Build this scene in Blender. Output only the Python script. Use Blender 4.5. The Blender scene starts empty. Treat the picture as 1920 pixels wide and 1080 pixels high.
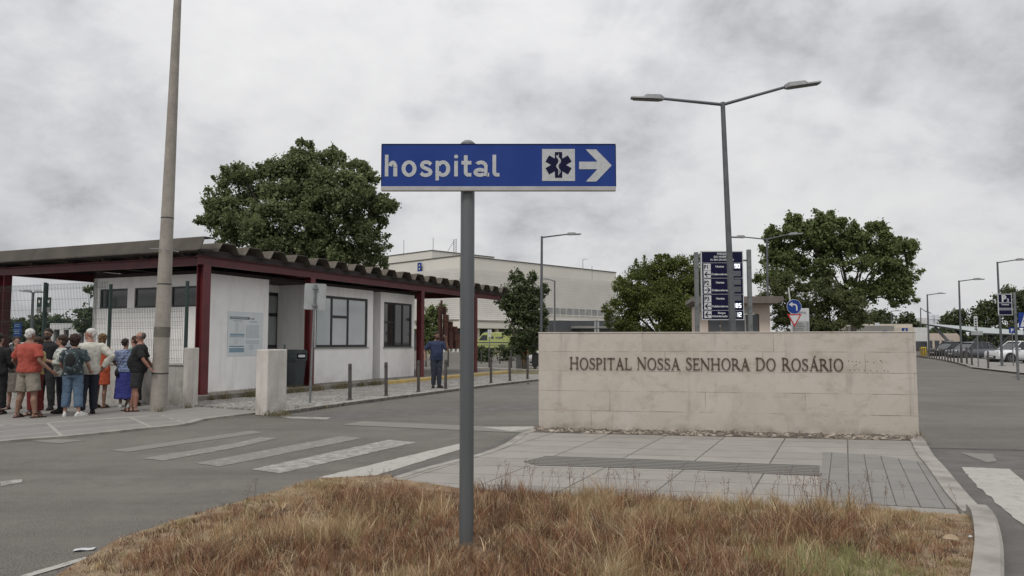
import bpy, math, random
import numpy as np
from mathutils import Vector, Matrix
R = math.radians
scene = bpy.context.scene
col = scene.collection
random.seed(7)
# ------------------------------------------------------------------ camera
F_PX, HORIZON, CAM_H = 1430.0, 641.0, 1.53
TH = math.atan((HORIZON - 540) / F_PX)
S_, C_ = math.sin(TH), math.cos(TH)
cam = bpy.data.cameras.new('camera'); camo = bpy.data.objects.new('camera', cam); col.objects.link(camo)
cam.sensor_width = 36; cam.lens = F_PX / 1920 * 36; cam.clip_end = 6000; cam.clip_start = .05
camo.location = (0, 0, CAM_H); camo.rotation_euler = (math.pi / 2 + TH, 0, 0)
scene.camera = camo
scene.render.resolution_x = 1024; scene.render.resolution_y = 576
scene.view_settings.view_transform = 'Standard'; scene.view_settings.look = 'None'
scene.view_settings.gamma = 1; scene.view_settings.exposure = 0.42
# ------------------------------------------------------------------ sky and sun
SUN_EL, SUN_AZ = 52, 200      # azimuth clockwise from +Y : behind the camera, a little left
w = bpy.data.worlds.new('World'); scene.world = w; w.use_nodes = True
nt = w.node_tree; N = nt.nodes; L = nt.links
for n in list(N): N.remove(n)
def wn(t, **k):
    n = N.new(t)
    for a, b in k.items(): setattr(n, a, b)
    return n
def wmath(op, a, b=None, c=None, clamp=False):
    n = wn('ShaderNodeMath', operation=op); n.use_clamp = clamp
    for i, v in enumerate((a, b, c)):
        if v is None: continue
        if isinstance(v, (int, float)): n.inputs[i].default_value = v
        else: L.new(v, n.inputs[i])
    return n.outputs[0]
out = wn('ShaderNodeOutputWorld'); bg = wn('ShaderNodeBackground'); L.new(bg.outputs[0], out.inputs[0])
sky = wn('ShaderNodeTexSky', sky_type='NISHITA', sun_disc=False)
sky.sun_elevation = R(SUN_EL); sky.sun_rotation = R(SUN_AZ); sky.dust_density = 3
tc = wn('ShaderNodeTexCoord'); sp = wn('ShaderNodeSeparateXYZ'); L.new(tc.outputs['Generated'], sp.inputs[0])
X, Y, Z = sp.outputs
zc = wmath('MAXIMUM', Z, 0.0); dz = wmath('ADD', zc, 0.5)
cb = wn('ShaderNodeCombineXYZ'); L.new(wmath('DIVIDE', X, dz), cb.inputs[0]); L.new(wmath('DIVIDE', Y, dz), cb.inputs[1]); cb.inputs[2].default_value = 3.7
def wnoise(scale, detail, rough, dist=0.0, off=0):
    n = wn('ShaderNodeTexNoise'); n.inputs['Scale'].default_value = scale; n.inputs['Detail'].default_value = detail
    n.inputs['Roughness'].default_value = rough; n.inputs['Distortion'].default_value = dist
    m = wn('ShaderNodeMapping'); m.inputs['Location'].default_value = (off, off * .7, off * .3); L.new(cb.outputs[0], m.inputs[0]); L.new(m.outputs[0], n.inputs[0])
    return n.outputs[0]
n1 = wnoise(2.1, 8, .56, .1, 2.3); n2 = wnoise(6.5, 8, .6, .3, 5.1)
mix = wmath('ADD', wmath('MULTIPLY', n1, .76), wmath('MULTIPLY', n2, .24))
rmp = wn('ShaderNodeValToRGB'); L.new(mix, rmp.inputs[0])
e = rmp.color_ramp.elements
e[0].position = .39; e[0].color = (.325, .325, .337, 1)
e[1].position = .62; e[1].color = (.575, .572, .57, 1)
for p, c in ((.44, (.41, .41, .422, 1)), (.485, (.465, .465, .475, 1)), (.525, (.52, .518, .523, 1))):
    q = rmp.color_ramp.elements.new(p); q.color = c
# brighter towards the zenith, as overcast skies are
zen = wmath('ADD', 1.0, wmath('MULTIPLY', wmath('POWER', zc, 2.0), 1.25))
hz = wn('ShaderNodeMix', data_type='RGBA'); hz.inputs[0].default_value = 0
L.new(wmath('SUBTRACT', 1.0, wmath('MULTIPLY', zc, 9.0), clamp=True), hz.inputs[0])
L.new(rmp.outputs[0], hz.inputs[6]); hz.inputs[7].default_value = (.47, .475, .49, 1)
hzm = wn('ShaderNodeMix', data_type='RGBA'); hzm.inputs[0].default_value = .6
L.new(rmp.outputs[0], hzm.inputs[6]); L.new(hz.outputs[2], hzm.inputs[7])
vs = wn('ShaderNodeVectorMath', operation='SCALE'); L.new(hzm.outputs[2], vs.inputs[0]); L.new(zen, vs.inputs[3])
sk = wn('ShaderNodeVectorMath', operation='SCALE'); L.new(sky.outputs[0], sk.inputs[0]); sk.inputs[3].default_value = .1
mx = wn('ShaderNodeMix', data_type='RGBA'); mx.inputs[0].default_value = .96
L.new(sk.outputs[0], mx.inputs[6]); L.new(vs.outputs[0], mx.inputs[7])
sc10 = wn('ShaderNodeVectorMath', operation='SCALE'); L.new(mx.outputs[2], sc10.inputs[0]); sc10.inputs[3].default_value = 10
L.new(sc10.outputs[0], bg.inputs[0]); bg.inputs[1].default_value = 0.1
sl = bpy.data.lights.new('sun', 'SUN'); slo = bpy.data.objects.new('sun', sl); col.objects.link(slo)
sl.energy = 1.0; sl.angle = R(14); sl.color = (1, .96, .9)
a = R(SUN_AZ); sd = Vector((math.sin(a) * math.cos(R(SUN_EL)), math.cos(a) * math.cos(R(SUN_EL)), math.sin(R(SUN_EL))))
slo.rotation_euler = sd.to_track_quat('Z', 'Y').to_euler()

# ------------------------------------------------------------------ picture <-> place (the photo measured on the ground plane)
def ray(x, y):
    u = (x - 960) / F_PX; v = (540 - y) / F_PX
    return (u, C_ - v * S_, S_ + v * C_)
def G(x, y, z=0.0):
    r = ray(x, y); t = (z - CAM_H) / r[2]
    return Vector((r[0] * t, r[1] * t, z))
def D(x, y, Yd):
    r = ray(x, y); t = Yd / r[1]
    return Vector((r[0] * t, Yd, CAM_H + r[2] * t))
def HZ(y, Yd, x=960): return D(x, y, Yd).z
# ------------------------------------------------------------------ materials
MATS = {}
def mat(name, c1, c2=None, scale=4.0, rough=.8, bump=0.0, bscale=None, metal=0.0, detail=5, c3=None, spec=.5, stretch=None, lo=.35, hi=.65):
    """two or three tone noise-mottled surface"""
    m = bpy.data.materials.new(name); m.use_nodes = True; t = m.node_tree; b = t.nodes['Principled BSDF']
    b.inputs['Roughness'].default_value = rough; b.inputs['Metallic'].default_value = metal
    b.inputs['Specular IOR Level'].default_value = spec
    if c2 is None: c2 = tuple(x * .86 for x in c1)
    tc = t.nodes.new('ShaderNodeTexCoord'); mp = t.nodes.new('ShaderNodeMapping'); t.links.new(tc.outputs['Object'], mp.inputs[0])
    if stretch: mp.inputs['Scale'].default_value = stretch
    no = t.nodes.new('ShaderNodeTexNoise'); no.inputs['Scale'].default_value = scale; no.inputs['Detail'].default_value = detail
    t.links.new(mp.outputs[0], no.inputs[0])
    r = t.nodes.new('ShaderNodeValToRGB'); t.links.new(no.outputs[0], r.inputs[0])
    r.color_ramp.elements[0].position = lo; r.color_ramp.elements[0].color = (*c1, 1)
    r.color_ramp.elements[1].position = hi; r.color_ramp.elements[1].color = (*c2, 1)
    if c3:
        q = r.color_ramp.elements.new((lo + hi) / 2); q.color = (*c3, 1)
    t.links.new(r.outputs[0], b.inputs['Base Color'])
    if bump:
        n2 = t.nodes.new('ShaderNodeTexNoise'); n2.inputs['Scale'].default_value = bscale or scale * 6; n2.inputs['Detail'].default_value = 6
        t.links.new(mp.outputs[0], n2.inputs[0])
        bp = t.nodes.new('ShaderNodeBump'); bp.inputs['Strength'].default_value = bump; bp.inputs['Distance'].default_value = .02
        t.links.new(n2.outputs[0], bp.inputs['Height']); t.links.new(bp.outputs[0], b.inputs['Normal'])
    MATS[name] = m
    return m
class NT:
    """small node-writing helper"""
    def __init__(s, name, rough=.8):
        s.m = bpy.data.materials.new(name); s.m.use_nodes = True; s.t = s.m.node_tree; s.b = s.t.nodes['Principled BSDF']
        s.b.inputs['Roughness'].default_value = rough
        s.tc = s.t.nodes.new('ShaderNodeTexCoord'); s.o = s.tc.outputs['Object']; MATS[name] = s.m
    def n(s, typ, **k):
        q = s.t.nodes.new(typ)
        for a, b in k.items(): setattr(q, a, b)
        return q
    def l(s, a, b): s.t.links.new(a, b)
    def mp(s, scale=(1, 1, 1), loc=(0, 0, 0), rot=(0, 0, 0)):
        q = s.n('ShaderNodeMapping'); q.inputs['Scale'].default_value = scale; q.inputs['Location'].default_value = loc; q.inputs['Rotation'].default_value = rot
        s.l(s.o, q.inputs[0]); return q.outputs[0]
    def noise(s, sc, det=5, rough=.5, vec=None, dist=0):
        q = s.n('ShaderNodeTexNoise'); q.inputs['Scale'].default_value = sc; q.inputs['Detail'].default_value = det
        q.inputs['Roughness'].default_value = rough; q.inputs['Distortion'].default_value = dist; s.l(vec or s.o, q.inputs[0]); return q.outputs[0]
    def vor(s, sc, feature='F1', vec=None, out=0, rnd=1.0):
        q = s.n('ShaderNodeTexVoronoi', feature=feature); q.inputs['Scale'].default_value = sc; q.inputs['Randomness'].default_value = rnd
        s.l(vec or s.o, q.inputs[0]); return q.outputs[out]
    def ramp(s, fac, pts, interp='LINEAR'):
        q = s.n('ShaderNodeValToRGB'); s.l(fac, q.inputs[0]); q.color_ramp.interpolation = interp
        el = q.color_ramp.elements
        for i, (p, c) in enumerate(pts):
            x = el[i] if i < 2 else el.new(p)
            x.position = p; x.color = (*c, 1) if isinstance(c, tuple) else (c, c, c, 1)
        return q.outputs[0]
    def mix(s, fac, a, b, mode='MIX'):
        q = s.n('ShaderNodeMix', data_type='RGBA', blend_type=mode)
        for i, v in ((0, fac), (6, a), (7, b)):
            if isinstance(v, (int, float)): q.inputs[i].default_value = v
            elif isinstance(v, tuple): q.inputs[i].default_value = (*v, 1)
            else: s.l(v, q.inputs[i])
        return q.outputs[2]
    def math(s, op, a, b=0.0, clamp=False):
        q = s.n('ShaderNodeMath', operation=op); q.use_clamp = clamp
        for i, v in enumerate((a, b)):
            if isinstance(v, (int, float)): q.inputs[i].default_value = v
            else: s.l(v, q.inputs[i])
        return q.outputs[0]
    def brick(s, vec, w, h, mortar=.005, off=.5, c1=(.5, .5, .5), c2=(.5, .5, .5), cm=(0, 0, 0), freq=2):
        q = s.n('ShaderNodeTexBrick'); q.offset = off; q.offset_frequency = freq; s.l(vec, q.inputs[0]); q.inputs['Scale'].default_value = 1
        q.inputs['Brick Width'].default_value = w; q.inputs['Row Height'].default_value = h; q.inputs['Mortar Size'].default_value = mortar
        q.inputs['Mortar Smooth'].default_value = .2
        q.inputs['Color1'].default_value = (*c1, 1); q.inputs['Color2'].default_value = (*c2, 1); q.inputs['Mortar'].default_value = (*cm, 1)
        return q
    def bump(s, h, st=.3, d=.01):
        q = s.n('ShaderNodeBump'); q.inputs['Strength'].default_value = st; q.inputs['Distance'].default_value = d
        s.l(h, q.inputs['Height']); s.l(q.outputs[0], s.b.inputs['Normal'])
    def col(s, c): s.l(c, s.b.inputs['Base Color'])

# asphalt
t = NT('asphalt', .9)
big = t.noise(.3, 6, .65); mid = t.noise(1.7, 6, .6, dist=.6); fine = t.noise(90, 3, .6); agg = t.vor(75)
c = t.ramp(big, [(.40, (.066, .061, .054)), (.60, (.128, .119, .106))])
c = t.mix(t.ramp(mid, [(.46, 0.0), (.60, .6)]), c, (.072, .066, .059))
c = t.mix(t.ramp(t.noise(9, 6, .75), [(.48, 0.0), (.62, .5)]), c, (.135, .126, .112))
c = t.mix(t.ramp(fine, [(.47, 0.0), (.66, .9)]), c, (.25, .235, .21))
c = t.mix(t.ramp(agg, [(.0, .5), (.22, 0.0)]), c, (.07, .068, .066))
st = t.noise(.8, 4, .5, vec=t.mp((.35, 2.2, 1), rot=(0, 0, R(-62))))
c = t.mix(t.ramp(st, [(.50, 0.0), (.66, .5)]), c, (.15, .139, .124))
st2 = t.noise(.5, 5, .55, vec=t.mp((.22, 2.6, 1), rot=(0, 0, R(-62)), loc=(3, 1, 0)))
c = t.mix(t.ramp(st2, [(.54, 0.0), (.70, .3)]), c, (.062, .057, .051))
oil = t.vor(.55, vec=t.mix(.3, t.o, t.noise(3, 4)))
c = t.mix(t.math('MULTIPLY', t.ramp(oil, [(.08, .55), (.20, 0.0)]), t.ramp(t.noise(.7, 3), [(.5, 0.0), (.6, 1.0)])), c, (.045, .042, .038))
ck = t.vor(.42, 'DISTANCE_TO_EDGE', vec=t.mix(.35, t.o, t.noise(1.5, 6, .7)))
c = t.mix(t.math('MULTIPLY', t.ramp(ck, [(.0, .5), (.004, 0.0)]), t.ramp(t.noise(.5, 3), [(.55, 0.0), (.62, 1.0)])), c, (.06, .057, .053))
c = t.mix(1.0, c, (.86, .85, .82), 'MULTIPLY'); t.col(c); t.bump(t.noise(120, 4, .7), .5, .004)
# faded road paint
def paint(name, wear):
    t = NT(name, .75)
    n = t.noise(7, 8, .75); f = t.noise(60, 3, .6)
    base = t.mix(t.noise(1.3, 5), (.33, .315, .285), (.43, .415, .38))
    a = t.ramp(t.math('ADD', t.math('MULTIPLY', n, .7), t.math('MULTIPLY', f, .3)), [(wear - .07, (.15, .143, .134)), (wear + .05, (1, 1, 1))])
    t.col(t.mix(t.ramp(t.math('ADD', t.math('MULTIPLY', n, .7), t.math('MULTIPLY', f, .3)), [(wear - .08, .82), (wear + .07, .12)]), base, (.125, .116, .104)))
    return t.m
paint('paint_good', .42); paint('paint_mid', .52); paint('paint_worn', .59); paint('paint_faint', .66)
# concrete paving slabs
def lattice(t, ra, qa):
    """skewed ground lattice: rows along angle ra, cross joints along qa (degrees)"""
    r = (math.cos(R(ra)), math.sin(R(ra))); q = (math.cos(R(qa)), math.sin(R(qa))); k = r[0] * q[1] - r[1] * q[0]
    cb = t.n('ShaderNodeCombineXYZ')
    for i, v in enumerate(((q[1] / k, -q[0] / k, 0), (-r[1] / k, r[0] / k, 0))):
        d = t.n('ShaderNodeVectorMath', operation='DOT_PRODUCT'); t.l(t.o, d.inputs[0]); d.inputs[1].default_value = v; t.l(d.outputs['Value'], cb.inputs[i])
    return cb.outputs[0]
def slabs(name, w, h, ra, qa, c1, c2, off=.5, mortar=.016, cj=(.05, .045, .038)):
    t = NT(name, .85); v = lattice(t, ra, qa)
    b = t.brick(v, w, h, mortar, off, (.42,) * 3, (.58,) * 3, (.0,) * 3)
    tone = t.mix(t.ramp(b.outputs['Color'], [(.40, 0.0), (.60, 1.0)]), c1, c2)
    tone = t.mix(t.ramp(t.noise(2.2, 6, .65), [(.45, 0.0), (.7, .5)]), tone, tuple(x * .72 for x in c1))
    tone = t.mix(t.ramp(t.noise(70, 3, .6), [(.4, 0.0), (.75, .4)]), tone, tuple(min(1, x * 1.3) for x in c2))
    wob = t.ramp(t.noise(5, 3), [(.35, .6), (.6, 1.0)])
    tone = t.mix(t.math('MULTIPLY', b.outputs['Fac'], wob), tone, cj)
    t.col(tone); t.bump(t.math('SUBTRACT', t.math('MULTIPLY', t.noise(80, 4), .15), b.outputs['Fac']), .6, .008)
    return t.m
slabs('island_slabs', .9, .62, -10.6, 66.5, (.215, .200, .178), (.275, .258, .232), off=.0, mortar=.010, cj=(.07, .062, .052))
slabs('left_slabs', 1.5, .8, 55, 126, (.15, .145, .135), (.205, .196, .182), off=.0, mortar=.035, cj=(.30, .285, .255))
slabs('left_paving', 3.1, 2.2, 55, 145, (.20, .188, .172), (.225, .212, .195), off=.3, mortar=.006)
slabs('dark_slabs', .9, .2, 66.5, -10.6, (.168, .160, .148), (.20, .19, .176), off=.5, mortar=.006)
t = NT('tactile', .85); v = lattice(t, -10.6, 66.5)
wv = t.n('ShaderNodeTexWave', wave_type='BANDS', bands_direction='Y'); wv.inputs['Scale'].default_value = 2.7; t.l(v, wv.inputs[0])
b = t.brick(v, .62, 3, .008, 0, (.5,) * 3, (.5,) * 3)
c = t.mix(t.ramp(wv.outputs[0], [(.25, 0.0), (.6, 1.0)]), (.05, .046, .04), (.165, .155, .14))
t.col(t.mix(b.outputs['Fac'], c, (.07, .065, .06))); t.bump(wv.outputs[0], .6, .008)
# small cobbles (Portuguese pavement) and rubble bed
def cobble(name, sc, cols, gap, rnd=.8):
    t = NT(name, .85); vd = t.n('ShaderNodeTexVoronoi', feature='F1'); vd.inputs['Scale'].default_value = sc; vd.inputs['Randomness'].default_value = rnd; t.l(t.o, vd.inputs[0])
    ed = t.vor(sc, 'DISTANCE_TO_EDGE', rnd=rnd)
    sep = t.n('ShaderNodeSeparateColor'); t.l(vd.outputs['Color'], sep.inputs[0])
    c = t.ramp(sep.outputs[0], cols)
    c = t.mix(t.ramp(t.noise(.9, 5), [(.45, 0.0), (.7, .5)]), c, tuple(x * .6 for x in cols[0][1]))
    m = t.ramp(ed, [(.0, 1.0), (gap, 0.0)])
    t.col(t.mix(m, c, (.085, .075, .062))); t.bump(t.ramp(ed, [(0, 0.0), (gap * 1.8, 1.0)]), .8, .012)
    return t.m
cobble('calcada', 10.5, [(.1, (.22, .21, .195)), (.5, (.30, .29, .272)), (.9, (.40, .385, .36))], .09, .65)
cobble('rubble', 9.0, [(.1, (.13, .105, .085)), (.55, (.26, .215, .17)), (.92, (.46, .40, .33))], .16, 1.0)
mat('kerb_stone', (.31, .29, .26), (.19, .175, .155), 3.5, .85, .35, 60, c3=(.265, .25, .222))
mat('kerb_dark', (.17, .155, .13), (.11, .098, .08), 5, .9, .4, 60)
mat('soil', (.17, .115, .07), (.30, .225, .14), 6, .95, .8, 40)
mat('far_ground', (.12, .115, .10), (.17, .16, .14), .15, .95)
mat('verge_grass', (.09, .085, .035), (.19, .16, .08), 2.5, .95, .7, 50, c3=(.13, .11, .055))
mat('yellow_kerb', (.52, .37, .115), (.36, .28, .14), 3, .8, .2)
# the limestone wall : courses, chips and stains
t = NT('limestone', .88); v = t.n('ShaderNodeSeparateXYZ'); t.l(t.o, v.inputs[0]); cm = t.n('ShaderNodeCombineXYZ'); t.l(v.outputs[0], cm.inputs[0]); t.l(v.outputs[2], cm.inputs[1])
mp = t.n('ShaderNodeMapping'); mp.inputs['Location'].default_value = (.35, 0, 0); t.l(cm.outputs[0], mp.inputs[0])
b = t.brick(mp.outputs[0], 1.57, .334, .0045, .41, (.40,) * 3, (.60,) * 3, (0,) * 3)
b.offset_frequency = 3; b.squash = 1.35; b.squash_frequency = 2
b2 = t.ramp(b.outputs['Color'], [(.38, 0.0), (.62, 1.0)])
c = t.mix(b2, (.425, .381, .332), (.48, .436, .385))
c = t.mix(t.ramp(t.noise(1.1, 6, .6), [(.40, 0.0), (.66, .7)]), c, (.52, .48, .43))
c = t.mix(t.ramp(t.noise(2.6, 7, .7, dist=.5), [(.50, 0.0), (.74, .5)]), c, (.27, .225, .178))
c = t.mix(t.ramp(t.noise(14, 6, .7), [(.4, 0.0), (.8, .3)]), c, (.46, .43, .38))
hgt = v.outputs[2]
topf = t.math('MULTIPLY', t.ramp(hgt, [(1.25, 0.0), (1.36, .55)]), t.ramp(t.noise(3, 4), [(.3, .4), (.7, 1.0)]))
sj = t.math('MULTIPLY', t.ramp(t.noise(1.9, 6, .75, vec=t.mp((1, 1, 2.2), loc=(4, 0, 2))), [(.54, 0.0), (.63, 1.0)]), t.ramp(t.noise(11, 5, .7), [(.35, .2), (.65, .8)]))
c = t.mix(t.math('MULTIPLY', sj, .6), c, (.27, .205, .15))
c = t.mix(topf, c, (.345, .325, .297))
botf = t.math('MULTIPLY', t.ramp(hgt, [(.02, .8), (.16, 0.0)]), t.ramp(t.noise(3.5, 5, .6), [(.42, 0.0), (.65, 1.0)]))
c = t.mix(botf, c, (.185, .155, .122))
dr = t.noise(1, 5, .6, vec=t.mp((4.5, 1, .35)))
c = t.mix(t.math('MULTIPLY', t.ramp(dr, [(.56, 0.0), (.70, .38)]), t.ramp(t.noise(1.4, 3), [(.45, 0.0), (.6, 1.0)])), c, (.20, .178, .152))
wob = t.ramp(t.noise(1.5, 5, .7), [(.45, .08), (.64, 1.0)])
c = t.mix(t.math('MULTIPLY', b.outputs['Fac'], wob), c, (.12, .10, .082))
pit = t.vor(26, vec=t.mix(.2, t.o, t.noise(9, 3)))
pm = t.math('MULTIPLY', t.ramp(pit, [(.07, 1.0), (.12, 0.0)]), t.ramp(t.noise(1.7, 4, .6), [(.56, 0.0), (.60, .9)]))
c = t.mix(pm, c, (.17, .13, .095))
ex = t.math('MULTIPLY', t.ramp(v.outputs[0], [(5.85, 0.0), (6.05, 1.0)]), t.math('MULTIPLY', t.ramp(hgt, [(.98, 0.0), (1.0, 1.0)]), t.ramp(hgt, [(1.16, 1.0), (1.2, 0.0)])))
c = t.mix(t.math('MULTIPLY', ex, t.ramp(t.noise(22, 5, .7), [(.5, 0.0), (.56, .75)])), c, (.20, .145, .10))
t.col(c)
t.bump(t.math('SUBTRACT', t.math('SUBTRACT', t.math('MULTIPLY', t.noise(35, 6, .7), .35), pm), t.math('MULTIPLY', b.outputs['Fac'], wob)), .5, .008)
# stained render for the old pillars and low wall
def render_wall(name, c1, c2, dirt, zlo, zhi, amt=.9):
    t = NT(name, .9); v = t.n('ShaderNodeSeparateXYZ'); t.l(t.o, v.inputs[0])
    c = t.mix(t.ramp(t.noise(2.5, 7, .65), [(.38, 0.0), (.66, 1.0)]), c1, c2)
    m = t.math('MULTIPLY', t.ramp(v.outputs[2], [(zlo, amt), (zhi, .12)]), t.ramp(t.noise(2.1, 8, .75, vec=t.mp((1, 1, .8))), [(.42, 0.0), (.66, 1.0)]))
    c = t.mix(m, c, dirt)
    d = t.noise(1, 6, .6, vec=t.mp((5, 5, .5)))
    c = t.mix(t.ramp(d, [(.52, 0.0), (.7, .4)]), c, tuple((a + b) / 2 for a, b in zip(dirt, c2)))
    t.col(c); t.bump(t.noise(40, 6, .7), .35, .006); return t.m
render_wall('white_stained', (.58, .55, .51), (.47, .44, .40), (.19, .165, .14), .0, .55)
render_wall('grey_stained', (.44, .425, .40), (.34, .325, .30), (.13, .118, .10), .1, 1.0)
render_wall('kiosk_wall', (.88, .87, .85), (.83, .82, .80), (.40, .38, .35), .1, .7, .5)
render_wall('plinth', (.235, .215, .19), (.175, .16, .14), (.10, .085, .07), 0, .3)
mat('red_steel', (.125, .018, .022), (.085, .013, .017), 2.5, .45, .05, 30, c3=(.105, .016, .02))
t = NT('roof_sheet', .95)
c = t.mix(t.ramp(t.noise(2.2, 7, .7), [(.38, 0.0), (.62, 1.0)]), (.125, .108, .086), (.072, .062, .05))
c = t.mix(t.ramp(t.noise(9, 6, .8), [(.52, 0.0), (.66, .8)]), c, (.055, .05, .042))
c = t.mix(t.ramp(t.noise(17, 4, .7), [(.6, 0.0), (.7, .6)]), c, (.23, .205, .14)); t.col(c); t.bump(t.noise(30, 6, .7), .5, .01)
mat('roof_fascia', (.088, .076, .062), (.062, .054, .045), 1.8, .9, .2, c3=(.075, .066, .055))
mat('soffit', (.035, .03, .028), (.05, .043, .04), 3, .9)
mat('dark_frame', (.018, .02, .022), (.028, .03, .032), 5, .45)
mat('green_steel', (.014, .032, .028), (.02, .042, .036), 4, .5)
mat('galv', (.17, .175, .175), (.12, .125, .127), 6, .5, .08, 60, metal=.35, c3=(.18, .19, .195))
mat('sign_post_paint', (.125, .135, .139), (.085, .093, .097), 1.2, .45, .08, 40, metal=.25, stretch=(6, 6, .5), c3=(.105, .115, .12))
mat('lamp_grey', (.115, .125, .13), (.085, .092, .098), 4, .5, metal=.3)
mat('lamp_head', (.26, .265, .27), (.20, .205, .21), 8, .45, metal=.2)
mat('lamp_lens', (.12, .115, .10), (.16, .155, .14), 8, .2)
t = NT('pole_concrete', .92)
c = t.mix(t.ramp(t.noise(3, 7, .7), [(.38, 0.0), (.64, 1.0)]), (.30, .275, .24), (.225, .205, .178))
c = t.mix(t.ramp(t.vor(26), [(.05, .55), (.12, 0.0)]), c, (.14, .125, .108))
c = t.mix(t.ramp(t.noise(28, 5, .7), [(.45, 0.0), (.75, .5)]), c, (.40, .375, .335)); t.col(c); t.bump(t.noise(50, 6, .7), .5, .008)
mat('pole_patch', (.15, .135, .115), (.11, .10, .088), 9, .9, .2)
mat('sign_blue', (.009, .036, .205), (.007, .030, .175), 1.5, .65, c3=(.013, .043, .22), spec=.25)
mat('sign_white', (.47, .485, .49), (.40, .415, .42), 40, .4, stretch=(1, 1, 1))
mat('sign_edge', (.42, .41, .40), (.35, .34, .33), 8, .5)
mat('navy', (.006, .007, .030), (.008, .009, .036), 2, .75, spec=.15)
mat('board_white', (.55, .56, .57), (.50, .51, .52), 3, .4)
mat('board_black', (.01, .01, .012), None, 3, .5)
mat('lcd_off', (.08, .085, .095), (.10, .105, .115), 9, .35)
t = NT('led', .5); t.b.inputs['Base Color'].default_value = (.8, .82, .85, 1); t.b.inputs['Emission Color'].default_value = (.85, .92, 1, 1); t.b.inputs['Emission Strength'].default_value = 1.0
mat('sign_back', (.36, .375, .375), (.29, .305, .305), 3, .45, metal=.2)
mat('bronze_letter', (.070, .048, .034), (.10, .072, .052), 18, .45, metal=.3)
mat('bollard_steel', (.040, .036, .032), (.062, .056, .05), 9, .6, .1)
mat('bin_plastic', (.022, .03, .032), (.032, .042, .045), 6, .5)
mat('rust', (.075, .024, .015), (.036, .014, .011), 2.5, .85, .3, c3=(.055, .02, .013))
mat('hospital_wall', (.66, .635, .575), (.60, .58, .525), .12, .85, c3=(.63, .61, .55))
mat('hospital_louver', (.63, .61, .565), (.58, .56, .52), .4, .7); mat('hospital_glass', (.20, .205, .205), (.28, .285, .28), .6, .3)
mat('hospital_grey', (.20, .195, .18), (.25, .24, .22), .5, .7)  # mottled grey for canopies, sills, trim, the kiosk core and a plinth
mat('roof_edge', (.10, .095, .085), None, 1, .8)
mat('far_glass', (.05, .055, .06), (.085, .09, .095), 1.2, .15)
mat('dark_clad', (.045, .05, .055), (.06, .066, .07), 1, .6)
mat('cream', (.52, .475, .40), (.46, .42, .355), 1, .85)
mat('pink_wall', (.56, .475, .41), (.50, .42, .36), 1.5, .85)
mat('brownish', (.15, .125, .105), (.12, .10, .085), 2, .7)
mat('white_paint', (.62, .62, .61), (.54, .54, .53), 2, .5)
mat('tank', (.55, .57, .6), (.48, .50, .53), .5, .4)
mat('car_white', (.62, .63, .64), None, 1, .22, spec=.6); mat('car_grey', (.12, .125, .14), None, 1, .25, metal=.3); mat('car_black', (.014, .014, .017), None, 1, .22)
mat('car_glass', (.02, .024, .027), (.03, .034, .037), 3, .06); mat('tyre', (.014, .014, .015), (.022, .022, .022), 20, .85); mat('rim', (.22, .225, .23), (.12, .12, .125), 14, .35, metal=.6)
mat('plastic_black', (.02, .02, .022), None, 9, .6); mat('headlamp', (.42, .44, .46), (.3, .31, .33), 20, .15); mat('tail_red', (.25, .01, .01), None, 8, .3)
mat('amb_yellow', (.38, .42, .15), (.33, .37, .13), 1, .4); mat('amb_blue', (.015, .02, .10), None, 4, .4)
mat('orange', (.70, .25, .02), (.62, .22, .02), 3, .5); mat('yellow', (.60, .42, .03), (.5, .35, .03), 3, .5); mat('red_paint', (.45, .02, .025), None, 4, .5)
mat('machine_grey', (.23, .24, .25), (.19, .20, .21), 4, .5)
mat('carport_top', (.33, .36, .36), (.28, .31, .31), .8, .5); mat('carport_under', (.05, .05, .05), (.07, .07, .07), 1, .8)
mat('bark', (.07, .058, .045), (.04, .034, .027), 7, .95, .8, 25, stretch=(1, 1, .3))
# glass
def glass(name, c, rough=.04, c2=None):
    m = mat(name, c, c2, .9, rough, detail=2, spec=.8); return m
glass('pane_blind', (.56, .60, .61), .08, (.48, .52, .53)); glass('pane_dark', (.035, .03, .03), .03, (.055, .048, .045)); glass('pane_black', (.016, .018, .02), .12); glass('pane_grey', (.30, .32, .32), .12, (.25, .27, .27))
mat('paper', (.66, .70, .71), (.60, .64, .65), 2, .4); mat('ink', (.13, .16, .18), None, 8, .5); mat('ink_pale', (.28, .33, .35), None, 8, .5); mat('ink_light', (.37, .42, .44), None, 8, .5); mat('ink_blue', (.22, .33, .40), None, 8, .5)
# foliage
def foliage(name, ca, cb, trans=.3):
    m = bpy.data.materials.new(name); m.use_nodes = True; t = m.node_tree; b = t.nodes['Principled BSDF']
    at = t.nodes.new('ShaderNodeAttribute'); at.attribute_name = 'tone'
    r = t.nodes.new('ShaderNodeValToRGB'); t.links.new(at.outputs['Fac'], r.inputs[0])
    r.color_ramp.elements[0].color = (*ca, 1); r.color_ramp.elements[1].color = (*cb, 1)
    t.links.new(r.outputs[0], b.inputs['Base Color']); b.inputs['Roughness'].default_value = .6; b.inputs['Specular IOR Level'].default_value = .3
    tr = t.nodes.new('ShaderNodeBsdfTranslucent'); t.links.new(r.outputs[0], tr.inputs[0])
    mx = t.nodes.new('ShaderNodeMixShader'); mx.inputs[0].default_value = trans
    o = t.nodes['Material Output']; t.links.new(b.outputs[0], mx.inputs[1]); t.links.new(tr.outputs[0], mx.inputs[2]); t.links.new(mx.outputs[0], o.inputs[0])
    MATS[name] = m
foliage('leaf_poplar', (.078, .106, .046), (.24, .28, .13), .4); foliage('leaf_plane', (.070, .100, .036), (.215, .26, .10), .4)
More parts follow.
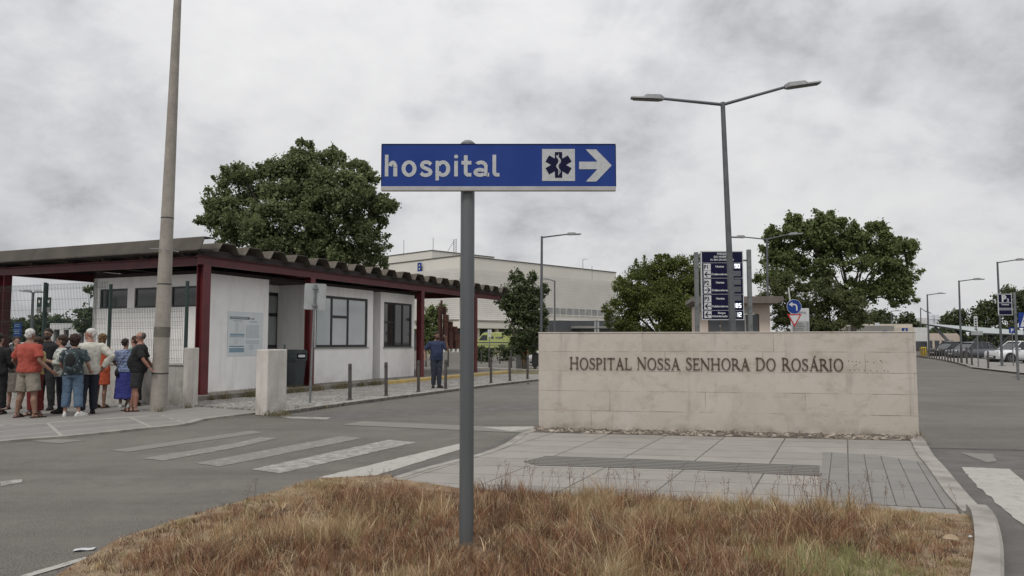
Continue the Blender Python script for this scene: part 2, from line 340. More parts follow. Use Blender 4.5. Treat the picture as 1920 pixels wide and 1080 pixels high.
foliage('leaf_bush', (.06, .085, .02), (.19, .215, .06), .4); foliage('leaf_dark', (.045, .062, .03), (.13, .16, .072)); foliage('leaf_feather', (.06, .078, .03), (.155, .175, .07), .35); foliage('leaf_far', (.055, .07, .035), (.11, .13, .06))
foliage('grass_blade', (1, 1, 1), (1, 1, 1), .25)
M = MATS
# grass blades carry their own colour
t = M['grass_blade'].node_tree
at = t.nodes.new('ShaderNodeAttribute'); at.attribute_name = 'col'
for n in list(t.nodes):
    if n.type == 'BSDF_PRINCIPLED': t.links.new(at.outputs['Color'], n.inputs['Base Color'])
    if n.type == 'BSDF_TRANSLUCENT': t.links.new(at.outputs['Color'], n.inputs[0])

# ------------------------------------------------------------------ object helpers
def tag(o, label=None, cat=None, group=None, kind=None):
    if label: o['label'] = label
    if cat: o['category'] = cat
    if group: o['group'] = group
    if kind: o['kind'] = kind
    return o
def empty(name, loc=(0, 0, 0), rz=0, label=None, cat=None, group=None):
    o = bpy.data.objects.new(name, None); col.objects.link(o); o.location = loc; o.rotation_euler = (0, 0, rz); o.empty_display_size = .2
    return tag(o, label, cat, group)
class MB:
    def __init__(s): s.v = []; s.f = []; s.mi = []; s.cur = 0
    def add(s, vs, fs):
        k = len(s.v); s.v += [tuple(x) for x in vs]; s.f += [tuple(k + i for i in f) for f in fs]; s.mi += [s.cur] * len(fs); return s
    def box(s, c, d, rz=0, m=None):
        x, y, z = [q / 2 for q in d]; c = Vector(c); mt = m or Matrix.Rotation(rz, 3, 'Z')
        vs = [c + mt @ Vector(p) for p in ((-x, -y, -z), (x, -y, -z), (x, y, -z), (-x, y, -z), (-x, -y, z), (x, -y, z), (x, y, z), (-x, y, z))]
        return s.add(vs, [(3, 2, 1, 0), (4, 5, 6, 7), (0, 1, 5, 4), (1, 2, 6, 5), (2, 3, 7, 6), (3, 0, 4, 7)])
    def b2(s, x0, x1, y0, y1, z0, z1): return s.box(((x0 + x1) / 2, (y0 + y1) / 2, (z0 + z1) / 2), (abs(x1 - x0), abs(y1 - y0), abs(z1 - z0)))
    def bar(s, p0, p1, w, h):
        p0 = Vector(p0); p1 = Vector(p1); d = p1 - p0; q = d.to_track_quat('X', 'Z').to_matrix()
        return s.box((p0 + p1) / 2, (d.length, w, h), m=q)
    def loft(s, rings, cap=True, closed=False):
        n = len(rings[0]); vs = [p for r in rings for p in r]; fs = []
        m = len(rings)
        for i in range(m - (0 if closed else 1)):
            for j in range(n):
                a, b = i * n + j, i * n + (j + 1) % n; c, d = ((i + 1) % m) * n + (j + 1) % n, ((i + 1) % m) * n + j
                fs.append((a, b, c, d))
        if cap and not closed: fs += [tuple(range(n))[::-1], tuple((m - 1) * n + j for j in range(n))]
        return s.add(vs, fs)
    def tube(s, pts, rad, seg=10, cap=True):
        pts = [Vector(p) for p in pts]; rad = [rad] * len(pts) if isinstance(rad, (int, float)) else rad
        rings = []; up = None
        for i, p in enumerate(pts):
            d = (pts[min(i + 1, len(pts) - 1)] - pts[max(i - 1, 0)]).normalized()
            if up is None: up = Vector((0, 0, 1)) if abs(d.z) < .9 else Vector((0, 1, 0))
            a = d.cross(up).normalized(); b = a.cross(d).normalized(); up = b
            rr = rad[i]; rx, ry = rr if isinstance(rr, tuple) else (rr, rr)
            rings.append([p + a * math.cos(2 * math.pi * k / seg) * rx + b * math.sin(2 * math.pi * k / seg) * ry for k in range(seg)])
        return s.loft(rings, cap)
    def ell(s, c, r, m=None, seg=12, rg=8):
        c = Vector(c); m = m or Matrix.Identity(3); rings = []
        for i in range(rg + 1):
            a = math.pi * (i + (.02 if i == 0 else -.02 if i == rg else 0)) / rg
            rings.append([c + m @ Vector((r[0] * math.sin(a) * math.cos(2 * math.pi * k / seg), r[1] * math.sin(a) * math.sin(2 * math.pi * k / seg), -r[2] * math.cos(a))) for k in range(seg)])
        return s.loft(rings)
    def prism(s, poly, axis, a0, a1):
        """poly: 2D outline; axis 'y': (x,z) extruded along y; 'z': (x,y) along z; 'x': (y,z) along x"""
        def P(p, t): return {'y': (p[0], t, p[1]), 'z': (p[0], p[1], t), 'x': (t, p[0], p[1])}[axis]
        n = len(poly); vs = [P(p, a0) for p in poly] + [P(p, a1) for p in poly]
        fs = [tuple(range(n))[::-1], tuple(range(n, 2 * n))] + [(i, (i + 1) % n, n + (i + 1) % n, n + i) for i in range(n)]
        return s.add(vs, fs)
    def lathe(s, prof, c=(0, 0, 0), seg=20, cap=True):
        c = Vector(c); return s.loft([[c + Vector((r * math.cos(2 * math.pi * k / seg), r * math.sin(2 * math.pi * k / seg), z)) for k in range(seg)] for r, z in prof], cap)
    def build(s, name, mats, parent=None, smooth=False, bevel=0, ang=40, fix=True):
        me = bpy.data.meshes.new(name); me.from_pydata(s.v, [], s.f)
        mats = mats if isinstance(mats, (list, tuple)) else [mats]
        for q in mats: me.materials.append(M[q] if isinstance(q, str) else q)
        if len(mats) > 1: me.polygons.foreach_set('material_index', s.mi)
        if fix:
            import bmesh
            bm = bmesh.new(); bm.from_mesh(me); bmesh.ops.recalc_face_normals(bm, faces=bm.faces); bm.to_mesh(me); bm.free()
        if smooth:
            me.polygons.foreach_set('use_smooth', [True] * len(me.polygons))
            if smooth != 'all' and hasattr(me, 'set_sharp_from_angle'): me.set_sharp_from_angle(angle=R(ang))
        me.update()
        o = bpy.data.objects.new(name, me); col.objects.link(o)
        if parent: o.parent = parent
        if bevel:
            b = o.modifiers.new('b', 'BEVEL'); b.width = bevel; b.segments = 2; b.limit_method = 'ANGLE'; b.angle_limit = R(35)
        return o
def kids(o): return [c for c in bpy.data.objects if c.parent == o]
def dup(o, loc=None, rz=None, parent=None, label=None):
    c = o.copy(); col.objects.link(c)
    if parent: c.parent = parent
    if loc is not None: c.location = loc
    if rz is not None: c.rotation_euler = (0, 0, rz)
    if label: c['label'] = label
    for k in kids(o): dup(k, parent=c)
    return c
def sheet(name, pts, z, m, label=None, cat=None, kind='structure', parent=None, sub=None):
    """flat ground sheet over outline pts [(x,y)...]"""
    import bmesh
    me = bpy.data.meshes.new(name); bm = bmesh.new(); vs = [bm.verts.new((p[0], p[1], z)) for p in pts]; f = bm.faces.new(vs)
    if f.normal.z < 0 or True:
        f.normal_update()
        if f.normal.z < 0: f.normal_flip()
    bmesh.ops.triangulate(bm, faces=bm.faces); bm.to_mesh(me); bm.free(); me.materials.append(M[m])
    o = bpy.data.objects.new(name, me); col.objects.link(o)
    if parent: o.parent = parent
    return tag(o, label, cat, None, kind)
def slab(name, pts, z0, z1, m, **k):
    mb = MB(); mb.prism([(p[0], p[1]) for p in pts], 'z', z0, z1); o = mb.build(name, m)
    return tag(o, k.get('label'), k.get('cat'), k.get('group'), k.get('kind', 'structure'))
def smooth_line(pts, n=6):
    pts = [Vector((p[0], p[1], 0)) for p in pts]; out = []
    for i in range(len(pts) - 1):
        p0, p1, p2, p3 = pts[max(i - 1, 0)], pts[i], pts[i + 1], pts[min(i + 2, len(pts) - 1)]
        for k in range(n):
            t = k / n; out.append(.5 * ((2 * p1) + (-p0 + p2) * t + (2 * p0 - 5 * p1 + 4 * p2 - p3) * t * t + (-p0 + 3 * p1 - 3 * p2 + p3) * t ** 3))
    return out + [pts[-1]]
def kerb(name, line, w, z0, z1, m='kerb_stone', side=1, top_only=False):
    """stones swept along a line; side=+1 puts the body left of the direction of travel"""
    rings = []
    for i, p in enumerate(line):
        d = (line[min(i + 1, len(line) - 1)] - line[max(i - 1, 0)]).normalized(); n = Vector((-d.y, d.x, 0)) * side
        a, b = Vector((p.x, p.y, 0)), Vector((p.x, p.y, 0)) + n * w
        rings.append([a + Vector((0, 0, z0)), a + Vector((0, 0, z1 - .02)), a + n * .02 + Vector((0, 0, z1)), b + Vector((0, 0, z1)), b + Vector((0, 0, z0))])
    mb = MB(); mb.loft(rings); o = mb.build(name, m); return tag(o, kind='structure')
def text(s, size, m, parent, loc=(0, 0, 0), rot=(math.pi / 2, 0, 0), bold=0.0, align='LEFT', ext=.002, name='lettering', sx=1.0, space=1.0):
    cu = bpy.data.curves.new('t', 'FONT'); cu.body = s; cu.size = size; cu.offset = bold; cu.extrude = ext; cu.align_x = align; cu.space_character = space; cu.resolution_u = 4
    to = bpy.data.objects.new('t', cu); me = bpy.data.meshes.new_from_object(to); bpy.data.objects.remove(to); bpy.data.curves.remove(cu)
    me.materials.clear(); me.materials.append(M[m]); me.name = name
    o = bpy.data.objects.new(name, me); col.objects.link(o); o.location = loc; o.rotation_euler = rot; o.scale = (sx, 1, 1)
    if parent: o.parent = parent
    return o
# ================================================================== GROUND
def plan(px, P, d):
    """distance along the line P + s d (plan view) at picture column px"""
    r = ray(px, 640); k = r[0] / r[1]
    return (k * P[1] - P[0]) / (d[0] - k * d[1])
sheet('ground', [(-900, -60), (900, -60), (1500, 2500), (-1500, 2500)], -.02, 'far_ground')
sheet('road', [(-45, -6), (60, -6), (110, 150), (-90, 150)], 0.0, 'asphalt')
Lk = smooth_line([G(x, y) for x, y in ((-260, 860), (0, 832), (125, 822), (250, 809), (345, 799), (385, 789), (430, 783), (488, 776))])
back = [G(492, 762), G(380, 752), G(362, 750)] + [Vector((-16, 21.6, 0)), Vector((-20, 22, 0)), Vector((-20, 9, 0))]
sheet('pavement', [(p.x, p.y) for p in Lk] + [(p.x, p.y) for p in back], .035, 'left_paving')
kerb('kerb', Lk, .14, 0, .042, side=1)
st = [G(x, y, .035) for x, y in ((-200, 845), (0, 826.5), (125, 817), (250, 804.5), (345, 795), (300, 779), (0, 799), (-200, 812))]
sheet('pavement', [(p.x, p.y) for p in st], .039, 'left_slabs')
edge = [G(x, y, .04) for x, y in ((-200, 812), (0, 799), (150, 789), (300, 779), (345, 794))]
kerb('kerb', [Vector(p) for p in edge], .07, .036, .046, side=1)
# kiosk frame
A = G(376, 740, .2); A.z = 0
kd = Vector((.399, .917, 0)); ke = Vector((-.917, .399, 0)); KR = math.atan2(kd.y, kd.x)
def KL(s, y, z=0): return A + kd * s + ke * y + Vector((0, 0, z))
def Ks(px, yl=0.0): return plan(px, A + ke * yl, kd)
def Ky(px, s=0.0): return plan(px, A + kd * s, ke)
Kk = smooth_line([G(x, y) for x, y in ((536, 777), (600, 768), (670, 758), (800, 741), (905, 727), (1005, 715), (1050, 709))])
kerb('kerb', Kk, .2, 0, .09, side=1)
cb_ = [(p.x, p.y) for p in Kk] + [tuple(KL(17.5, -2.4)[:2]), tuple(KL(17.5, -.2)[:2]), tuple(KL(-1.2, -.2)[:2]), tuple(KL(-1.3, .9)[:2]), tuple(G(378, 766)[:2]), tuple(G(488, 774)[:2])]
slab('pavement', cb_, .0, .075, 'calcada')
# markings
MKZ = [.004]
def mark(pts, m, z=None):
    MKZ[0] += .0002; z = z or MKZ[0]
    rj = random.Random(int(pts[0][0]) + len(pts)); q = [G(x, y) for x, y in pts]; out = []
    for i_, p_ in enumerate(q):
        p2_ = q[(i_ + 1) % len(q)]; n_ = max(2, int((p2_ - p_).length / .10))
        for k_ in range(n_): v_ = p_.lerp(p2_, k_ / n_); out.append((v_.x + rj.gauss(0, .007), v_.y + rj.gauss(0, .007)))
    return sheet('road_marking', out, z, m)
mark([(596, 896), (682, 899), (870, 841), (870, 830)], 'paint_good')
mark([(471, 880.6), (526, 888), (781, 829.6), (729, 825)], 'paint_mid')
mark([(367, 868.6), (411, 875.4), (680, 822), (641, 818)], 'paint_worn')
mark([(266, 860), (307, 864), (453, 838), (520, 822), (490, 820), (427, 834)], 'paint_worn')
mark([(205, 845), (240, 848), (495, 811), (470, 808)], 'paint_faint')
mark([(0, 903), (0, 912), (42, 905), (40, 899)], 'paint_mid')
mark([(20, 824), (110, 832), (160, 826), (60, 822)], 'paint_faint')
mark([(519, 781), (545, 785), (612, 787), (622, 783)], 'paint_mid')
mark([(640, 797), (980, 812), (1003, 804), (680, 790)], 'paint_faint')
mark([(905, 801), (960, 809), (1002, 804), (1000, 800)], 'paint_good')
mark([(35, 1082), (60, 1082), (172, 1048), (160, 1045)], 'paint_good')
mark([(1801, 876), (1892, 880), (1925, 906), (1985, 960), (1985, 1050), (1920, 986), (1878, 952), (1833, 912)], 'paint_good')
mark([(1800, 849), (1850, 868), (1868, 866), (1862, 852)], 'paint_faint')
mark([(1820, 691), (1925, 703.5), (1925, 702), (1822, 690)], 'paint_mid', .09)
mat('seam', (.05, .048, .045), (.08, .076, .07), 6, .9)
sheet('road_marking', [tuple(G(x, y)[:2]) for x, y in ((1736, 839.5), (1800, 840.5), (1925, 843), (1925, 846), (1800, 842.5), (1738, 841))], .003, 'seam')
mat('asphalt_dark', (.085, .08, .073), (.125, .118, .108), 3, .9, .5, 60, lo=.3, hi=.7, c3=(.10, .094, .086))
sheet('road', [tuple(G(x, y)[:2]) for x, y in ((1738, 842), (1800, 843), (1925, 846.5), (1985, 905), (1925, 905), (1892, 879), (1802, 875), (1834, 913), (1880, 953), (1985, 1053), (1985, 1300), (1880, 1300), (1870, 1100), (1860, 1030), (1855, 990), (1800, 930), (1755, 870))], .002, 'asphalt_dark')
sheet('road', [tuple(G(x, y)[:2]) for x, y in ((735, 897), (690, 899), (905, 843), (975, 811), (944, 831), (905, 848), (860, 860))], .002, 'asphalt_dark')
sheet('road', [tuple(G(x, y)[:2]) for x, y in ((560, 777), (700, 768), (1004, 757), (1006, 768), (820, 776), (640, 789), (575, 790))], .0015, 'asphalt_dark')
# the island
Wl = smooth_line([G(x, y, .05) for x, y in ((1003, 804), (975, 813), (948, 831), (905, 848), (860, 860), (790, 878), (735, 895))], 4)
Wg = smooth_line([G(x, y) for x, y in ((735, 900), (670, 904), (605, 909), (500, 938), (396, 969), (312, 995), (224, 1026), (172, 1058), (125, 1084), (0, 1180), (-260, 1480))], 4)
El = smooth_line([G(x, y) for x, y in ((1600, 740), (1680, 785), (1726, 822), (1751, 860), (1772, 883), (1817, 938), (1855, 977), (1869, 996), (1880, 1038), (1884, 1084), (1880, 1180), (1820, 1480))], 4)
iE = [p for p in El if p.y > G(0, 974).y]
gb = [G(x, y) for x, y in ((1811, 978), (1500, 963), (1200, 948), (870, 928), (735, 907))]
sheet('pavement', [(p.x, p.y) for p in Wl] + [(p.x, p.y) for p in gb[::-1]] + [(p.x, p.y) for p in iE[::-1]] + [(2.5, 20), (1.5, 19)], .05, 'island_slabs')
iG = [p for p in El if p.y <= G(0, 974).y]
def inset(ps, d):
    return [p + Vector((-(ps[min(i + 1, len(ps) - 1)] - ps[max(i - 1, 0)]).normalized().y, (ps[min(i + 1, len(ps) - 1)] - ps[max(i - 1, 0)]).normalized().x, 0)) * d for i, p in enumerate(ps)]
grass_poly = [(p.x, p.y) for p in Wg[::-1]] + [(p.x, p.y) for p in gb[::-1]] + [(p.x, p.y) for p in inset(iG, -.12)]
sheet('ground', grass_poly, .062, 'soil')
kerb('kerb', Wl, .13, 0, .056, side=1); kerb('kerb', Wg, .11, 0, .05, 'kerb_dark', side=1)
k1 = [p for p in El if p.y >= G(0, 980).y]; k2 = [p for p in El if p.y <= G(0, 974).y]
kerb('kerb', k1, .2, 0, .07, side=-1); kerb('kerb', k2, .17, 0, .135, side=-1)
sheet('pavement', [tuple(G(x, y, .05)[:2]) for x, y in ((981, 866), (1025, 855), (1300, 864.5), (1537, 873.5), (1537, 893), (1300, 881), (1008, 873))], .054, 'tactile')
sheet('pavement', [tuple(G(x, y, .05)[:2]) for x, y in ((1543, 848), (1640, 853), (1740, 869), (1770, 912), (1795, 955), (1700, 950), (1537, 941), (1540, 890))], .054, 'dark_slabs')
# the limestone wall
WA = G(1010, 803, .05); WB = G(1724, 818, .05); wd = (WB - WA).normalized(); WL = (WB - WA).length; WRZ = math.atan2(wd.y, wd.x)
wn_ = Vector((wd.y, -wd.x, 0))
rub = [WA + wn_ * -.1 - wd * .1, WA + wn_ * .62 - wd * .1, WB + wn_ * .62 + wd * -.05, WB - wn_ * .1 + wd * .0]
sheet('ground', [(p.x, p.y) for p in rub], .055, 'rubble')
wall = empty('stone_wall', (WA.x, WA.y, .03), WRZ, 'long pale limestone wall with dark raised letters spelling the hospital name', 'wall')
mb = MB(); H0 = 1.645
mb.b2(0, WL, 0, .42, 0, H0); o = mb.build('block_wall', 'limestone', wall, bevel=.012)
mb = MB(); mb.b2(-.008, WL + .008, -.008, .428, H0 + .002, H0 + .022); mb.build('coping', 'limestone', wall, bevel=.006)
# loose rubble stones at the foot of the wall
mb = MB(); rs = random.Random(4)
for i in range(520):
    u = rs.random() * (WL - .15); v = .04 + rs.random() * .52; r = rs.uniform(.018, .055); p = WA + wd * u + wn_ * v
    mb.ell((p.x, p.y, .055 + r * .12), (r * rs.uniform(.8, 1.5), r * rs.uniform(.7, 1.2), r * .55), Matrix.Rotation(rs.random() * 6, 3, 'Z'), 6, 4)
tag(mb.build('rubble_stones', 'rubble', smooth=True), 'loose brown and cream rubble stones along the foot of the limestone wall', 'rubble', kind='stuff')
# serif capitals (unit cap height)
TK, TN = .108, .042
def stem(x, y0=0.0, y1=1.0, w=TK, serif=True, left=True, right=True):
    o = [[(x, y0), (x + w, y0), (x + w, y1), (x, y1)]]
    if serif:
        l, r = (.07 if left else 0), (.07 if right else 0)
        for yy, q in ((y0, 1), (y1, -1)):
            o.append([(x - l, yy), (x + w + r, yy), (x + w + r, yy + q * .03), (x + w, yy + q * .085), (x, yy + q * .085), (x - l, yy + q * .03)][::q])
    return o
def arc(cx, cy, rx, ry, a0, a1, th=TK, tn=TN, n=22):
    o = []
    for i in range(n):
        q = []
        for a, k in ((a0 + (a1 - a0) * i / n, 0), (a0 + (a1 - a0) * (i + 1) / n, 0), (a0 + (a1 - a0) * (i + 1) / n, 1), (a0 + (a1 - a0) * i / n, 1)):
            a = R(a); q.append((cx + math.cos(a) * (rx - k * th), cy + math.sin(a) * (ry - k * tn)))
        o.append(q)
    return o
def stroke(pts, ws):
    o = []
    for i in range(len(pts) - 1):
        def off(k):
            a = pts[max(k - 1, 0)]; b = pts[min(k + 1, len(pts) - 1)]; dx, dy = b[0] - a[0], b[1] - a[1]; l = math.hypot(dx, dy); return (-dy / l * ws[k] / 2, dx / l * ws[k] / 2)
        a, b = off(i), off(i + 1); p, q = pts[i], pts[i + 1]
        o.append([(p[0] - a[0], p[1] - a[1]), (q[0] - b[0], q[1] - b[1]), (q[0] + b[0], q[1] + b[1]), (p[0] + a[0], p[1] + a[1])])
    return o
def rect(x0, x1, y0, y1): return [[(x0, y0), (x1, y0), (x1, y1), (x0, y1)]]
Sp = [(.47, .80), (.43, .91), (.33, .965), (.24, .965), (.14, .91), (.10, .80), (.13, .67), (.24, .575), (.36, .49), (.47, .39), (.50, .26), (.45, .12), (.34, .04), (.24, .03), (.13, .08), (.07, .23)]
Sw = [.03, .04, .045, .05, .07, .09, .105, .11, .11, .105, .09, .07, .05, .045, .04, .03]
GL = {
 'H': (.86, stem(.08) + stem(.64) + rect(.2, .66, .49, .54)),
 'O': (.84, arc(.42, .5, .39, .52, 0, 360, n=40)),
 'S': (.58, stroke(Sp, Sw) + rect(.455, .49, .74, .98) + rect(.05, .085, .02, .28)),
 'P': (.62, stem(.08) + arc(.26, .73, .32, .27, -90, 90, n=18) + rect(.2, .27, .95, 1.0) + rect(.2, .27, .46, .51)),
 'R': (.74, stem(.08) + arc(.26, .73, .30, .27, -90, 90, n=18) + rect(.2, .27, .95, 1.0) + rect(.2, .27, .46, .51) + stroke([(.33, .5), (.68, .04)], [.12, .13]) + rect(.58, .78, 0, .04)),
 'D': (.84, stem(.08) + arc(.30, .5, .49, .5, -90, 90, n=24) + rect(.2, .31, .95, 1.0) + rect(.2, .31, 0, .05)),
 'I': (.32, stem(.09)),
 'T': (.72, stem(.295, left=True) + rect(.03, .69, .945, 1.0) + rect(.03, .065, .80, .96) + rect(.655, .69, .80, .96)),
 'A': (.80, stroke([(.40, .98), (.12, .02)], [.05, .05]) + stroke([(.38, 1.02), (.66, .02)], [.12, .14]) + rect(.22, .58, .33, .38) + rect(.02, .23, 0, .035) + rect(.52, .82, 0, .035)),
 'L': (.62, stem(.08) + rect(.2, .60, 0, .05) + rect(.565, .60, .04, .22)),
 'N': (.86, stem(.10, w=.05, right=False) + stroke([(.10, .98), (.72, .02)], [.13, .13]) + stem(.70, .0, 1.0, w=.05, serif=False) + rect(.61, .84, .965, 1.0) + rect(.02, .14, .965, 1.0)),
 'E': (.62, stem(.08) + rect(.2, .56, .95, 1.0) + rect(.2, .47, .49, .54) + rect(.2, .60, 0, .05) + rect(.525, .56, .82, .96) + rect(.565, .60, .04, .2) + rect(.44, .47, .42, .61)),
}
def wall_u(px, y): return plan(px, WA, wd)
u0, u1 = plan(1068, WA, wd), plan(1581, WA, wd)
msg = 'HOSPITAL NOSSA SENHORA DO ROSÁRIO'
tot = 0
for ch in msg: tot += .44 if ch == ' ' else GL['A' if ch == 'Á' else ch][0] + .045
cap = .193; sx = (u1 - u0) / (tot * cap)
zb = HZ(693, (WA + wd * (u0 + u1) / 2).y, 1320) - .03 - .004
u = u0; ci = 0; first = True
for ch in msg:
    if ch == ' ': u += .44 * cap * sx; first = True; continue
    wd_, polys = GL['A' if ch == 'Á' else ch]
    if ch == 'Á': polys = polys + [[(.40, 1.08), (.46, 1.08), (.56, 1.24), (.47, 1.24)]]
    k = 1.07 if first else 1.0; mb = MB()
    for i, p in enumerate(polys):
        mb.prism([(x * cap * sx, z * cap * k) for x, z in p], 'y', -.022 - .00012 * (i % 9), -.004)
    o = mb.build('letter', 'bronze_letter', wall); o.location = (u, 0, zb)
    u += (wd_ + .045) * cap * sx; first = False
mb = MB()                                   # fixing holes of removed letters
for (px, py) in ((1590, 677), (1597, 678), (1604, 678), (1611, 679), (1625, 678), (1637, 680), (1652, 679), (1592, 694), (1601, 694), (1609, 694), (1619, 695), (1631, 695), (1643, 696), (1656, 695), (1663, 696), (1650, 676), (1600, 686), (1604, 684)):
    uu = plan(px, WA, wd); P = WA + wd * uu; z = D(px, py, P.y).z - .03
    mb.lathe([(.009, 0), (.007, .001)], (0, 0, 0), 8); n = 16
    for k in range(n): x_, y_, z_ = mb.v[-n + k]; mb.v[-n + k] = (uu + x_, -.0015 - z_, z + y_)
mb.build('fixing_holes', 'bronze_letter', wall)

# ================================================================== THE KIOSK
kiosk = empty('gate_kiosk', (A.x, A.y, 0), KR, 'low white kiosk with dark red steel posts under a ribbed canopy roof', 'building')
sC = Ks(388, .6)                                 # corner of the walls
PZ = .2
y0 = .6; WT = 3.36
yL = Ky(172, sC)
s1 = Ks(502, y0); s2 = Ks(592, y0); s3 = Ks(699, y0); s4 = Ks(713, y0); s5 = Ks(776.5, y0)
s2 = max(s2 - .25, s1 + 1.2)
sEnd = 18.6
# platform
mb = MB(); mb.b2(-1.0, sEnd, -.32, 6.2, 0, PZ); mb.build('platform', 'plinth', kiosk, bevel=.015)
mb = MB(); ys = Ks(729, -.45); mb.b2(ys, sEnd - .5, -.62, -.325, 0, .19); mb.build('yellow_edge', 'yellow_kerb', kiosk, bevel=.015)
# walls, split around the window openings
TW = .16
def wall_long(mb, sa, sb, y, wins, z0=PZ, z1=WT):
    x = sa
    for (a, b, lo, hi) in wins:
        if a > x: mb.b2(x, a, y, y + TW, z0, z1)
        mb.b2(a, b, y, y + TW, z0, lo); mb.b2(a, b, y, y + TW, hi, z1); x = b
    if sb > x: mb.b2(x, sb, y, y + TW, z0, z1)
def zat(py, px, s, y): P = KL(s, y); return D(px, py, P.y).z
wB = (Ks(595, y0) - .1, Ks(689, y0), zat(651.3, 640, Ks(640, y0), y0), zat(556.5, 640, Ks(640, y0), y0))
wC = (Ks(719.5, y0), Ks(772, y0), zat(650.7, 745, Ks(745, y0), y0), zat(568, 745, Ks(745, y0), y0))
yr = y0 + 1.35
wR = (Ks(500, yr) - .3, Ks(525.5, yr), zat(653, 512, Ks(512, yr), yr), zat(548.5, 512, Ks(512, yr), yr))
mb = MB()
wall_long(mb, sC, s1, y0, [])
mb.b2(s1 - TW, s1, y0 + TW, yr, PZ, WT)
wall_long(mb, s1, s2, yr, [(max(wR[0], s1 + .02), wR[1], wR[2], wR[3])])
mb.b2(s2, s2 + TW, y0 + TW, yr, PZ, WT)
wall_long(mb, s2, s3, y0, [wB])
mb.b2(s3 - TW, s3, y0 + TW, yr, PZ, WT)
wall_long(mb, s3, s4, yr, [])
mb.b2(s4, s4 + TW, y0 + TW, yr, PZ, WT)
wall_long(mb, s4, s5, y0, [wC])
mb.b2(s5 - TW, s5, y0 + TW, yL, PZ, WT)
# left face with three high windows
hz0, hz1 = zat(577, 270, sC, 3), zat(539.5, 270, sC, 3)
wl = sorted([(Ky(b, sC), Ky(a, sC)) for a, b in ((184, 236), (249, 303), (318, 369))])
y = y0 + TW
for a, b in wl:
    mb.b2(sC, sC + TW, y, a, PZ, WT); mb.b2(sC, sC + TW, a, b, PZ, hz0); mb.b2(sC, sC + TW, a, b, hz1, WT); y = b
mb.b2(sC, sC + TW, y, yL, PZ, WT)
mb.b2(sC, s5, yL - TW, yL, PZ, WT - .003)
mb.build('wall', 'kiosk_wall', kiosk)
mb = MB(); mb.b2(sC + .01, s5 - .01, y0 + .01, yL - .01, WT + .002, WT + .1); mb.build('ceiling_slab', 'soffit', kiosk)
mb = MB(); mb.b2(sC + .4, s5 - .4, yr + .4, yL - .3, PZ + .01, WT - .05); mb.build('interior_core', 'hospital_grey', kiosk)
def window(sa, sb, lo, hi, y, vbars, hbars, pane, fw=.07, mats='dark_frame', panes=None):
    fr = MB(); ya, yb = y + .03, y + .09
    fr.b2(sa, sb, ya, yb, hi - fw, hi); fr.b2(sa, sb, ya, yb, lo, lo + fw); fr.b2(sa, sa + fw, ya, yb, lo + fw, hi - fw); fr.b2(sb - fw, sb, ya, yb, lo + fw, hi - fw)
    for f in vbars: x = sa + (sb - sa) * f; fr.b2(x - fw / 2, x + fw / 2, ya, yb, lo + fw, hi - fw)
    for (fa, fb, fz) in hbars:
        xa = sa + (sb - sa) * fa + (fw if fa == 0 else fw / 2); xb = sa + (sb - sa) * fb - (fw if fb == 1 else fw / 2); z = lo + (hi - lo) * fz; fr.b2(xa, xb, ya, yb, z - fw / 2, z + fw / 2)
    f = fr.build('window', mats, kiosk)
    p = MB(); p.b2(sa + .02, sb - .02, y + .055, y + .065, lo + .02, hi - .02); p.build('pane', pane, f)
    s_ = MB(); s_.b2(sa - .04, sb + .04, y - .04, y + .028, lo - .035, lo - .003); s_.build('sill', 'hospital_grey', f)
    return f
window(*wB, y0, [.30, .61], [(.30, .61, .60)], 'pane_blind', .085)
window(*wC, y0, [.38, .68], [(0, .38, .55)], 'pane_dark', .07)
window(max(wR[0], s1 + .02), wR[1], wR[2], wR[3], yr, [], [(0, 1, .60)], 'pane_grey', .11)
for a, b in wl:
    fr = MB()
    fr.b2(sC + .03, sC + .08, a, b, hz1 - .05, hz1); fr.b2(sC + .03, sC + .08, a, b, hz0, hz0 + .05); fr.b2(sC + .03, sC + .08, a, a + .05, hz0 + .05, hz1 - .05); fr.b2(sC + .03, sC + .08, b - .05, b, hz0 + .05, hz1 - .05)
    f = fr.build('window', 'dark_frame', kiosk); p = MB(); p.b2(sC + .05, sC + .06, a + .02, b - .02, hz0 + .02, hz1 - .02); p.build('pane', 'pane_black', f)
# steel
ps = [0, Ks(580, 0), Ks(788, 0), Ks(889, 0)]
BZ0, BZ1 = 3.49, 3.72; yE = Ky(-90, 0)
def hpost(x, y, z0, z1, w=.19):
    p = MB(); p.b2(x - w / 2, x + w / 2, y - w / 2, y - w / 2 + .022, z0, z1); p.b2(x - w / 2, x + w / 2, y + w / 2 - .022, y + w / 2, z0, z1); p.b2(x - .013, x + .013, y - w / 2 + .022, y + w / 2 - .022, z0, z1)
    p.b2(x - w / 2 - .03, x + w / 2 + .03, y - w / 2 - .03, y + w / 2 + .03, z0 - .002, z0 + .02)
    return p.build('post', 'red_steel', kiosk)
for i, s in enumerate(ps): hpost(s, 0, PZ, BZ0, .24 if i == 0 else .22)
for s in ps[2:]: hpost(s, 5.6, PZ, BZ0, .2)
yp2 = Ky(5, 0); hpost(0, yp2, .035, BZ0, .24); hpost(ps[1], yp2, 0, BZ0, .2)
mb = MB()
def ib(mb, p0, p1, z0, z1, w):
    """I-beam along x or y"""
    (xa, ya), (xb, yb) = p0, p1
    h = w / 2
    if xa == xb:
        mb.b2(xa - h, xa + h, ya, yb, z1 - .025, z1); mb.b2(xa - h, xa + h, ya, yb, z0, z0 + .025); mb.b2(xa - .012, xa + .012, ya, yb, z0 + .025, z1 - .025)
    else:
        mb.b2(xa, xb, ya - h, ya + h, z1 - .025, z1); mb.b2(xa, xb, ya - h, ya + h, z0, z0 + .025); mb.b2(xa, xb, ya - .012, ya + .012, z0 + .025, z1 - .025)
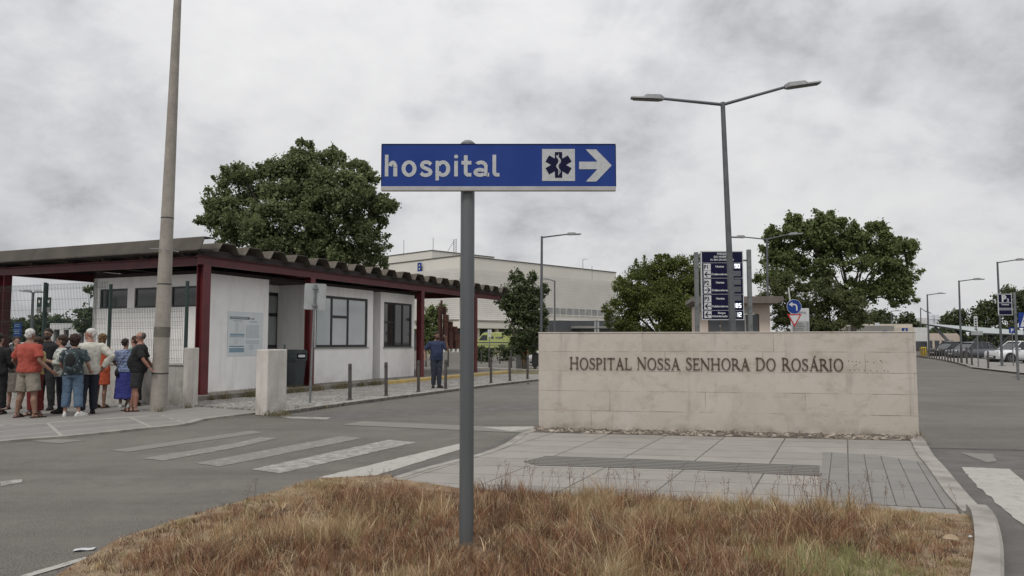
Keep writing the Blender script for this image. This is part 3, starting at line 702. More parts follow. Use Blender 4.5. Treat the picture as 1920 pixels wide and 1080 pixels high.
ib(mb, (-.2, 0), (sEnd - .3, 0), BZ0, BZ1, .16); mb.build('beam', 'red_steel', kiosk)
mb = MB(); ib(mb, (0, .1), (0, yE), BZ0 + .003, BZ1 - .003, .16); mb.build('beam', 'red_steel', kiosk)
for s in ps[1:]:
    mb = MB(); ib(mb, (s, .1), (s, yp2 if s == ps[1] else 6.6), BZ0 + .003, BZ1 - .003, .13); mb.build('beam', 'red_steel', kiosk)
mb = MB(); ib(mb, (0, yp2), (ps[1], yp2), BZ0 + .003, BZ1 - .003, .14); mb.build('beam', 'red_steel', kiosk)
# purlins (dark) and the ribbed sheet roof
mb = MB()
for k in range(7): yy = .5 + k * 1.45; mb.b2(-.25, sEnd - .2 if yy < 7 else 6.5, yy - .05, yy + .05, BZ1 + .002, BZ1 + .12)
mb.b2(-.28, sEnd - .1, -.12, -.06, BZ1 + .002, BZ1 + .16)
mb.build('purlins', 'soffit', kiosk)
RZ = BZ1 + .13; RH = .23; npitch = 19; x0r = -.02; pitch = (sEnd - x0r) / npitch; YF, YB = -.34, yE - .1
def roof_strip(mb, i, ya, yb):
    x = x0r + i * pitch; pr = [(0, 0), (.14, 0), (.30, RH), (.74, RH), (.90, 0), (1.0, 0)]
    top = [(x + a * pitch, RZ + b) for a, b in pr]; bot = [(x + a * pitch, RZ + b - .022) for a, b in pr][::-1]
    mb.prism(top + bot, 'y', ya + (i % 3) * .012, yb)
mb = MB()
for i in range(npitch): roof_strip(mb, i, YF, (7.6 if i in (3,) else YB) if i * pitch < 6.6 else 7.0)
mb.build('ribbed_roof', 'roof_sheet', kiosk)
mat('skylight', (.75, .76, .78), None, 2, .6); sk_ = M['skylight'].node_tree; sk_.nodes['Principled BSDF'].inputs['Transmission Weight'].default_value = .85; sk_.nodes['Principled BSDF'].inputs['IOR'].default_value = 1.02
mb = MB(); roof_strip(mb, 3, 7.7, YB); mb.build('skylight', 'skylight', kiosk)
mb = MB(); mb.prism([(-.50, RZ - .02), (-.38, RZ + .31), (-.02, RZ + .32), (-.02, RZ + .295), (-.36, RZ + .285), (-.47, RZ - .02)], 'y', YF - .03, YB); mb.build('roof_end_cap', 'roof_fascia', kiosk)
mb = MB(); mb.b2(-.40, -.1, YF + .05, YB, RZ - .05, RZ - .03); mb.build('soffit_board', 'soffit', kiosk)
# notice on the wall
na, nb = Ks(426, y0), Ks(492, y0); nz0, nz1 = zat(667, 460, Ks(460, y0), y0), zat(585, 460, Ks(460, y0), y0)
P = KL(na, y0 - .012); nw, nh = nb - na, nz1 - nz0
nbd = empty('notice_board', (P.x, P.y, nz0), KR, 'pale printed parking notice fixed to the white kiosk wall beside the corner post', 'notice')
mb = MB(); mb.b2(0, nw, 0, .008, 0, nh); mb.build('sheet', 'paper', nbd)
def bars(cols_):
    for (m_, lst) in cols_:
        mb = MB()
        for (a, b, c, d) in lst: mb.b2(a * nw, b * nw, -.002, -.0005, nh * (1 - d), nh * (1 - c))
        mb.build('printing', m_, nbd)
rn = random.Random(3)
txt = []
for k in range(19):
    t0 = .30 + k * .0235
    if k in (13, 14): continue
    xx = .50
    while xx < .86:
        l = rn.uniform(.03, .1); txt.append((xx, min(xx + l, .9), t0, t0 + .008)); xx += l + .012
for k in range(4):
    t0 = .76 + k * .03; txt.append((.60, rn.uniform(.7, .8), t0, t0 + .008))
tab = []
for k in range(9): tab.append((.20, .30, .27 + k * .024, .276 + k * .024)); tab.append((.36, .38, .27 + k * .024, .276 + k * .024)); tab.append((.42, .44, .27 + k * .024, .276 + k * .024))
for k in range(5): tab.append((.18, .29, .62 + k * .024, .626 + k * .024)); tab.append((.34, .36, .62 + k * .024, .626 + k * .024)); tab.append((.41, .43, .62 + k * .024, .626 + k * .024))
bars([('ink', [(.05, .60, .115, .175), (.62, .66, .14, .165), (.68, .73, .135, .17)]), ('ink_pale', txt + [(.14, .40, .205, .22), (.60, .82, .215, .232)]), ('ink_light', tab), ('ink_blue', [(.06, .46, .50, .545), (.06, .46, .56, .58), (.05, .46, .77, .80), (.05, .46, .82, .92)])])
text('PARQUE DE ESTACIONAMENTO', nh * .036, 'paper', nbd, (nw * .07, -.003, nh * .845), ext=.0004, bold=.0008)
# bins, pillars, low wall
sb = Ks(556, -.02); P = KL(sb, .02)
bn = empty('litter_bin', (P.x, P.y, PZ), KR, 'dark hooded litter bin standing between the white pillar and a red post', 'bin')
mb = MB(); mb.loft([[Vector((a * (.19 + .05 * z / .78), b * (.17 + .05 * z / .78), z + .03)) for a, b in ((-1, -1), (-.8, -1.08), (.8, -1.08), (1, -1), (1, 1), (-1, 1))] for z in (0, .2, .5, .74)]); mb.build('bin_body', 'bin_plastic', bn, bevel=.012)
mb = MB(); mb.b2(-.26, .26, -.24, .24, .77, .83); mb.b2(-.26, -.20, -.24, .24, .83, .98); mb.b2(.20, .26, -.24, .24, .83, .98); mb.b2(-.2, .2, .1, .24, .83, .98); mb.build('rim_band', 'bin_plastic', bn, bevel=.01)
mb = MB(); mb.prism([(-.27, .982), (.27, .982), (.25, 1.05), (.12, 1.10), (-.12, 1.10), (-.25, 1.05)], 'y', -.26, .26); mb.build('hood', 'bin_plastic', bn, bevel=.012)
mb = MB(); mb.b2(-.15, .15, -.246, -.241, .875, .95); mb.build('label_plate', 'board_white', bn)
P2 = G(500, 780, .0)
def sq_pillar(P, pxa, pxb, hgt, m, label):
    la_ = plan(pxa, P, ke); lb_ = plan(pxb, P, kd)      # face receding left, face receding right
    o = MB().b2(0, lb_, 0, la_, 0, hgt).build('gate_pillar', m, bevel=.02); o.location = (P.x, P.y, 0); o.rotation_euler.z = KR; tag(o, label, 'pillar'); return la_, lb_
la2, lb2_ = sq_pillar(P2, 481, 539.5, HZ(655.5, P2.y, 510), 'white_stained', 'stained white square pillar standing alone at the kerb in front of the kiosk')
mb = MB(); mb.lathe([(.022, 0), (.022, 1.42)], seg=10); o = mb.build('thin_post', 'green_steel'); q_ = P2 + kd * (lb2_ + .02) + ke * .1; o.location = (q_.x, q_.y, .05)
tag(o, 'thin dark green gate post at the right edge of the lone white pillar', 'post')
P1 = G(362, 763, .035)
la1, lb1 = sq_pillar(P1, 345, 374.5, HZ(652, P1.y, 360), 'white_stained', 'grey weathered pillar ending the low wall beside the corner post')
la = KR + math.pi / 2            # direction of the low wall (away to the left)
ld = Vector((math.cos(la), math.sin(la), 0))
zw = HZ(686, P1.y + .1, 300)
lw = MB().b2(la1 + .01, 12, -.30, -.08, 0, zw).b2(la1 + .005, 12, -.33, -.05, zw + .001, zw + .05).build('low_wall', 'grey_stained', bevel=.01)
lw.location = (P1.x, P1.y, 0); lw.rotation_euler.z = la; tag(lw, 'low stained concrete wall behind the people under the mesh fence', 'wall')
fence = empty('mesh_fence', (P1.x, P1.y, zw + .05), la, 'dark green welded mesh fence with folded bands standing on the low wall', 'fence')
fl = Vector((P1.x, P1.y, 0)); fp = [plan(px, fl, ld) for px in (337, 192, 68, -34)]; fp.append(fp[-1] + 2.5)
zt = HZ(532, (fl + ld * fp[1]).y, 206) - zw - .05
for x in fp:
    o = MB().b2(x - .03, x + .03, -.21, -.15, 0, zt if x != fp[2] else zt + .12).build('fence_post', 'green_steel', fence)
zb_, ztp = .05, HZ(578, (fl + ld * fp[1]).y, 260) - zw - .05
ztt = HZ(532, (fl + ld * fp[2]).y, 100) - zw - .05
for i in range(4):
    a, b = fp[i] + .05, fp[i + 1] - .05; top = ztp if i == 0 else ztt
    mb = MB(); yw = -.12
    n = int((b - a) / .055); T = .0048
    folds = [.06, top * .36, top * .70, top - .06] if i == 0 else [.06, top * .5, top * .32, top - .08]
    for k in range(n + 1): x = a + (b - a) * k / n; mb.b2(x - T / 2, x + T / 2, yw - T / 2, yw + T / 2, zb_, top)
    zz = zb_
    while zz < top:
        mb.b2(a, b, yw - T * 1.5, yw - T / 2, zz - T / 2, zz + T / 2); zz += .26
    for fz in folds:
        for dz in (-.05, .05): mb.b2(a, b, yw - T * 1.5, yw - T / 2, fz + dz - T / 2, fz + dz + T / 2)
        for k in range(n):          # the V fold
            x = a + (b - a) * (k + .5) / n; mb.add([(x - T / 2, yw + .02, fz - .045), (x + T / 2, yw + .02, fz - .045), (x + T / 2, yw + .045, fz), (x - T / 2, yw + .045, fz), (x + T / 2, yw + .02, fz + .045), (x - T / 2, yw + .02, fz + .045)], [(0, 1, 2, 3), (3, 2, 4, 5)])
    mb.build('mesh_panel', 'green_steel', fence, fix=False)

# ================================================================== THE BLUE SIGN
SY = 5.50; KS = SY / 5.98; pb = D(873, 1035, SY)
sg = empty('direction_sign', (pb.x, SY, .05), 0, 'large blue hospital direction sign with white arrow on a grey post in dry grass', 'sign')
xl, xr, ztop, zbot = D(717, 272, SY).x - pb.x, D(1153, 272, SY).x - pb.x, D(873, 272, SY).z - .05, D(873, 350, SY).z - .05
mb = MB(); pr = .0515; ptop = D(873, 268, SY).z - .05
pts = [(pr * math.cos(a) * (1.0), pr * math.sin(a)) for a in [2 * math.pi * k / 28 for k in range(28)]]
mb.loft([[Vector((x, y + .075, z)) for x, y in pts] for z in (0, ptop)]); mb.build('post', 'sign_post_paint', sg, smooth=True)
mb = MB(); mb.lathe([(pr + .003, ptop - .02), (pr + .003, ptop + .015), (pr * .6, ptop + .035), (.005, ptop + .04)], (0, .075, 0)); mb.build('post_cap', 'galv', sg, smooth=True)
mb = MB(); mb.b2(xl, xr, -.012, .012, zbot, ztop); mb.build('sign_panel', 'sign_blue', sg)
mb = MB(); lip = .033; mb.b2(xl - .004, xr + .002, -.018, .02, zbot - lip, zbot - .001); mb.build('bottom_rail', 'sign_edge', sg, bevel=.003)
mb = MB(); mb.b2(xl - .003, xr + .002, -.015, .02, ztop + .001, ztop + .006); mb.b2(xr + .0005, xr + .005, -.014, .02, zbot, ztop); mb.b2(xl - .005, xl - .0005, -.014, .02, zbot, ztop); mb.build('trim', 'navy', sg)
for zz in (.1, .28): MB().b2(-.075, .075, .014, .03, zbot + zz - .02, zbot + zz + .02).build('bracket', 'galv', sg)
def PX(x): return D(x, 310, SY).x - pb.x
def PZs(y): return D(935, y, SY).z - .05
# lettering drawn as strokes of even width with round bowls
cw = .0195 * 1.0
def srect(mb, x0, x1, z0, z1): mb.b2(x0, x1, -.0145, -.0123, z0, z1)
bl = PZs(331.5); xh = PZs(302.5) - bl; asc = PZs(291) - bl; W_ = .0315 * KS
mbL = MB(); YY = [0]
def poly(p): YY[0] += 1; mbL.prism(p, 'y', -.0145 - .00008 * (YY[0] % 7), -.0121)
def R_(x0, x1, z0, z1): poly([(x0, z0), (x1, z0), (x1, z1), (x0, z1)])
def ring(cx, cz, rx, rz, a0=0, a1=360, w=W_, n=28):
    for i in range(n):
        q = []
        for a, k in ((i, 0), (i + 1, 0), (i + 1, 1), (i, 1)):
            t_ = R(a0 + (a1 - a0) * a / n); q.append((cx + math.cos(t_) * (rx - k * w), cz + math.sin(t_) * (rz - k * w * .92)))
        poly(q)
def sw(pts, w=W_):
    for q in stroke(pts, [w] * len(pts)): poly(q)
cx = lambda px: PX(px)
# h
R_(cx(722.3), cx(728.8), bl, bl + asc); ring(cx(737), bl + xh * .58, cx(745.6) - cx(737), xh * .43, 0, 165); R_(cx(745.6) - W_, cx(745.6), bl, bl + xh * .60)
# o
ring(cx(767.5), bl + xh * .5, cx(781.5) - cx(767.5), xh * .53, n=40)
# s
sp_ = [(.94, .80), (.72, .93), (.48, .965), (.22, .90), (.12, .74), (.24, .60), (.5, .50), (.78, .40), (.90, .25), (.78, .10), (.50, .03), (.24, .06), (.04, .19)]
sxx = [cx(789) + (cx(810) - cx(789)) * p[0] for p in sp_]; szz = [bl + .006 + (xh - .012) * p[1] for p in sp_]
def cr(P, n=4):
    out = []
    for i in range(len(P) - 1):
        p0, p1, p2, p3 = P[max(i - 1, 0)], P[i], P[i + 1], P[min(i + 2, len(P) - 1)]
        for k in range(n):
            t = k / n; out.append(tuple(.5 * ((2 * p1[j]) + (-p0[j] + p2[j]) * t + (2 * p0[j] - 5 * p1[j] + 4 * p2[j] - p3[j]) * t * t + (-p0[j] + 3 * p1[j] - 3 * p2[j] + p3[j]) * t ** 3) for j in (0, 1)))
    return out + [P[-1]]
sw(cr(list(zip(sxx, szz))), .029 * KS)
# p
R_(cx(817), cx(823.5), PZs(339), bl + xh); ring(cx(831), bl + xh * .5, cx(844.5) - cx(831), xh * .53, -150, 150, n=34)
# i
R_(cx(852), cx(858.8), bl, bl + xh); rr = cx(859) - cx(855.2)
poly([(cx(855.4) + rr * math.cos(k * .524), PZs(294.4) + rr * math.sin(k * .524)) for k in range(12)])
# t
R_(cx(870), cx(877), bl + .03 * KS, bl + xh + .045 * KS); R_(cx(865.5), cx(884), bl + xh - .03 * KS, bl + xh); ring(cx(878.3), bl + .034 * KS, cx(878.3) - cx(870), .036 * KS, 180, 268, n=10); R_(cx(878), cx(884), bl - .001, bl + .027 * KS)
# a
ring(cx(900), bl + xh * .26, cx(912) - cx(900) , xh * .29, 20, 340, n=30); R_(cx(908), cx(914.2), bl + .003, bl + xh * .72); ring(cx(902), bl + xh * .68, cx(914.2) - cx(902), xh * .34, 0, 150, n=20); R_(cx(913), cx(917.5), bl - .001, bl + .026)
# l
R_(cx(923.5), cx(930.3), bl + .03 * KS, bl + asc); ring(cx(932), bl + .034 * KS, cx(932) - cx(923.5), .036 * KS, 180, 268, n=10); R_(cx(931.7), cx(936.5), bl - .001, bl + .027 * KS)
mbL.build('lettering', 'sign_white', sg)
# medical square, star of life with staff, arrow
sx0, sx1, sz0, sz1 = cx(1016.3), cx(1077.7), PZs(340), PZs(280.3)
MB().b2(sx0, sx1, -.0145, -.0122, sz0, sz1).build('symbol_square', 'sign_white', sg)
mb = MB(); ccx, ccz = cx(1047), PZs(310); Ls = .103 * KS; wS = .029 * KS
for k in range(3):
    a = R(90 + 60 * k); ux, uz = math.cos(a), math.sin(a)
    mb.prism([(ccx + ux * Ls * i - uz * wS * j, ccz + uz * Ls * i + ux * wS * j) for i, j in ((-1, -1), (1, -1), (1, 1), (-1, 1))], 'y', -.0165 - .0002 * k, -.0146)
mb.build('star_emblem', 'navy', sg)
mb = MB(); sn = [(ccx + .012 * math.sin(i * .62), ccz - .069 + .138 * i / 18) for i in range(19)]
for i, q in enumerate(stroke(sn, [.004 + .008 * min(1, i / 10) for i in range(19)])): mb.prism(q, 'y', -.0185 - .0001 * (i % 3), -.0171)
mb.b2(ccx - .002, ccx + .002, -.0182, -.0171, ccz - .078, ccz + .081); mb.build('snake_staff', 'sign_white', sg)
mb = MB(); zc_ = PZs(311); hw = PZs(304) - zc_; tx = cx(1146.5); hb = PZs(281) - zc_
mb.prism([(cx(1085.5), zc_ - hw), (cx(1120), zc_ - hw), (cx(1098), zc_ - hb), (cx(1117.5), zc_ - hb), (tx, zc_), (cx(1117.5), zc_ + hb), (cx(1098), zc_ + hb), (cx(1120), zc_ + hw), (cx(1085.5), zc_ + hw)], 'y', -.0145, -.0122)
mb.build('arrow', 'sign_white', sg)

# ================================================================== POLES AND STREET LAMPS
cp = G(297, 770, .035); Yc = cp.y; topx = D(333, 0, Yc); 
pole = empty('concrete_pole', (cp.x, cp.y, 0), 0, 'tall tapering concrete utility pole on the left pavement with people beside it', 'pole')
dx = (topx.x - cp.x) / topx.z; Hc = 11.5
mb = MB(); zs = [0, .02, 2, 4, 6, 8, Hc]; mb.tube([(dx * z, 0, z) for z in zs], [(.178 - .0105 * z) for z in zs], 24); mb.build('shaft', 'pole_concrete', pole, smooth=True)
def cz(y): return D(305, y, Yc).z
mb = MB()
for y in (409, 533, 700): z = cz(y); r = .178 - .0105 * z + .004; MB().tube([(dx * z, 0, z - .012), (dx * z, 0, z + .012)], r, 24).build('strap_band', 'dark_frame', pole)
mb = MB(); za, zb2 = cz(632), cz(613); mb.tube([(dx * za, 0, za), (dx * zb2, 0, zb2)], .178 - .0105 * za + .004, 24, cap=False); mb.build('old_patch', 'pole_patch', pole, smooth=True)
mb = MB(); z = cz(470); mb.tube([(dx * z - .30, -.13, z + .03), (dx * z - .05, -.17, z + .02)], .012, 6); mb.tube([(dx * z + .05, -.17, z + .01), (dx * z + .33, -.10, z - .04)], .012, 6); mb.build('crossbar', 'galv', pole)

def street_lamp(base, top, arms, r0, r1, label, group=None, head=1.0, m='lamp_grey'):
    """arms: list of (dx, dy, dz, length of head)"""
    base = Vector(base); top = Vector(top) - Vector((base.x, base.y, 0))
    L_ = empty('street_lamp', (base.x, base.y, base.z), 0, label, 'street lamp', group)
    top.z -= base.z
    mb = MB(); mb.tube([(0, 0, 0), top * .5, top], [r0, (r0 + r1) / 2, r1], 14); mb.build('pole', m, L_, smooth=True)
    MB().b2(-r0 * 1.8, r0 * 1.8, -r0 * 1.8, r0 * 1.8, 0, .03).build('base_plate', m, L_)
    for (ax, ay, az, hl) in arms:
        e_ = top + Vector((ax, ay, az)); d = Vector((ax, ay, az)).normalized(); hd = Vector((ax, ay, az * .45)).normalized()
        mb = MB(); mb.tube([top - Vector((0, 0, r1)), e_], [r1 * .72, r1 * .6], 10); arm = mb.build('arm', m, L_, smooth=True)
        q = Matrix((hd, Vector((-hd.y, hd.x, 0)).normalized(), hd.cross(Vector((-hd.y, hd.x, 0)).normalized()))).transposed()
        if q.determinant() < 0: q = q @ Matrix.Diagonal((1, -1, 1))
        mb = MB(); k = hl; wdt = .15 * head
        def sec(x, w, z0, z1): return [e_ + q @ Vector(p) for p in ((x, -w, z0), (x, w, z0), (x, w * .82, z1), (x, -w * .82, z1))]
        mb.loft([sec(-.06, .05, -.05, .05), sec(.05, wdt, -.05, .085), sec(k * .52, wdt, -.045, .075), sec(k * .60, wdt * .8, -.035, .02), sec(k * .97, wdt * .7, -.03, .02), sec(k, wdt * .55, -.02, .012)])
        h = mb.build('lamp_head', 'lamp_head', L_, bevel=.008)
        mb = MB(); mb.loft([sec(k * .1, wdt * .8, -.056, -.0515), sec(k * .92, wdt * .55, -.056, -.0375)]); mb.build('lens', 'lamp_lens', h)
    return L_
Yl = 20.5; lb = D(1377, 690, Yl); lt = D(1355, 192, Yl); hl_ = D(1240, 186, Yl) - lt; hr_ = D(1470, 167, Yl) - lt; lt.y = Yl
base = lb.copy(); base.z = .05; base = Vector((lt.x + (lb.x - lt.x) * (lt.z - .05) / (lt.z - lb.z), Yl, .05))
street_lamp(base, lt, [(hl_.x, 0, hl_.z + .02, .84), (hr_.x, -.2, hr_.z, .9)], .098, .062, 'tall grey street lamp with two arms standing behind the limestone wall')
def lamp_px(bx, by, tx, ty, ex, ey, Y=None, hl=.7, label='', r=.07, g='street lamps', ex2=None, zb=0.0):
    b = G(bx, by, zb) if Y is None else Vector((D(bx, 640, Y).x, Y, zb)); t_ = D(tx, ty, b.y); 
    arms = []
    for q in ((ex, ey), ex2):
        if q is None: continue
        v = D(q[0], q[1], b.y) - t_; Ln = v.length; s = max(.2, (Ln - hl) / Ln); arms.append((v.x * s, 0, v.z * s, hl))
    return street_lamp(b, t_, arms, r, r * .7, label, g, .8)
lamp_px(1014, 655, 1016, 443, 1090, 437, Y=40, label='single arm lamp rising behind the left end of the limestone wall', r=.085)
lamp_px(1040, 655, 1040, 526, 1012, 520, Y=62, label='small single arm lamp in front of the hospital, right of the small tree', r=.08)
lamp_px(1440, 640, 1438, 447, 1370, 443, Y=40, label='two arm lamp standing behind the guard house roof', r=.07, ex2=(1505, 435))
lamp_px(1530, 640, 1530, 523, 1488, 520, Y=62, label='distant two arm lamp in front of the feathery tree', r=.07, ex2=(1573, 518))
lamp_px(1879, 686, 1870, 491, 1925, 485, label='nearest single arm lamp on the right pavement beside the white car', r=.075, zb=.08, hl=.6)
lamp_px(1803, 681, 1798, 526, 1846, 522, label='second single arm lamp on the right, standing at the row of bollards', r=.075, zb=.08)
lamp_px(1741, 655, 1738.5, 552, 1773, 549, Y=72, label='third single arm lamp on the right, left of the parked cars', r=.09)
lamp_px(1727, 640, 1726, 577, 1745, 591, Y=90, label='thin tall lamp beside the far end of the limestone wall', r=.08, hl=.8)
lamp_px(1671, 640, 1671, 583, 1690, 582, Y=85, label='faint distant lamp above the low white building', r=.07)
lamp_px(60, 640, 62, 548, 42, 543, Y=46, label='two arm lamp behind the mesh fence on the left', r=.10, ex2=(84, 546))
# ================================================================== TREES
def leaves_mesh(name, P, Nn, size, mtl, parent, tone, quad=True):
    n = len(P); rg = np.random.RandomState(len(P) % 9973)
    a = np.cross(Nn, rg.normal(size=(n, 3))); a /= np.linalg.norm(a, axis=1)[:, None] + 1e-9; b = np.cross(Nn, a)
    s = size[:, None]; fold = Nn * s * .18
    v = np.stack([P - a * s * .5, P - b * s * .42 + fold, P + a * s * .5, P + b * s * .42 + fold], 1).reshape(-1, 3)
    me = bpy.data.meshes.new(name); me.vertices.add(4 * n); me.vertices.foreach_set('co', v.ravel())
    me.loops.add(4 * n); me.loops.foreach_set('vertex_index', np.arange(4 * n, dtype=np.int32)); me.polygons.add(n); me.polygons.foreach_set('loop_start', np.arange(0, 4 * n, 4, dtype=np.int32))
    me.materials.append(M[mtl]); me.update(calc_edges=True)
    at = me.attributes.new('tone', 'FLOAT', 'FACE'); at.data.foreach_set('value', tone.astype(np.float32))
    o = bpy.data.objects.new(name, me); col.objects.link(o); o.parent = parent; return o
def tree(name, label, base, lobes, mtl, leaf=.22, n=20000, trunk_r=.25, cat='tree', group=None, seed=1, sub=9, twig=.33, subr=(.30, .5), spread=1.0, limbs=True, trunk_h=None, fill=.13):
    """lobes: (dx, dy, z, rx, ry, rz) relative to the base; each carries smaller leaf clumps"""
    rg = np.random.RandomState(seed); t = empty(name, base, 0, label, cat, group)
    vol = np.array([l[3] * l[4] * l[5] for l in lobes]) ** .67; cl = []
    for l, w_ in zip(lobes, vol / vol.sum()):
        k = max(4, int(sub * len(lobes) * w_))
        for _ in range(k):
            d = rg.normal(size=3); d /= np.linalg.norm(d); rad = rg.uniform(.25, 1.0) ** .5
            c = np.array(l[:3]) + d * np.array(l[3:]) * rad * .86; r = min(l[3:]) * rg.uniform(*subr) * .78; cl.append((c, r, w_ / k))
    tot = sum(c[1] ** 2 for c in cl); P = []; Nn = []; T = []
    base_cl = len(cl)
    for l, w_ in zip(lobes, vol / vol.sum()):            # loose filling inside each lobe
        k = int(n * fill * w_); d = rg.normal(size=(k, 3)); d /= np.linalg.norm(d, axis=1)[:, None]; p = np.array(l[:3]) + d * np.array(l[3:]) * rg.uniform(0, 1.0, size=(k, 1)) ** .45
        nn = d * .4 + rg.normal(size=(k, 3)) * .6 + np.array([0, 0, .35]); nn /= np.linalg.norm(nn, axis=1)[:, None]; P.append(p); Nn.append(nn); T.append(np.clip(rg.normal(.45, .25, size=k), 0, 1))
        for _ in range(int(sub * 1.3)):                  # shoots breaking the outline
            d = rg.normal(size=3); d /= np.linalg.norm(d); c0 = np.array(l[:3]) + d * np.array(l[3:]) * .9; dd = d + rg.normal(size=3) * .35; dd /= np.linalg.norm(dd); ln = min(l[3:]) * rg.uniform(.15, .55) * (twig + .6)
            k = int(max(10, n * .0011)); u = rg.uniform(size=(k, 1)); p = c0 + dd * ln * u + rg.normal(size=(k, 3)) * (leaf * .75) * (1.25 - u); nn = rg.normal(size=(k, 3)) + np.array([0, 0, .3]); nn /= np.linalg.norm(nn, axis=1)[:, None]; P.append(p); Nn.append(nn); T.append(np.clip(rg.normal(.55, .25, size=k), 0, 1))
    for c, r, _ in cl:
        k = max(8, int(n * .66 * r * r / tot)); d = rg.normal(size=(k, 3)); d /= np.linalg.norm(d, axis=1)[:, None]
        rad = rg.uniform(.1, 1.0, size=(k, 1)) ** .5 * (1 + (rg.uniform(size=(k, 1)) < .14) * rg.uniform(0, twig, size=(k, 1)))
        p = c + d * rad * r * np.array([1.08, 1.08, .82]); nn = d * .5 + rg.normal(size=(k, 3)) * .55 + np.array([0, 0, .35]); nn /= np.linalg.norm(nn, axis=1)[:, None]
        P.append(p); Nn.append(nn); T.append(np.clip(rg.normal(rg.uniform(.25, .75), .2, size=k), 0, 1))
    P = np.concatenate(P); Nn = np.concatenate(Nn); T = np.concatenate(T)
    leaves_mesh('crown', P, Nn, leaf * rg.uniform(.6, 1.25, size=len(P)), mtl, t, T)
    top = max(l[2] for l in lobes); th = trunk_h or min(l[2] - l[5] * .6 for l in lobes)
    mb = MB(); th = max(th, .5)
    mb.tube([(0, 0, -.05), (.02, .01, .3), (.06, .03, th * .6), (0, 0, th)], [trunk_r * 1.25, trunk_r, trunk_r * .85, trunk_r * .75], 12)
    if limbs:
        for l in lobes:
            e_ = Vector(l[:3]); s_ = Vector((0, 0, th * .9)); m_ = s_.lerp(e_, .5) + Vector((0, 0, .25)) - Vector((0, 0, 0)); mb.tube([s_, m_ + Vector((rg.normal() * .2, rg.normal() * .2, rg.normal() * .15)), e_], [trunk_r * .42, trunk_r * .22, trunk_r * .06], 7)
        for c, r, _ in cl[::2]:
            c = Vector(c); l = min(lobes, key=lambda q: (Vector(q[:3]) - c).length); s_ = Vector(l[:3]).lerp(Vector((0, 0, th)), .35); mb.tube([s_, s_.lerp(c, .5) + Vector((0, 0, -.1)), c], [trunk_r * .11, trunk_r * .06, trunk_r * .02], 5)
    mb.build('trunk', 'bark', t, smooth=True)
    return t
def lob(Y, base, items):
    """crown lobes measured in the photo: (px, py, rx_px, ry_px, depth offset)"""
    out = []; k = Y / F_PX
    for (px, py, rx, ry, dy) in items:
        p = D(px, py, Y); out.append((p.x - base[0], dy, p.z - base[2], rx * k, (rx + ry) / 2 * k * .95, ry * k))
    return out
def gp(px, Y, z=0): return (D(px, 640, Y).x, Y, z)
Y = 44; B = gp(565, Y)
tree('poplar_tree', 'large dark green tree rising behind the kiosk roof', B, lob(Y, B, [
    (560, 345, 78, 62, 0), (440, 350, 44, 36, 1), (640, 365, 62, 56, -1), (570, 300, 42, 30, 0), (620, 290, 22, 16, .5), (445, 415, 62, 52, 0), (540, 430, 78, 56, -1.5), (640, 440, 74, 56, 0), (690, 390, 34, 34, 1),
    (405, 370, 24, 18, 0), (398, 405, 18, 14, .5), (720, 385, 22, 11, 0), (690, 345, 18, 24, 0), (565, 480, 120, 40, 0), (690, 470, 36, 36, .5), (455, 325, 34, 18, 0), (500, 320, 18, 14, .5), (670, 320, 16, 16, 0)]), 'leaf_poplar', .175, 85000, .32, seed=5, sub=13, twig=.6, subr=(.26, .44))
Y = 58; B = gp(1600, Y)
tree('plane_tree', 'large spreading tree with sky showing through its crown, right of the parking board', B, lob(Y, B, [
    (1500, 435, 46, 26, 0), (1560, 440, 56, 36, 0), (1625, 448, 56, 30, .5), (1680, 460, 32, 20, 0), (1480, 480, 50, 34, 1), (1540, 500, 38, 24, 0), (1575, 470, 36, 22, .5), (1605, 497, 34, 18, -1), (1655, 480, 32, 30, 0), (1690, 520, 32, 26, 0), (1690, 555, 26, 22, 0),
    (1455, 520, 34, 30, 0), (1590, 548, 30, 24, 0), (1550, 410, 16, 14, 0), (1490, 415, 20, 14, 0), (1450, 440, 14, 12, 0), (1645, 425, 16, 12, 0), (1705, 470, 16, 18, 0), (1670, 540, 22, 24, 0), (1625, 545, 26, 22, 0)]), 'leaf_plane', .205, 80000, .24, seed=8, sub=9, twig=.6, subr=(.30, .48), fill=.12)
Y = 46; B = gp(1250, Y)
tree('dense_tree', 'broad dense rounded tree behind the wall, left of the parking board', B, lob(Y, B, [
    (1215, 540, 62, 52, 0), (1275, 520, 60, 44, 0), (1175, 575, 40, 40, 0), (1250, 585, 90, 60, -.5), (1310, 560, 50, 60, .5), (1185, 545, 36, 26, -.6), (1240, 500, 30, 20, 0), (1290, 500, 34, 18, 0), (1160, 600, 24, 26, 0), (1300, 620, 70, 40, 0), (1345, 560, 40, 50, 2)]), 'leaf_bush', .115, 100000, .3, seed=11, sub=12, twig=.25, subr=(.3, .5))
Y = 41; B = gp(984, Y)
tree('young_tree', 'small dark leafy tree beside the orange barrier post', B, lob(Y, B, [
    (975, 545, 34, 30, 0), (985, 580, 38, 34, 0), (960, 570, 26, 26, 0), (1005, 560, 20, 18, 0), (980, 625, 40, 30, 0), (1010, 605, 20, 24, 0), (970, 520, 14, 12, 0), (985, 650, 26, 18, 0), (940, 550, 18, 14, 0), (1020, 545, 12, 9, 0), (1000, 520, 8, 12, 0), (1010, 590, 20, 18, 0)]), 'leaf_dark', .12, 30000, .1, seed=14, sub=8, twig=.5, trunk_h=1.2)
Y = 50; B = gp(1560, Y)
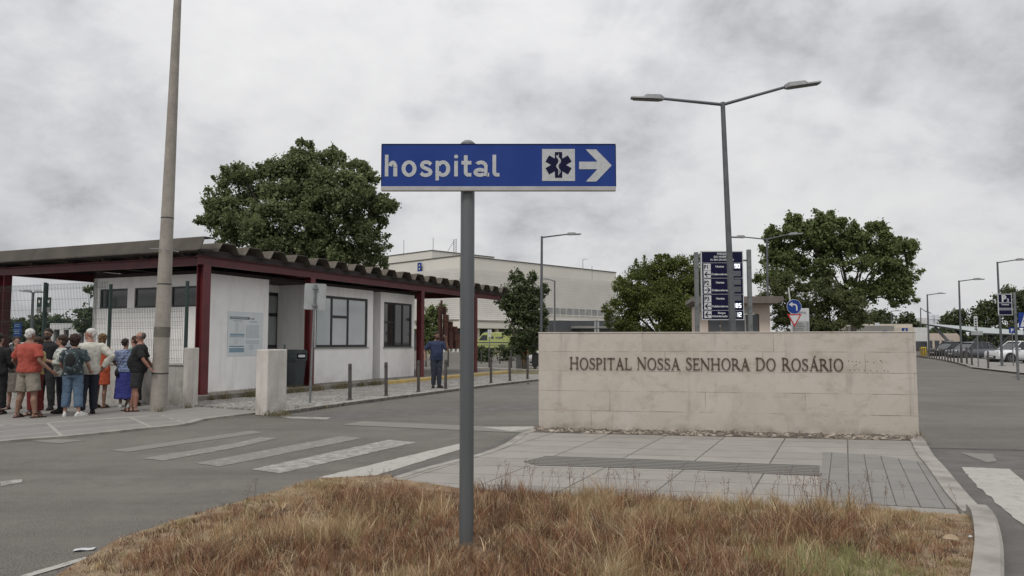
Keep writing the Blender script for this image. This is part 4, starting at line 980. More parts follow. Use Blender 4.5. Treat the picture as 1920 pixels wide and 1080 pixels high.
tree('feathery_tree', 'lighter green feathery tree below the big spreading crown', B, lob(Y, B, [
    (1530, 560, 52, 32, 0), (1578, 568, 40, 28, 0), (1500, 600, 50, 36, .5), (1545, 612, 44, 30, 0), (1450, 548, 30, 26, 0), (1482, 528, 30, 20, .5), (1605, 590, 34, 24, 0), (1470, 570, 26, 26, 0), (1545, 535, 30, 14, 0)]), 'leaf_feather', .12, 72000, .22, seed=17, sub=10, twig=.4)
Y = 84
for i, (px, py, rx, ry) in enumerate(((1600, 592, 30, 18), (1652, 594, 26, 18), (1700, 600, 22, 14))):
    B = gp(px, Y + i * 3); tree('round_tree', ('left', 'middle', 'right')[i] + ' one of three pale green trees behind the low white building', B, lob(Y + i * 3, B, [(px, py, rx * .8, ry * .8, 0), (px - rx * .4, py + 8, rx * .6, ry * .8, 0), (px + rx * .4, py + 8, rx * .6, ry * .8, 0), (px, py + 22, rx, ry, 0)]), 'leaf_far', .32, 5000, .2, group='trees behind the low white building', seed=20 + i, sub=7)
pines = [(1795, 590, 26, 16, 95), (1780, 600, 20, 12, 100), (1850, 578, 30, 22, 92), (1893, 556, 32, 26, 90), (1935, 560, 40, 32, 92), (1965, 590, 40, 30, 95)]
lb_ = ['small dark pine left of the carport sign', 'lowest dark pine at the left end of the carport', 'dark pine with an uneven crown between two lamps', 'tallest dark pine behind the blue P sign', 'dark pine at the right edge of the picture', 'dark pine low at the right edge behind the carport']
for i, (px, py, rx, ry, Y) in enumerate(pines):
    Y += 95
    B = gp(px, Y); rr = random.Random(i); it = [(px, py, rx * .7, ry * .55, 0), (px - rx * .5, py + 9, rx * .5, ry * .5, 0), (px + rx * .5, py + 11, rx * .5, ry * .5, 0), (px + rr.uniform(-8, 8), py - ry * .35, rx * .45, ry * .4, 0), (px, py + 24, rx * 1.0, 14, 1), (px - 10, py + 36, rx, 14, 1)]
    tree('pine_tree', lb_[i], B, lob(Y, B, it), 'leaf_dark', .55, 8000, .25, seed=30 + i, sub=9, twig=.4)
Y = 88
for i, (px, py, rx, ry) in enumerate(((10, 605, 30, 16), (45, 608, 26, 16), (75, 600, 26, 16), (110, 600, 26, 16), (135, 610, 20, 12), (-30, 600, 30, 20))):
    B = gp(px, Y + i); tree('round_tree', ('dark tree just right of the left red post, behind the fence', 'dark tree behind the two arm lamp on the left', 'dark tree directly behind the green hanging signs', 'dark tree above the small white gatehouse on the left', 'dark tree between the white gatehouse and the kiosk', 'dark tree at the left picture edge behind the red post')[i], B, lob(Y + i, B, [(px, py, rx * .8, ry * .8, 0), (px - rx * .4, py + 10, rx * .7, ry * .8, 0), (px + rx * .4, py + 10, rx * .7, ry * .8, 0), (px, py + 26, rx * 1.1, ry * 1.1, 0)]), 'leaf_dark', .32, 5000, .2, seed=40 + i, sub=7, group='trees behind the fence')
Y = 34; B = gp(168, Y)
tree('young_tree', 'small tree at the left corner of the kiosk seen through the fence', B, lob(Y, B, [(172, 544, 14, 8, 0), (160, 590, 22, 14, 0), (175, 598, 18, 14, 0), (182, 560, 10, 20, 1), (160, 612, 24, 12, 0)]), 'leaf_dark', .13, 6000, .09, seed=50, sub=8, twig=.5, trunk_h=1)
Y = 66; B = gp(808, Y)
tree('young_tree', 'bright green small tree beside the rusty sculpture', B, lob(Y, B, [(805, 600, 22, 20, 0), (815, 585, 16, 14, 0), (802, 625, 24, 22, 0), (818, 620, 16, 18, 0), (800, 645, 20, 14, 0), (826, 578, 10, 8, 0)]), 'leaf_plane', .2, 9000, .1, seed=52, sub=8, trunk_h=1)
def bush(px, py, rx, ry, Y, label, m='leaf_dark', n=4000, lf=.11, seed=1):
    B = gp(px, Y); tree('bush', label, B, lob(Y, B, [(px, py, rx * .8, ry * .8, 0), (px - rx * .5, py + ry * .3, rx * .6, ry * .6, 0), (px + rx * .5, py + ry * .3, rx * .6, ry * .6, 0), (px, py + ry * .9, rx * .8, ry * .8, 0), (px, py + ry * 1.6, rx * .7, ry * .6, 0)]), m, lf, n, .04, cat='bush', seed=seed, sub=7, limbs=False)
bush(948, 655, 24, 14, 62, 'round clipped bush in front of the yellow ambulance', seed=61, n=7000)
bush(902, 655, 12, 12, 60, 'reddish dark bush right of the sign post in front of the ambulance', seed=62)
bush(915, 660, 10, 10, 58, 'small dark bush between the ambulance and the round bush', seed=63)

def treeline(px0, px1, Yd_, ytop, label, seed):
    x0, x1 = D(px0, 640, Yd_).x, D(px1, 640, Yd_).x; rg = np.random.RandomState(seed); n = int((px1 - px0) * 60); H_ = HZ(ytop, Yd_); x = rg.uniform(x0, x1, n); top = H_ * (.72 + .28 * np.sin(x * .55) * np.sin(x * .23 + 1) + .12 * np.sin(x * 1.7)); z = top * rg.uniform(.02, 1, n) ** .7; y = Yd_ + rg.uniform(-1, 1, n) * 2.0 * np.sqrt(np.clip(1 - (z / (top + .01)) ** 2, .05, 1)) + rg.normal(0, .2, n)
    lf_ = .0035 * Yd_
    nn = rg.normal(size=(n, 3)) + np.array([0, -.5, .5]); nn /= np.linalg.norm(nn, axis=1)[:, None]; o = leaves_mesh('treeline', np.stack([x, y, z], 1), nn, lf_ * rg.uniform(.6, 1.3, n), 'leaf_dark', None, np.clip(rg.normal(.4, .25, n), 0, 1)); tag(o, label, 'trees', kind='stuff')
treeline(1715, 2150, 215, 606, 'dark continuous belt of trees behind the carport', 3); treeline(-250, 215, 105, 606, 'dark belt of trees far behind the mesh fence', 4); treeline(1040, 1720, 150, 618, 'low dark belt of trees behind the guard house', 6)

# ================================================================== HOSPITAL AND OTHER BUILDINGS
hc = (D(861, 640, 130).x, 130.0); hz_ = math.atan2(.716, .70)
hosp = empty('hospital_building', (hc[0], hc[1], 0), hz_, 'large cream hospital block with horizontal louvre bands behind the kiosk', 'building')
# local +x: right face going away to the right ; local +y: left face going away to the left
Hh = D(861, 480, 130).z; Lr, Ll = 44.5, 46
hd1 = Vector((.70, .716, 0)).normalized(); hd2 = Vector((-.716, .70, 0)).normalized()
mb = MB(); mb.b2(0, Lr, 0, Ll, 3.9, Hh); mb.build('main_block', 'hospital_wall', hosp)
mb = MB(); mb.b2(1.5, Lr - .5, 2.5, Ll - .5, 0, 3.89); mb.build('ground_floor', 'far_glass', hosp)
mb = MB(); mb.b2(-.12, Lr + .12, -.12, Ll + .12, Hh + .002, Hh + .16); mb.build('roof_edge', 'roof_edge', hosp)
def band(z0, z1, m, out=.3, a=0, b=None, name='louver_band'):
    b = Lr if b is None else b; mb = MB(); mb.b2(a, b, -out, -.002, z0, z1); mb.b2(-out, -.002, a - out, Ll, z0, z1); return mb.build(name, m, hosp)
def hzt(py): return D(861, py, 130).z
for (ya, yb) in ((512, 521), (530, 534)): band(hzt(yb), hzt(ya), 'hospital_louver', .35)
mb = MB()
for k in range(26): z = hzt(600) + .12 + k * .34; mb.b2(.3, Lr, -.5, -.42, z, z + .30)
for k in range(26): z = hzt(600) + .12 + k * .34; mb.b2(-.5, -.42, -.5, Ll, z, z + .30)
for k in range(16): mb.b2(k * 2.9 + .3, k * 2.9 + .4, -.36, -.01, hzt(600), hzt(536))
mb.build('louver_screen', 'hospital_louver', hosp)
for k in range(12):          # long strip of windows on the right face
    x = 20 + k * 1.95; mb = MB(); mb.b2(x, x + 1.5, -.62, -.52, hzt(583), hzt(569)); w_ = mb.build('window', 'hospital_glass', hosp); MB().b2(x - .1, x + 1.6, -.68, -.50, hzt(583) - .12, hzt(583) - .002).build('sill', 'hospital_wall', w_)
mb = MB(); mb.b2(-2.5, 17, -4.5, -.01, 2.6 + 1.2, 4.9); mb.b2(17.01, Lr, -2.4, -.01, 3.95, 4.7); mb.build('entrance_canopy', 'hospital_wall', hosp)
mb = MB(); mb.b2(-2.6, 17.1, -4.6, -4.505, 4.9, 5.05); mb.build('canopy_trim', 'hospital_grey', hosp)
for x in (.5, 5, 9.5, 14): MB().b2(x, x + .5, -4, -3.5, 0, 3.79).build('column', 'cream', hosp)
ph = D(810, 470, 140)
mb = MB(); lx = (Vector((ph.x, 140, 0)) - Vector((hc[0], 130, 0))); px_, py_ = lx.dot(hd1), lx.dot(hd2)
mb.b2(px_, px_ + 16, py_, py_ + 26, Hh + .17, ph.z); mb.build('penthouse', 'hospital_wall', hosp)
mb = MB(); mb.b2(px_ - .1, px_ + 16.1, py_ - .1, py_ + 26.1, ph.z + .002, ph.z + .15); mb.build('roof_edge', 'roof_edge', hosp)
Pn = Vector((hc[0], hc[1], 0)) + hd1 * px_ + hd2 * py_
for k in range(4):
    ya = plan(785 - k * 4.6, Pn, hd2); z = D(775, 491, 142).z; mb = MB(); mb.b2(px_ - .08, px_ - .002, py_ + ya - .32, py_ + ya + .22, z - .45, z + .45); mb.build('window', 'far_glass', hosp)
for i, (px, py0, py1, Yv) in enumerate(((757, 478, 450, 150), (812, 470, 446, 142), (1093, 502, 486, 155), (1110, 505, 499, 156))):
    a_ = D(px, py0 + 4, Yv); b_ = D(px, py1, Yv); mb = MB(); mb.tube([(0, 0, -1.5), (0, 0, b_.z - a_.z)], .05, 6)
    if i == 2: mb.tube([(0, 0, b_.z - a_.z), (.9, 0, b_.z - a_.z)], .05, 6)
    o = mb.build('antenna', 'galv', hosp); o.matrix_world = Matrix.Translation(a_); o.matrix_parent_inverse = Matrix.LocRotScale(hosp.location, hosp.rotation_euler, None).inverted()
a_ = D(853, 474, 141); mb = MB(); hgt_ = D(853, 448, 141).z - a_.z
for dx_ in (-.25, .25): mb.tube([(dx_, 0, -1), (dx_, 0, hgt_)], .05, 5)
for k in range(7): mb.tube([(-.25, 0, k * hgt_ / 7), (.25, 0, (k + 1) * hgt_ / 7)], .04, 5)
mb.tube([(-.2, 0, hgt_ * .85), (-1.5, 0, 0)], .04, 5)
o = mb.build('antenna', 'galv', hosp); o.matrix_parent_inverse = Matrix.LocRotScale(hosp.location, hosp.rotation_euler, None).inverted(); o.location = a_
bs = plan(788, Vector((hc[0], hc[1], 0)) - hd1 * .06, hd2); z = D(788, 500, 133).z
mb = MB(); mb.b2(-.45, -.4, bs - .6, bs + .5, z - 1.1, z + 1.1); bb = mb.build('blue_panel', 'sign_blue', hosp); MB().b2(-.47, -.452, bs - .2, bs + .1, z + .45, z + .75).b2(-.47, -.452, bs - .2, bs + .1, z - .15, z + .15).b2(-.47, -.452, bs - .2, bs + .1, z - .75, z - .45).build('emblem', 'board_white', bb)
# ground floor daylight wall left of ambulance
# dark low building with flat projecting roof
e0 = D(1030, 640, 70); dk = empty('dark_pavilion', (e0.x, 70, 0), R(6), 'low dark pavilion with thin projecting flat roof behind the wall top', 'building')
zt_ = HZ(601, 70); mb = MB(); mb.b2(0, 8, 0, 5, 0, zt_); mb.build('body', 'dark_clad', dk)
mb = MB(); mb.b2(2.0, 9.0, -1.8, 0, HZ(614, 70) - .1, HZ(612, 70)); mb.build('canopy', 'hospital_grey', dk)
mb = MB(); mb.b2(2.4, 7.6, -.06, -.003, .3, HZ(617, 70)); mb.build('window', 'far_glass', dk)
# guard house
gY = 33.0; c_ = D(1445, 640, gY); gh = empty('guard_house', (c_.x, gY, 0), R(-8), 'small cream guard house with wide flat grey roof behind the parking board', 'building')
gW = (1445 - 1312) / F_PX * gY; gz = HZ(570, gY); gt = HZ(557, gY)
mb = MB(); mb.b2(-gW, 0, 0, .2, 0, .9); mb.b2(-gW, -gW + .45, 0, .2, .9, gz); mb.b2(-.45, 0, 0, .2, .9, gz); mb.b2(-gW + .45, -.45, 0, .2, gz - .42, gz)
mb.b2(-.2, 0, .2, .7, 0, gz); mb.b2(-.2, 0, .7, 1.5, 0, .9); mb.b2(-.2, 0, 1.5, 2.6, 0, gz); mb.b2(-.2, 0, .7, 1.5, gz - .4, gz); mb.b2(-gW, -gW + .2, .2, 2.6, 0, gz); mb.build('wall', 'pink_wall', gh)
for k in range(4):
    a = -gW + .47 + k * (gW - .94) / 4; b = a + (gW - .94) / 4 - .04
    w_ = MB().b2(a, b, .09, .13, .92, gz - .44).build('window', 'far_glass', gh); MB().b2(a - .03, a + .03, .06, .085, .92, gz - .44).b2(a, b, .06, .085, .92, .97).build('frame', 'brownish', w_)
w_ = MB().b2(-.12, -.08, .72, 1.48, .92, gz - .42).build('window', 'far_glass', gh)
mb = MB(); mb.prism([(-gW - .1, gz + .002), (.2, gz + .002), (.48, gz + .14), (.42, gt), (-gW - .22, gt), (-gW - .25, gz + .12)], 'y', -.7, 3.2); mb.build('roof', 'brownish', gh)
# low white building on the right and those beyond
lw_ = empty('low_building', (D(1590, 640, 74).x, 74, 0), R(-3), 'low white building with flat canopy above the right end of the wall', 'building')
Wd = (1712 - 1590) / F_PX * 74; zt_ = HZ(607, 74); mb = MB(); mb.b2(0, Wd, 0, 8, 0, zt_ - .35); mb.b2(Wd * .3, Wd, .4, 8, zt_ - .349, zt_ - .02); mb.build('wall', 'cream', lw_)
MB().b2(-.2, Wd * .52, -2.6, -.01, zt_ - .9, zt_ - .25).build('canopy', 'hospital_grey', lw_); MB().b2(Wd * .18, Wd * .2, -2.4, -2.2, 0, zt_ - .9).build('column', 'brownish', lw_)
MB().b2(Wd * .42, Wd * .5, .3, .9, zt_ - .3, zt_ + .1).build('rooftop_unit', 'board_white', lw_)
for k in range(3): MB().b2(Wd * (.62 + k * .12), Wd * (.69 + k * .12), -.05, -.003, 1.0, 1.9).build('window', 'far_glass', lw_)
e_ = D(1712, 640, 80); wb = empty('white_building', (e_.x, 80, 0), R(4), 'tall narrow white block at the right end of the wall, with parked cars in front', 'building')
MB().b2(0, 1.7, 0, 6, 0, HZ(614, 80)).build('wall', 'white_paint', wb); MB().b2(.1, 1.5, -.05, -.003, .6, 1.6).build('window', 'far_glass', wb)
e_ = D(1736, 640, 125); pk = empty('school_building', (e_.x, 125, 0), R(2), 'long pinkish low building with a row of windows under the carport', 'building')
MB().b2(0, 6, 0, 5, 0, HZ(625, 125)).build('wall', 'pink_wall', pk)
for k in range(4): MB().b2(.3 + k * 1.15, 1.05 + k * 1.15, -.06, -.003, .5, 1.75).build('window', 'far_glass', pk)
e_ = D(1700, 640, 230); fb = empty('plant_building', (e_.x, 230, 0), 0, 'far pale industrial building under the white tanks', 'building')
MB().b2(-2, 18, 0, 10, 0, HZ(607, 230)).build('wall', 'tank', fb); MB().b2(3, 7, -.1, 2, HZ(607, 230), HZ(596, 230)).build('upper_block', 'white_paint', fb); MB().b2(-1.9, 2.8, -.1, -.01, HZ(614, 230), HZ(611, 230)).b2(7.5, 14, -.1, -.01, HZ(614, 230), HZ(611, 230)).build('window', 'far_glass', fb)
for i, px in enumerate((1695, 1747, 1757)):
    e_ = D(px, 640, 226); zb_, zt2 = HZ(600, 226), HZ(588, 226); tk = empty('storage_tank', (e_.x, 226, 0), 0, ('lone white domed tank left of the far lamps', 'left one of the two paired white tanks on the skyline', 'right one of the two paired white tanks on the skyline')[i], 'tank', 'white tanks on the skyline')
    MB().lathe([(.75, 0), (.75, zt2 - .6), (.5, zt2 - .15), (.02, zt2)], seg=16).build('shell', 'tank', tk, smooth=True); MB().lathe([(.78, zb_), (.78, zb_ + .12)], seg=16).build('band', 'galv', tk)
# white gatehouse seen through the fence
e_ = D(92, 640, 62); wg = empty('white_gatehouse', (e_.x, 62, 0), R(10), 'small white gatehouse with dark openings seen through the mesh fence', 'building')
Wd = (172 - 92) / F_PX * 62; zt_ = HZ(606, 62); zo = HZ(618, 62); mb = MB(); mb.b2(0, Wd, 0, 4, zo, zt_)
for a, b in ((0, .3), (.75, 1.05), (1.45, 2.2), (2.6, Wd)): mb.b2(a, b, 0, 3.9, 0, zo - .001)
mb.build('wall', 'white_paint', wg); MB().b2(.05, Wd - .05, 1.0, 3.8, .01, zo - .01).build('interior', 'dark_clad', wg)
MB().b2(1.0, 1.9, -.03, -.003, zo + .12, zt_ - .1).build('name_plate', 'board_white', wg)
# carport
cH, cLo = D(1731, 606, 97), D(1844, 624, 98.4); cpo = empty('carport', (cH.x, cH.y, 0), 0, 'long carport with pale sloping panel roof on slanted legs over the parked cars', 'carport')
cl_ = Vector((.66, .75, 0)).normalized(); cw_ = Vector((cLo.x - cH.x, cLo.y - cH.y, 0)); zA, zB = cH.z, cLo.z
def cring(t_, dz0, dz1, k0=0.0, k1=1.0): a_ = cl_ * t_ + cw_ * k0; b_ = cl_ * t_ + cw_ * k1; za, zb_ = zA + (zB - zA) * k0, zA + (zB - zA) * k1; return [a_ + Vector((0, 0, za + dz0)), b_ + Vector((0, 0, zb_ + dz0)), b_ + Vector((0, 0, zb_ + dz1)), a_ + Vector((0, 0, za + dz1))]
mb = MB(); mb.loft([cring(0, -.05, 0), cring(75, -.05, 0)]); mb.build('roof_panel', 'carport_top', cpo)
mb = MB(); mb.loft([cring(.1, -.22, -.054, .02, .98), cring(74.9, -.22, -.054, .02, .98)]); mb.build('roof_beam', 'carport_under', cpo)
for k in range(7): o_ = cl_ * (1.5 + k * 11); q0 = o_ + cw_ * .55; mb = MB(); mb.bar(q0, o_ + cw_ * .15 + Vector((0, 0, zA * .86)), .22, .3); mb.bar(q0 + cw_ * .02, o_ + cw_ * .9 + Vector((0, 0, zB * .95)), .2, .25); mb.build('slanted_leg', 'galv' if k % 2 == 0 else 'dark_frame', cpo)
# rusty sculpture
Ys = 60; sc_ = gp(850, Ys); scu = empty('rust_sculpture', sc_, 0, 'stepped rusty steel sculpture of standing plates on white feet behind the lone man', 'sculpture')
def sxz(px, py): p = D(px, py, Ys); return p.x - sc_[0], p.z
z0_ = sxz(850, 657)[1]
mb = MB(); a_ = sxz(822, 660); b_ = sxz(866, 660); mb.b2(a_[0] - .2, b_[0] + .6, -1.2, 1.2, 0, z0_ - .15); mb.build('plinth', 'hospital_grey', scu)
plates = [(822.5, 827, 575), (826, 830, 563), (830, 835.5, 575), (834, 841, 590), (840, 848, 603), (848, 856, 612), (855, 864, 626), (862, 872, 634), (830, 842, 610), (842, 850, 622)]
for i, (xa, xb, yt) in enumerate(plates):
    a_, zt3 = sxz(xa, yt); b_, _ = sxz(xb, yt); mb = MB(); yy = -.5 + (i * .37) % 1.0; zlow = z0_ + .12
    mb.b2(a_, b_, yy, yy + .08, zlow, zt3)
    if 2 <= i <= 6: mb.b2(a_ - .05, b_ + .06, yy - .03, yy - .004, zt3 - .55, zt3 - .02)
    mb.build('plate', 'rust', scu)
mb = MB()
for px in (826, 834, 842, 851, 859, 866): x, _ = sxz(px, 655); mb.b2(x - .08, x + .08, -.4, .4, z0_ - .14, z0_ + .118)
mb.build('feet', 'board_white', scu)
# verge, far kerbs and lane beyond the kiosk
sheet('verge', [tuple(G(x, y)[:2]) for x, y in ((905, 703), (1010, 712), (1060, 700), (1060, 690), (1000, 691), (900, 694))], .03, 'verge_grass')
sheet('verge', [tuple(G(x, y)[:2]) for x, y in ((780, 669), (1060, 672), (1060, 657), (780, 657))], .06, 'verge_grass')
kerb('kerb', [G(780, 669.3), G(1060, 672.3)], .3, 0, .18, side=1)
MB().prism([tuple(G(x, y)[:2]) for x, y in ((890, 692), (1008, 697), (1012, 695.5), (890, 690.8))], 'z', 0, .08).build('kerb', 'kerb_stone')['kind'] = 'structure'

# ================================================================== VEHICLES
def car(label, loc, rz, paint, L=4.3, W=1.78, H=1.48, group=None, suv=False, name='parked_car'):
    t = empty(name, loc, rz, label, 'car', group); h = L / 2; gc = .20 if suv else .15; belt = .92 if suv else .84
    bt = [(h - .02, .62, .72), (h - .12, .72, .86), (h - .5, .80, .95), (h - .95, belt - .02, .99), (h - 1.25, belt + .03, 1), (0, belt + .04, 1.0), (-h + .9, belt + .07, 1.0), (-h + .35, belt + .05, .97), (-h + .06, belt - .03, .88), (-h, .7, .8)]
    if suv: bt[0] = (h - .02, .72, .78); bt[1] = (h - .1, .86, .88)
    w2 = W / 2; mb = MB(); rings = []
    for x, zt_, k in bt:
        b = w2 * k; zl = gc + (.12 if abs(x) > h - .3 else 0); rings.append([Vector((x, s * y, z)) for s, y, z in ((1, b * .86, zl), (1, b * .98, zl + .15), (1, b, .50), (1, b * .975, zt_ - .08), (1, b * .86, zt_), (1, b * .4, zt_ + .035), (-1, b * .4, zt_ + .035), (-1, b * .86, zt_), (-1, b * .975, zt_ - .08), (-1, b, .50), (-1, b * .98, zl + .15), (-1, b * .86, zl))])
    mb.loft(rings); body = mb.build('body', paint, t, smooth=True, ang=50)
    x0, x1, x2, x3 = h - 1.15, h - 1.95, -h + .75, -h + .18; zr = H - .03
    def gsec(x, zb, zt_, kb, kt): return [Vector((x, s * y, z)) for s, y, z in ((1, w2 * kb, zb), (1, w2 * (kb + kt) / 2 * 1.01, (zb + zt_) / 2), (1, w2 * kt, zt_), (-1, w2 * kt, zt_), (-1, w2 * (kb + kt) / 2 * 1.01, (zb + zt_) / 2), (-1, w2 * kb, zb))]
    mb = MB(); mb.loft([gsec(x0, belt - .02, belt + .05, .84, .80), gsec(x0 - .4, belt - .02, belt + .34, .86, .76), gsec(x1, belt - .02, zr - .03, .88, .70), gsec((x1 + x2) / 2, belt - .02, zr, .90, .70), gsec(x2, belt - .02, zr - .06, .88, .68), gsec(x3, belt - .02, belt + .12, .82, .74)]); mb.build('windows', 'car_glass', t, smooth=True, ang=40)
    mb = MB(); mb.loft([[Vector((x, s * w2 * k, z)) for s, z in ((1, zz), (.96, zz + .035), (-.96, zz + .035), (-1, zz))] for x, k, zz in ((x1 + .08, .66, zr - .05), (x1 - .2, .70, zr - .02), ((x1 + x2) / 2, .71, zr), (x2 + .1, .69, zr - .05), (x2 - .28, .66, zr - .15))]); roof = mb.build('roof', paint, t, smooth=True)
    for s in (1, -1):
        mb = MB(); mb.tube([(x0 - .02, s * w2 * .85, belt + .03), (x0 - .4, s * w2 * .81, belt + .33), (x1 + .05, s * w2 * .715, zr - .02)], .035, 6); mb.tube([(x1 + .05, s * w2 * .715, zr - .01), ((x1 + x2) / 2, s * w2 * .725, zr + .01), (x2, s * w2 * .70, zr - .05), (x3 + .02, s * w2 * .79, belt + .1)], .035, 6)
        xm = (x1 + x2) / 2 + .12; mb.tube([(xm, s * w2 * .915, belt), (xm, s * w2 * .815, (belt + zr) / 2), (xm - .02, s * w2 * .715, zr)], .035, 6); xm = x2 + .25; mb.tube([(xm, s * w2 * .905, belt), (xm, s * w2 * .70, zr - .02)], .05, 6); mb.build('pillars', paint, t)
        mr = MB(); mr.ell((x0 - .35, s * (w2 * .92 + .11), belt + .12), (.07, .11, .07)); mr.build('mirror', paint, t, smooth=True)
        mb = MB(); mb.ell((h - .17, s * w2 * .66, .70 if not suv else .78), (.13, .16, .07), Matrix.Rotation(s * -.5, 3, 'Z')); mb.build('headlight', 'headlamp', t, smooth=True)
        mb = MB(); mb.ell((-h + .08, s * w2 * .72, .82), (.07, .14, .08)); mb.build('tail_light', 'tail_red', t, smooth=True)
        for x in (h - .84, -h + .78):
            r = .325 if not suv else .35
            ar = MB(); ar.tube([(x, s * (w2 - .28), r + .02), (x, s * (w2 + .004), r + .02)], r + .055, 22); ar.build('wheel_arch', 'plastic_black', t)
            wh = empty('wheel', (x, s * (w2 - .10), r)); wh.parent = t
            a = MB(); a.tube([(0, -.1, 0), (0, -.085, 0), (0, .105, 0), (0, .115, 0)], [r * .9, r, r, r * .92], 24); a.build('tyre', 'tyre', wh, smooth=True)
            b_ = MB(); y_ = s * .118
            b_.tube([(0, s * .10, 0), (0, y_, 0)], r * .16, 12)
            for q in range(5): an = q * 1.2566; b_.bar((0, y_ - s * .004, 0), (math.cos(an) * r * .62, y_ - s * .004, math.sin(an) * r * .62), .016, r * .22)
            for q in range(20): a0_, a1_ = q * .31416, (q + 1) * .31416; b_.bar((math.cos(a0_) * r * .62, y_, math.sin(a0_) * r * .62), (math.cos(a1_) * r * .62, y_, math.sin(a1_) * r * .62), .02, r * .09)
            b_.build('rim', 'rim', wh)
    MB().b2(h - .08, h - .002, -w2 * .5, w2 * .5, .34, .54).build('grille', 'plastic_black', t); MB().b2(h - .06, h + .012, -.26, .26, .42, .52).build('number_plate', 'board_white', t)
    mb = MB(); mb.b2(-h + .3, h - .3, -w2 * .92, w2 * .92, gc - .04, gc + .06); mb.build('underside', 'plastic_black', t)
    return t
def carpos(px, py): p = G(px, py, .0); return (p.x, p.y, 0)
car('white crossover car parked nose left at the right edge of the picture', (D(1916, 640, 55).x, 55.5, 0), R(186), 'car_white', 4.25, 1.8, 1.60, suv=True)
car('dark grey hatchback parked behind the bollards, left of the white car', (D(1820, 640, 70).x, 70, 0), R(192), 'car_grey', 4.5, 1.8, 1.52)
car('black car parked behind the dark grey hatchback', (D(1782, 640, 78).x, 78, 0), R(194), 'car_black', 4.5, 1.8, 1.56)
car('silver hatchback far back under the carport, between the grey and white cars', (D(1862, 640, 78).x, 80, 0), R(235), 'galv', 4.1, 1.72, 1.5)
car('white car on the far lane whose roof shows over the left end of the wall', (D(1046, 640, 50).x, 50, 0.0), R(175), 'car_white', 4.2, 1.76, 1.62, suv=True)
car('silver car parked behind the mesh fence at the far left', (D(25, 640, 30).x, 31, 0), R(160), 'car_white', 4.2, 1.76, 1.5)
car('dark car parked behind the fence beside the bearded man', (D(95, 640, 27).x, 28, 0), R(120), 'car_grey', 4.2, 1.76, 1.5)
# ambulance
Ya = 104; e_ = D(921, 640, Ya); am = empty('ambulance', (e_.x, Ya, .35), R(170), 'fluorescent yellow ambulance van parked at the hospital entrance', 'ambulance'); S = 1.0
mb = MB(); prof = [(2.75, .35), (2.8, .75), (2.6, 1.05), (1.75, 1.32), (1.05, 2.25), (.8, 2.42), (-2.7, 2.5), (-2.8, 2.3), (-2.8, .35)]
mb.prism(prof, 'y', -.98, .98); mb.build('body', 'amb_yellow', am, bevel=.06)
mb = MB(); mb.prism([(1.72, 1.36), (1.08, 2.2), (1.10, 2.23), (1.76, 1.38)], 'y', -.85, .85); mb.build('windscreen', 'car_glass', am)
for s in (1, -1):
    mb = MB(); mb.prism([(1.55, 1.38), (1.0, 2.1), (.35, 2.1), (.35, 1.38)], 'y', s * .985, s * .992); mb.build('side_window', 'car_glass', am)
    MB().b2(-2.6, 2.5, s * .984, s * .990, 1.02, 1.14).b2(-2.6, 1.2, s * .984, s * .990, .72, .78).build('blue_stripe', 'amb_blue', am)
    mb = MB(); ee = [(math.cos(k * math.pi / 6) * (.27 if k % 2 else .13) - .35, 1.75 + math.sin(k * math.pi / 6) * (.27 if k % 2 else .13)) for k in range(12)]; mb.prism(ee, 'y', s * .985, s * .991); mb.build('star_emblem', 'amb_blue', am)
    for x in (1.9, -1.85):
        wh = MB(); wh.tube([(x, s * .74, .36), (x, s * 1.0, .36)], .37, 20); w_ = wh.build('wheel', 'tyre', am); w2_ = MB(); w2_.tube([(x, s * 1.0, .36), (x, s * 1.01, .36)], .2, 14); w2_.build('rim', 'rim', w_)
    MB().b2(2.55, 2.78, s * .6 - .18, s * .6 + .18, .8, 1.0).build('headlight', 'headlamp', am)
text('INEM', .42, 'amb_blue', am, (-.8, .992, 1.58), (math.pi / 2, 0, math.pi), bold=.01, ext=.001)
MB().b2(2.6, 2.84, -.95, .95, .36, .68).build('bumper', 'amb_blue', am, bevel=.03); MB().b2(.45, .75, -.7, .7, 2.44, 2.6).build('light_bar', 'amb_blue', am, bevel=.03)

# ================================================================== BOLLARDS
bl0 = empty('bollard', (0, 0, 0), 0, 'x', 'bollard', 'kerb bollards in front of the kiosk')
mb = MB(); mb.lathe([(.045, 0), (.045, .88), (.035, .905), (.005, .91)], seg=14); mb.build('shaft', 'bollard_steel', bl0, smooth=True)
mb = MB(); mb.lathe([(.047, .78), (.047, .81)], seg=14); mb.build('band', 'dark_frame', bl0)
mb = MB(); mb.lathe([(.075, 0), (.07, .02), (.046, .03)], seg=14); mb.build('foot_ring', 'bollard_steel', bl0)
near = [(656, 750), (724, 743), (784.5, 735), (835.5, 730), (920.5, 719), (956, 714), (989, 710.5)]
nm = ['first', 'second', 'third', 'fourth', 'fifth', 'sixth', 'seventh', 'eighth', 'ninth', 'tenth', 'eleventh', 'twelfth', 'thirteenth', 'fourteenth', 'fifteenth', 'sixteenth', 'seventeenth', 'eighteenth', 'nineteenth', 'twentieth']
first = True
def put_b(px, py, z, label, group, s=1.0):
    global first
    p = G(px, py, z); 
    if first: o = bl0; first = False
    else: o = dup(bl0)
    o.location = (p.x, p.y, z); o.scale = (s, s, s); o['label'] = label; o['group'] = group; o.rotation_euler = (R(random.uniform(-1, 1)), R(random.uniform(-1, 1)), 0); return o
for i, (x, y) in enumerate(near): put_b(x, y, .08, 'dark slim bollard, %s from the left of the near row along the kiosk kerb' % nm[i], 'kerb bollards in front of the kiosk')
far = [(798.6, 688), (840, 688), (902.5, 682), (917.5, 689), (937, 682), (958.6, 690)]
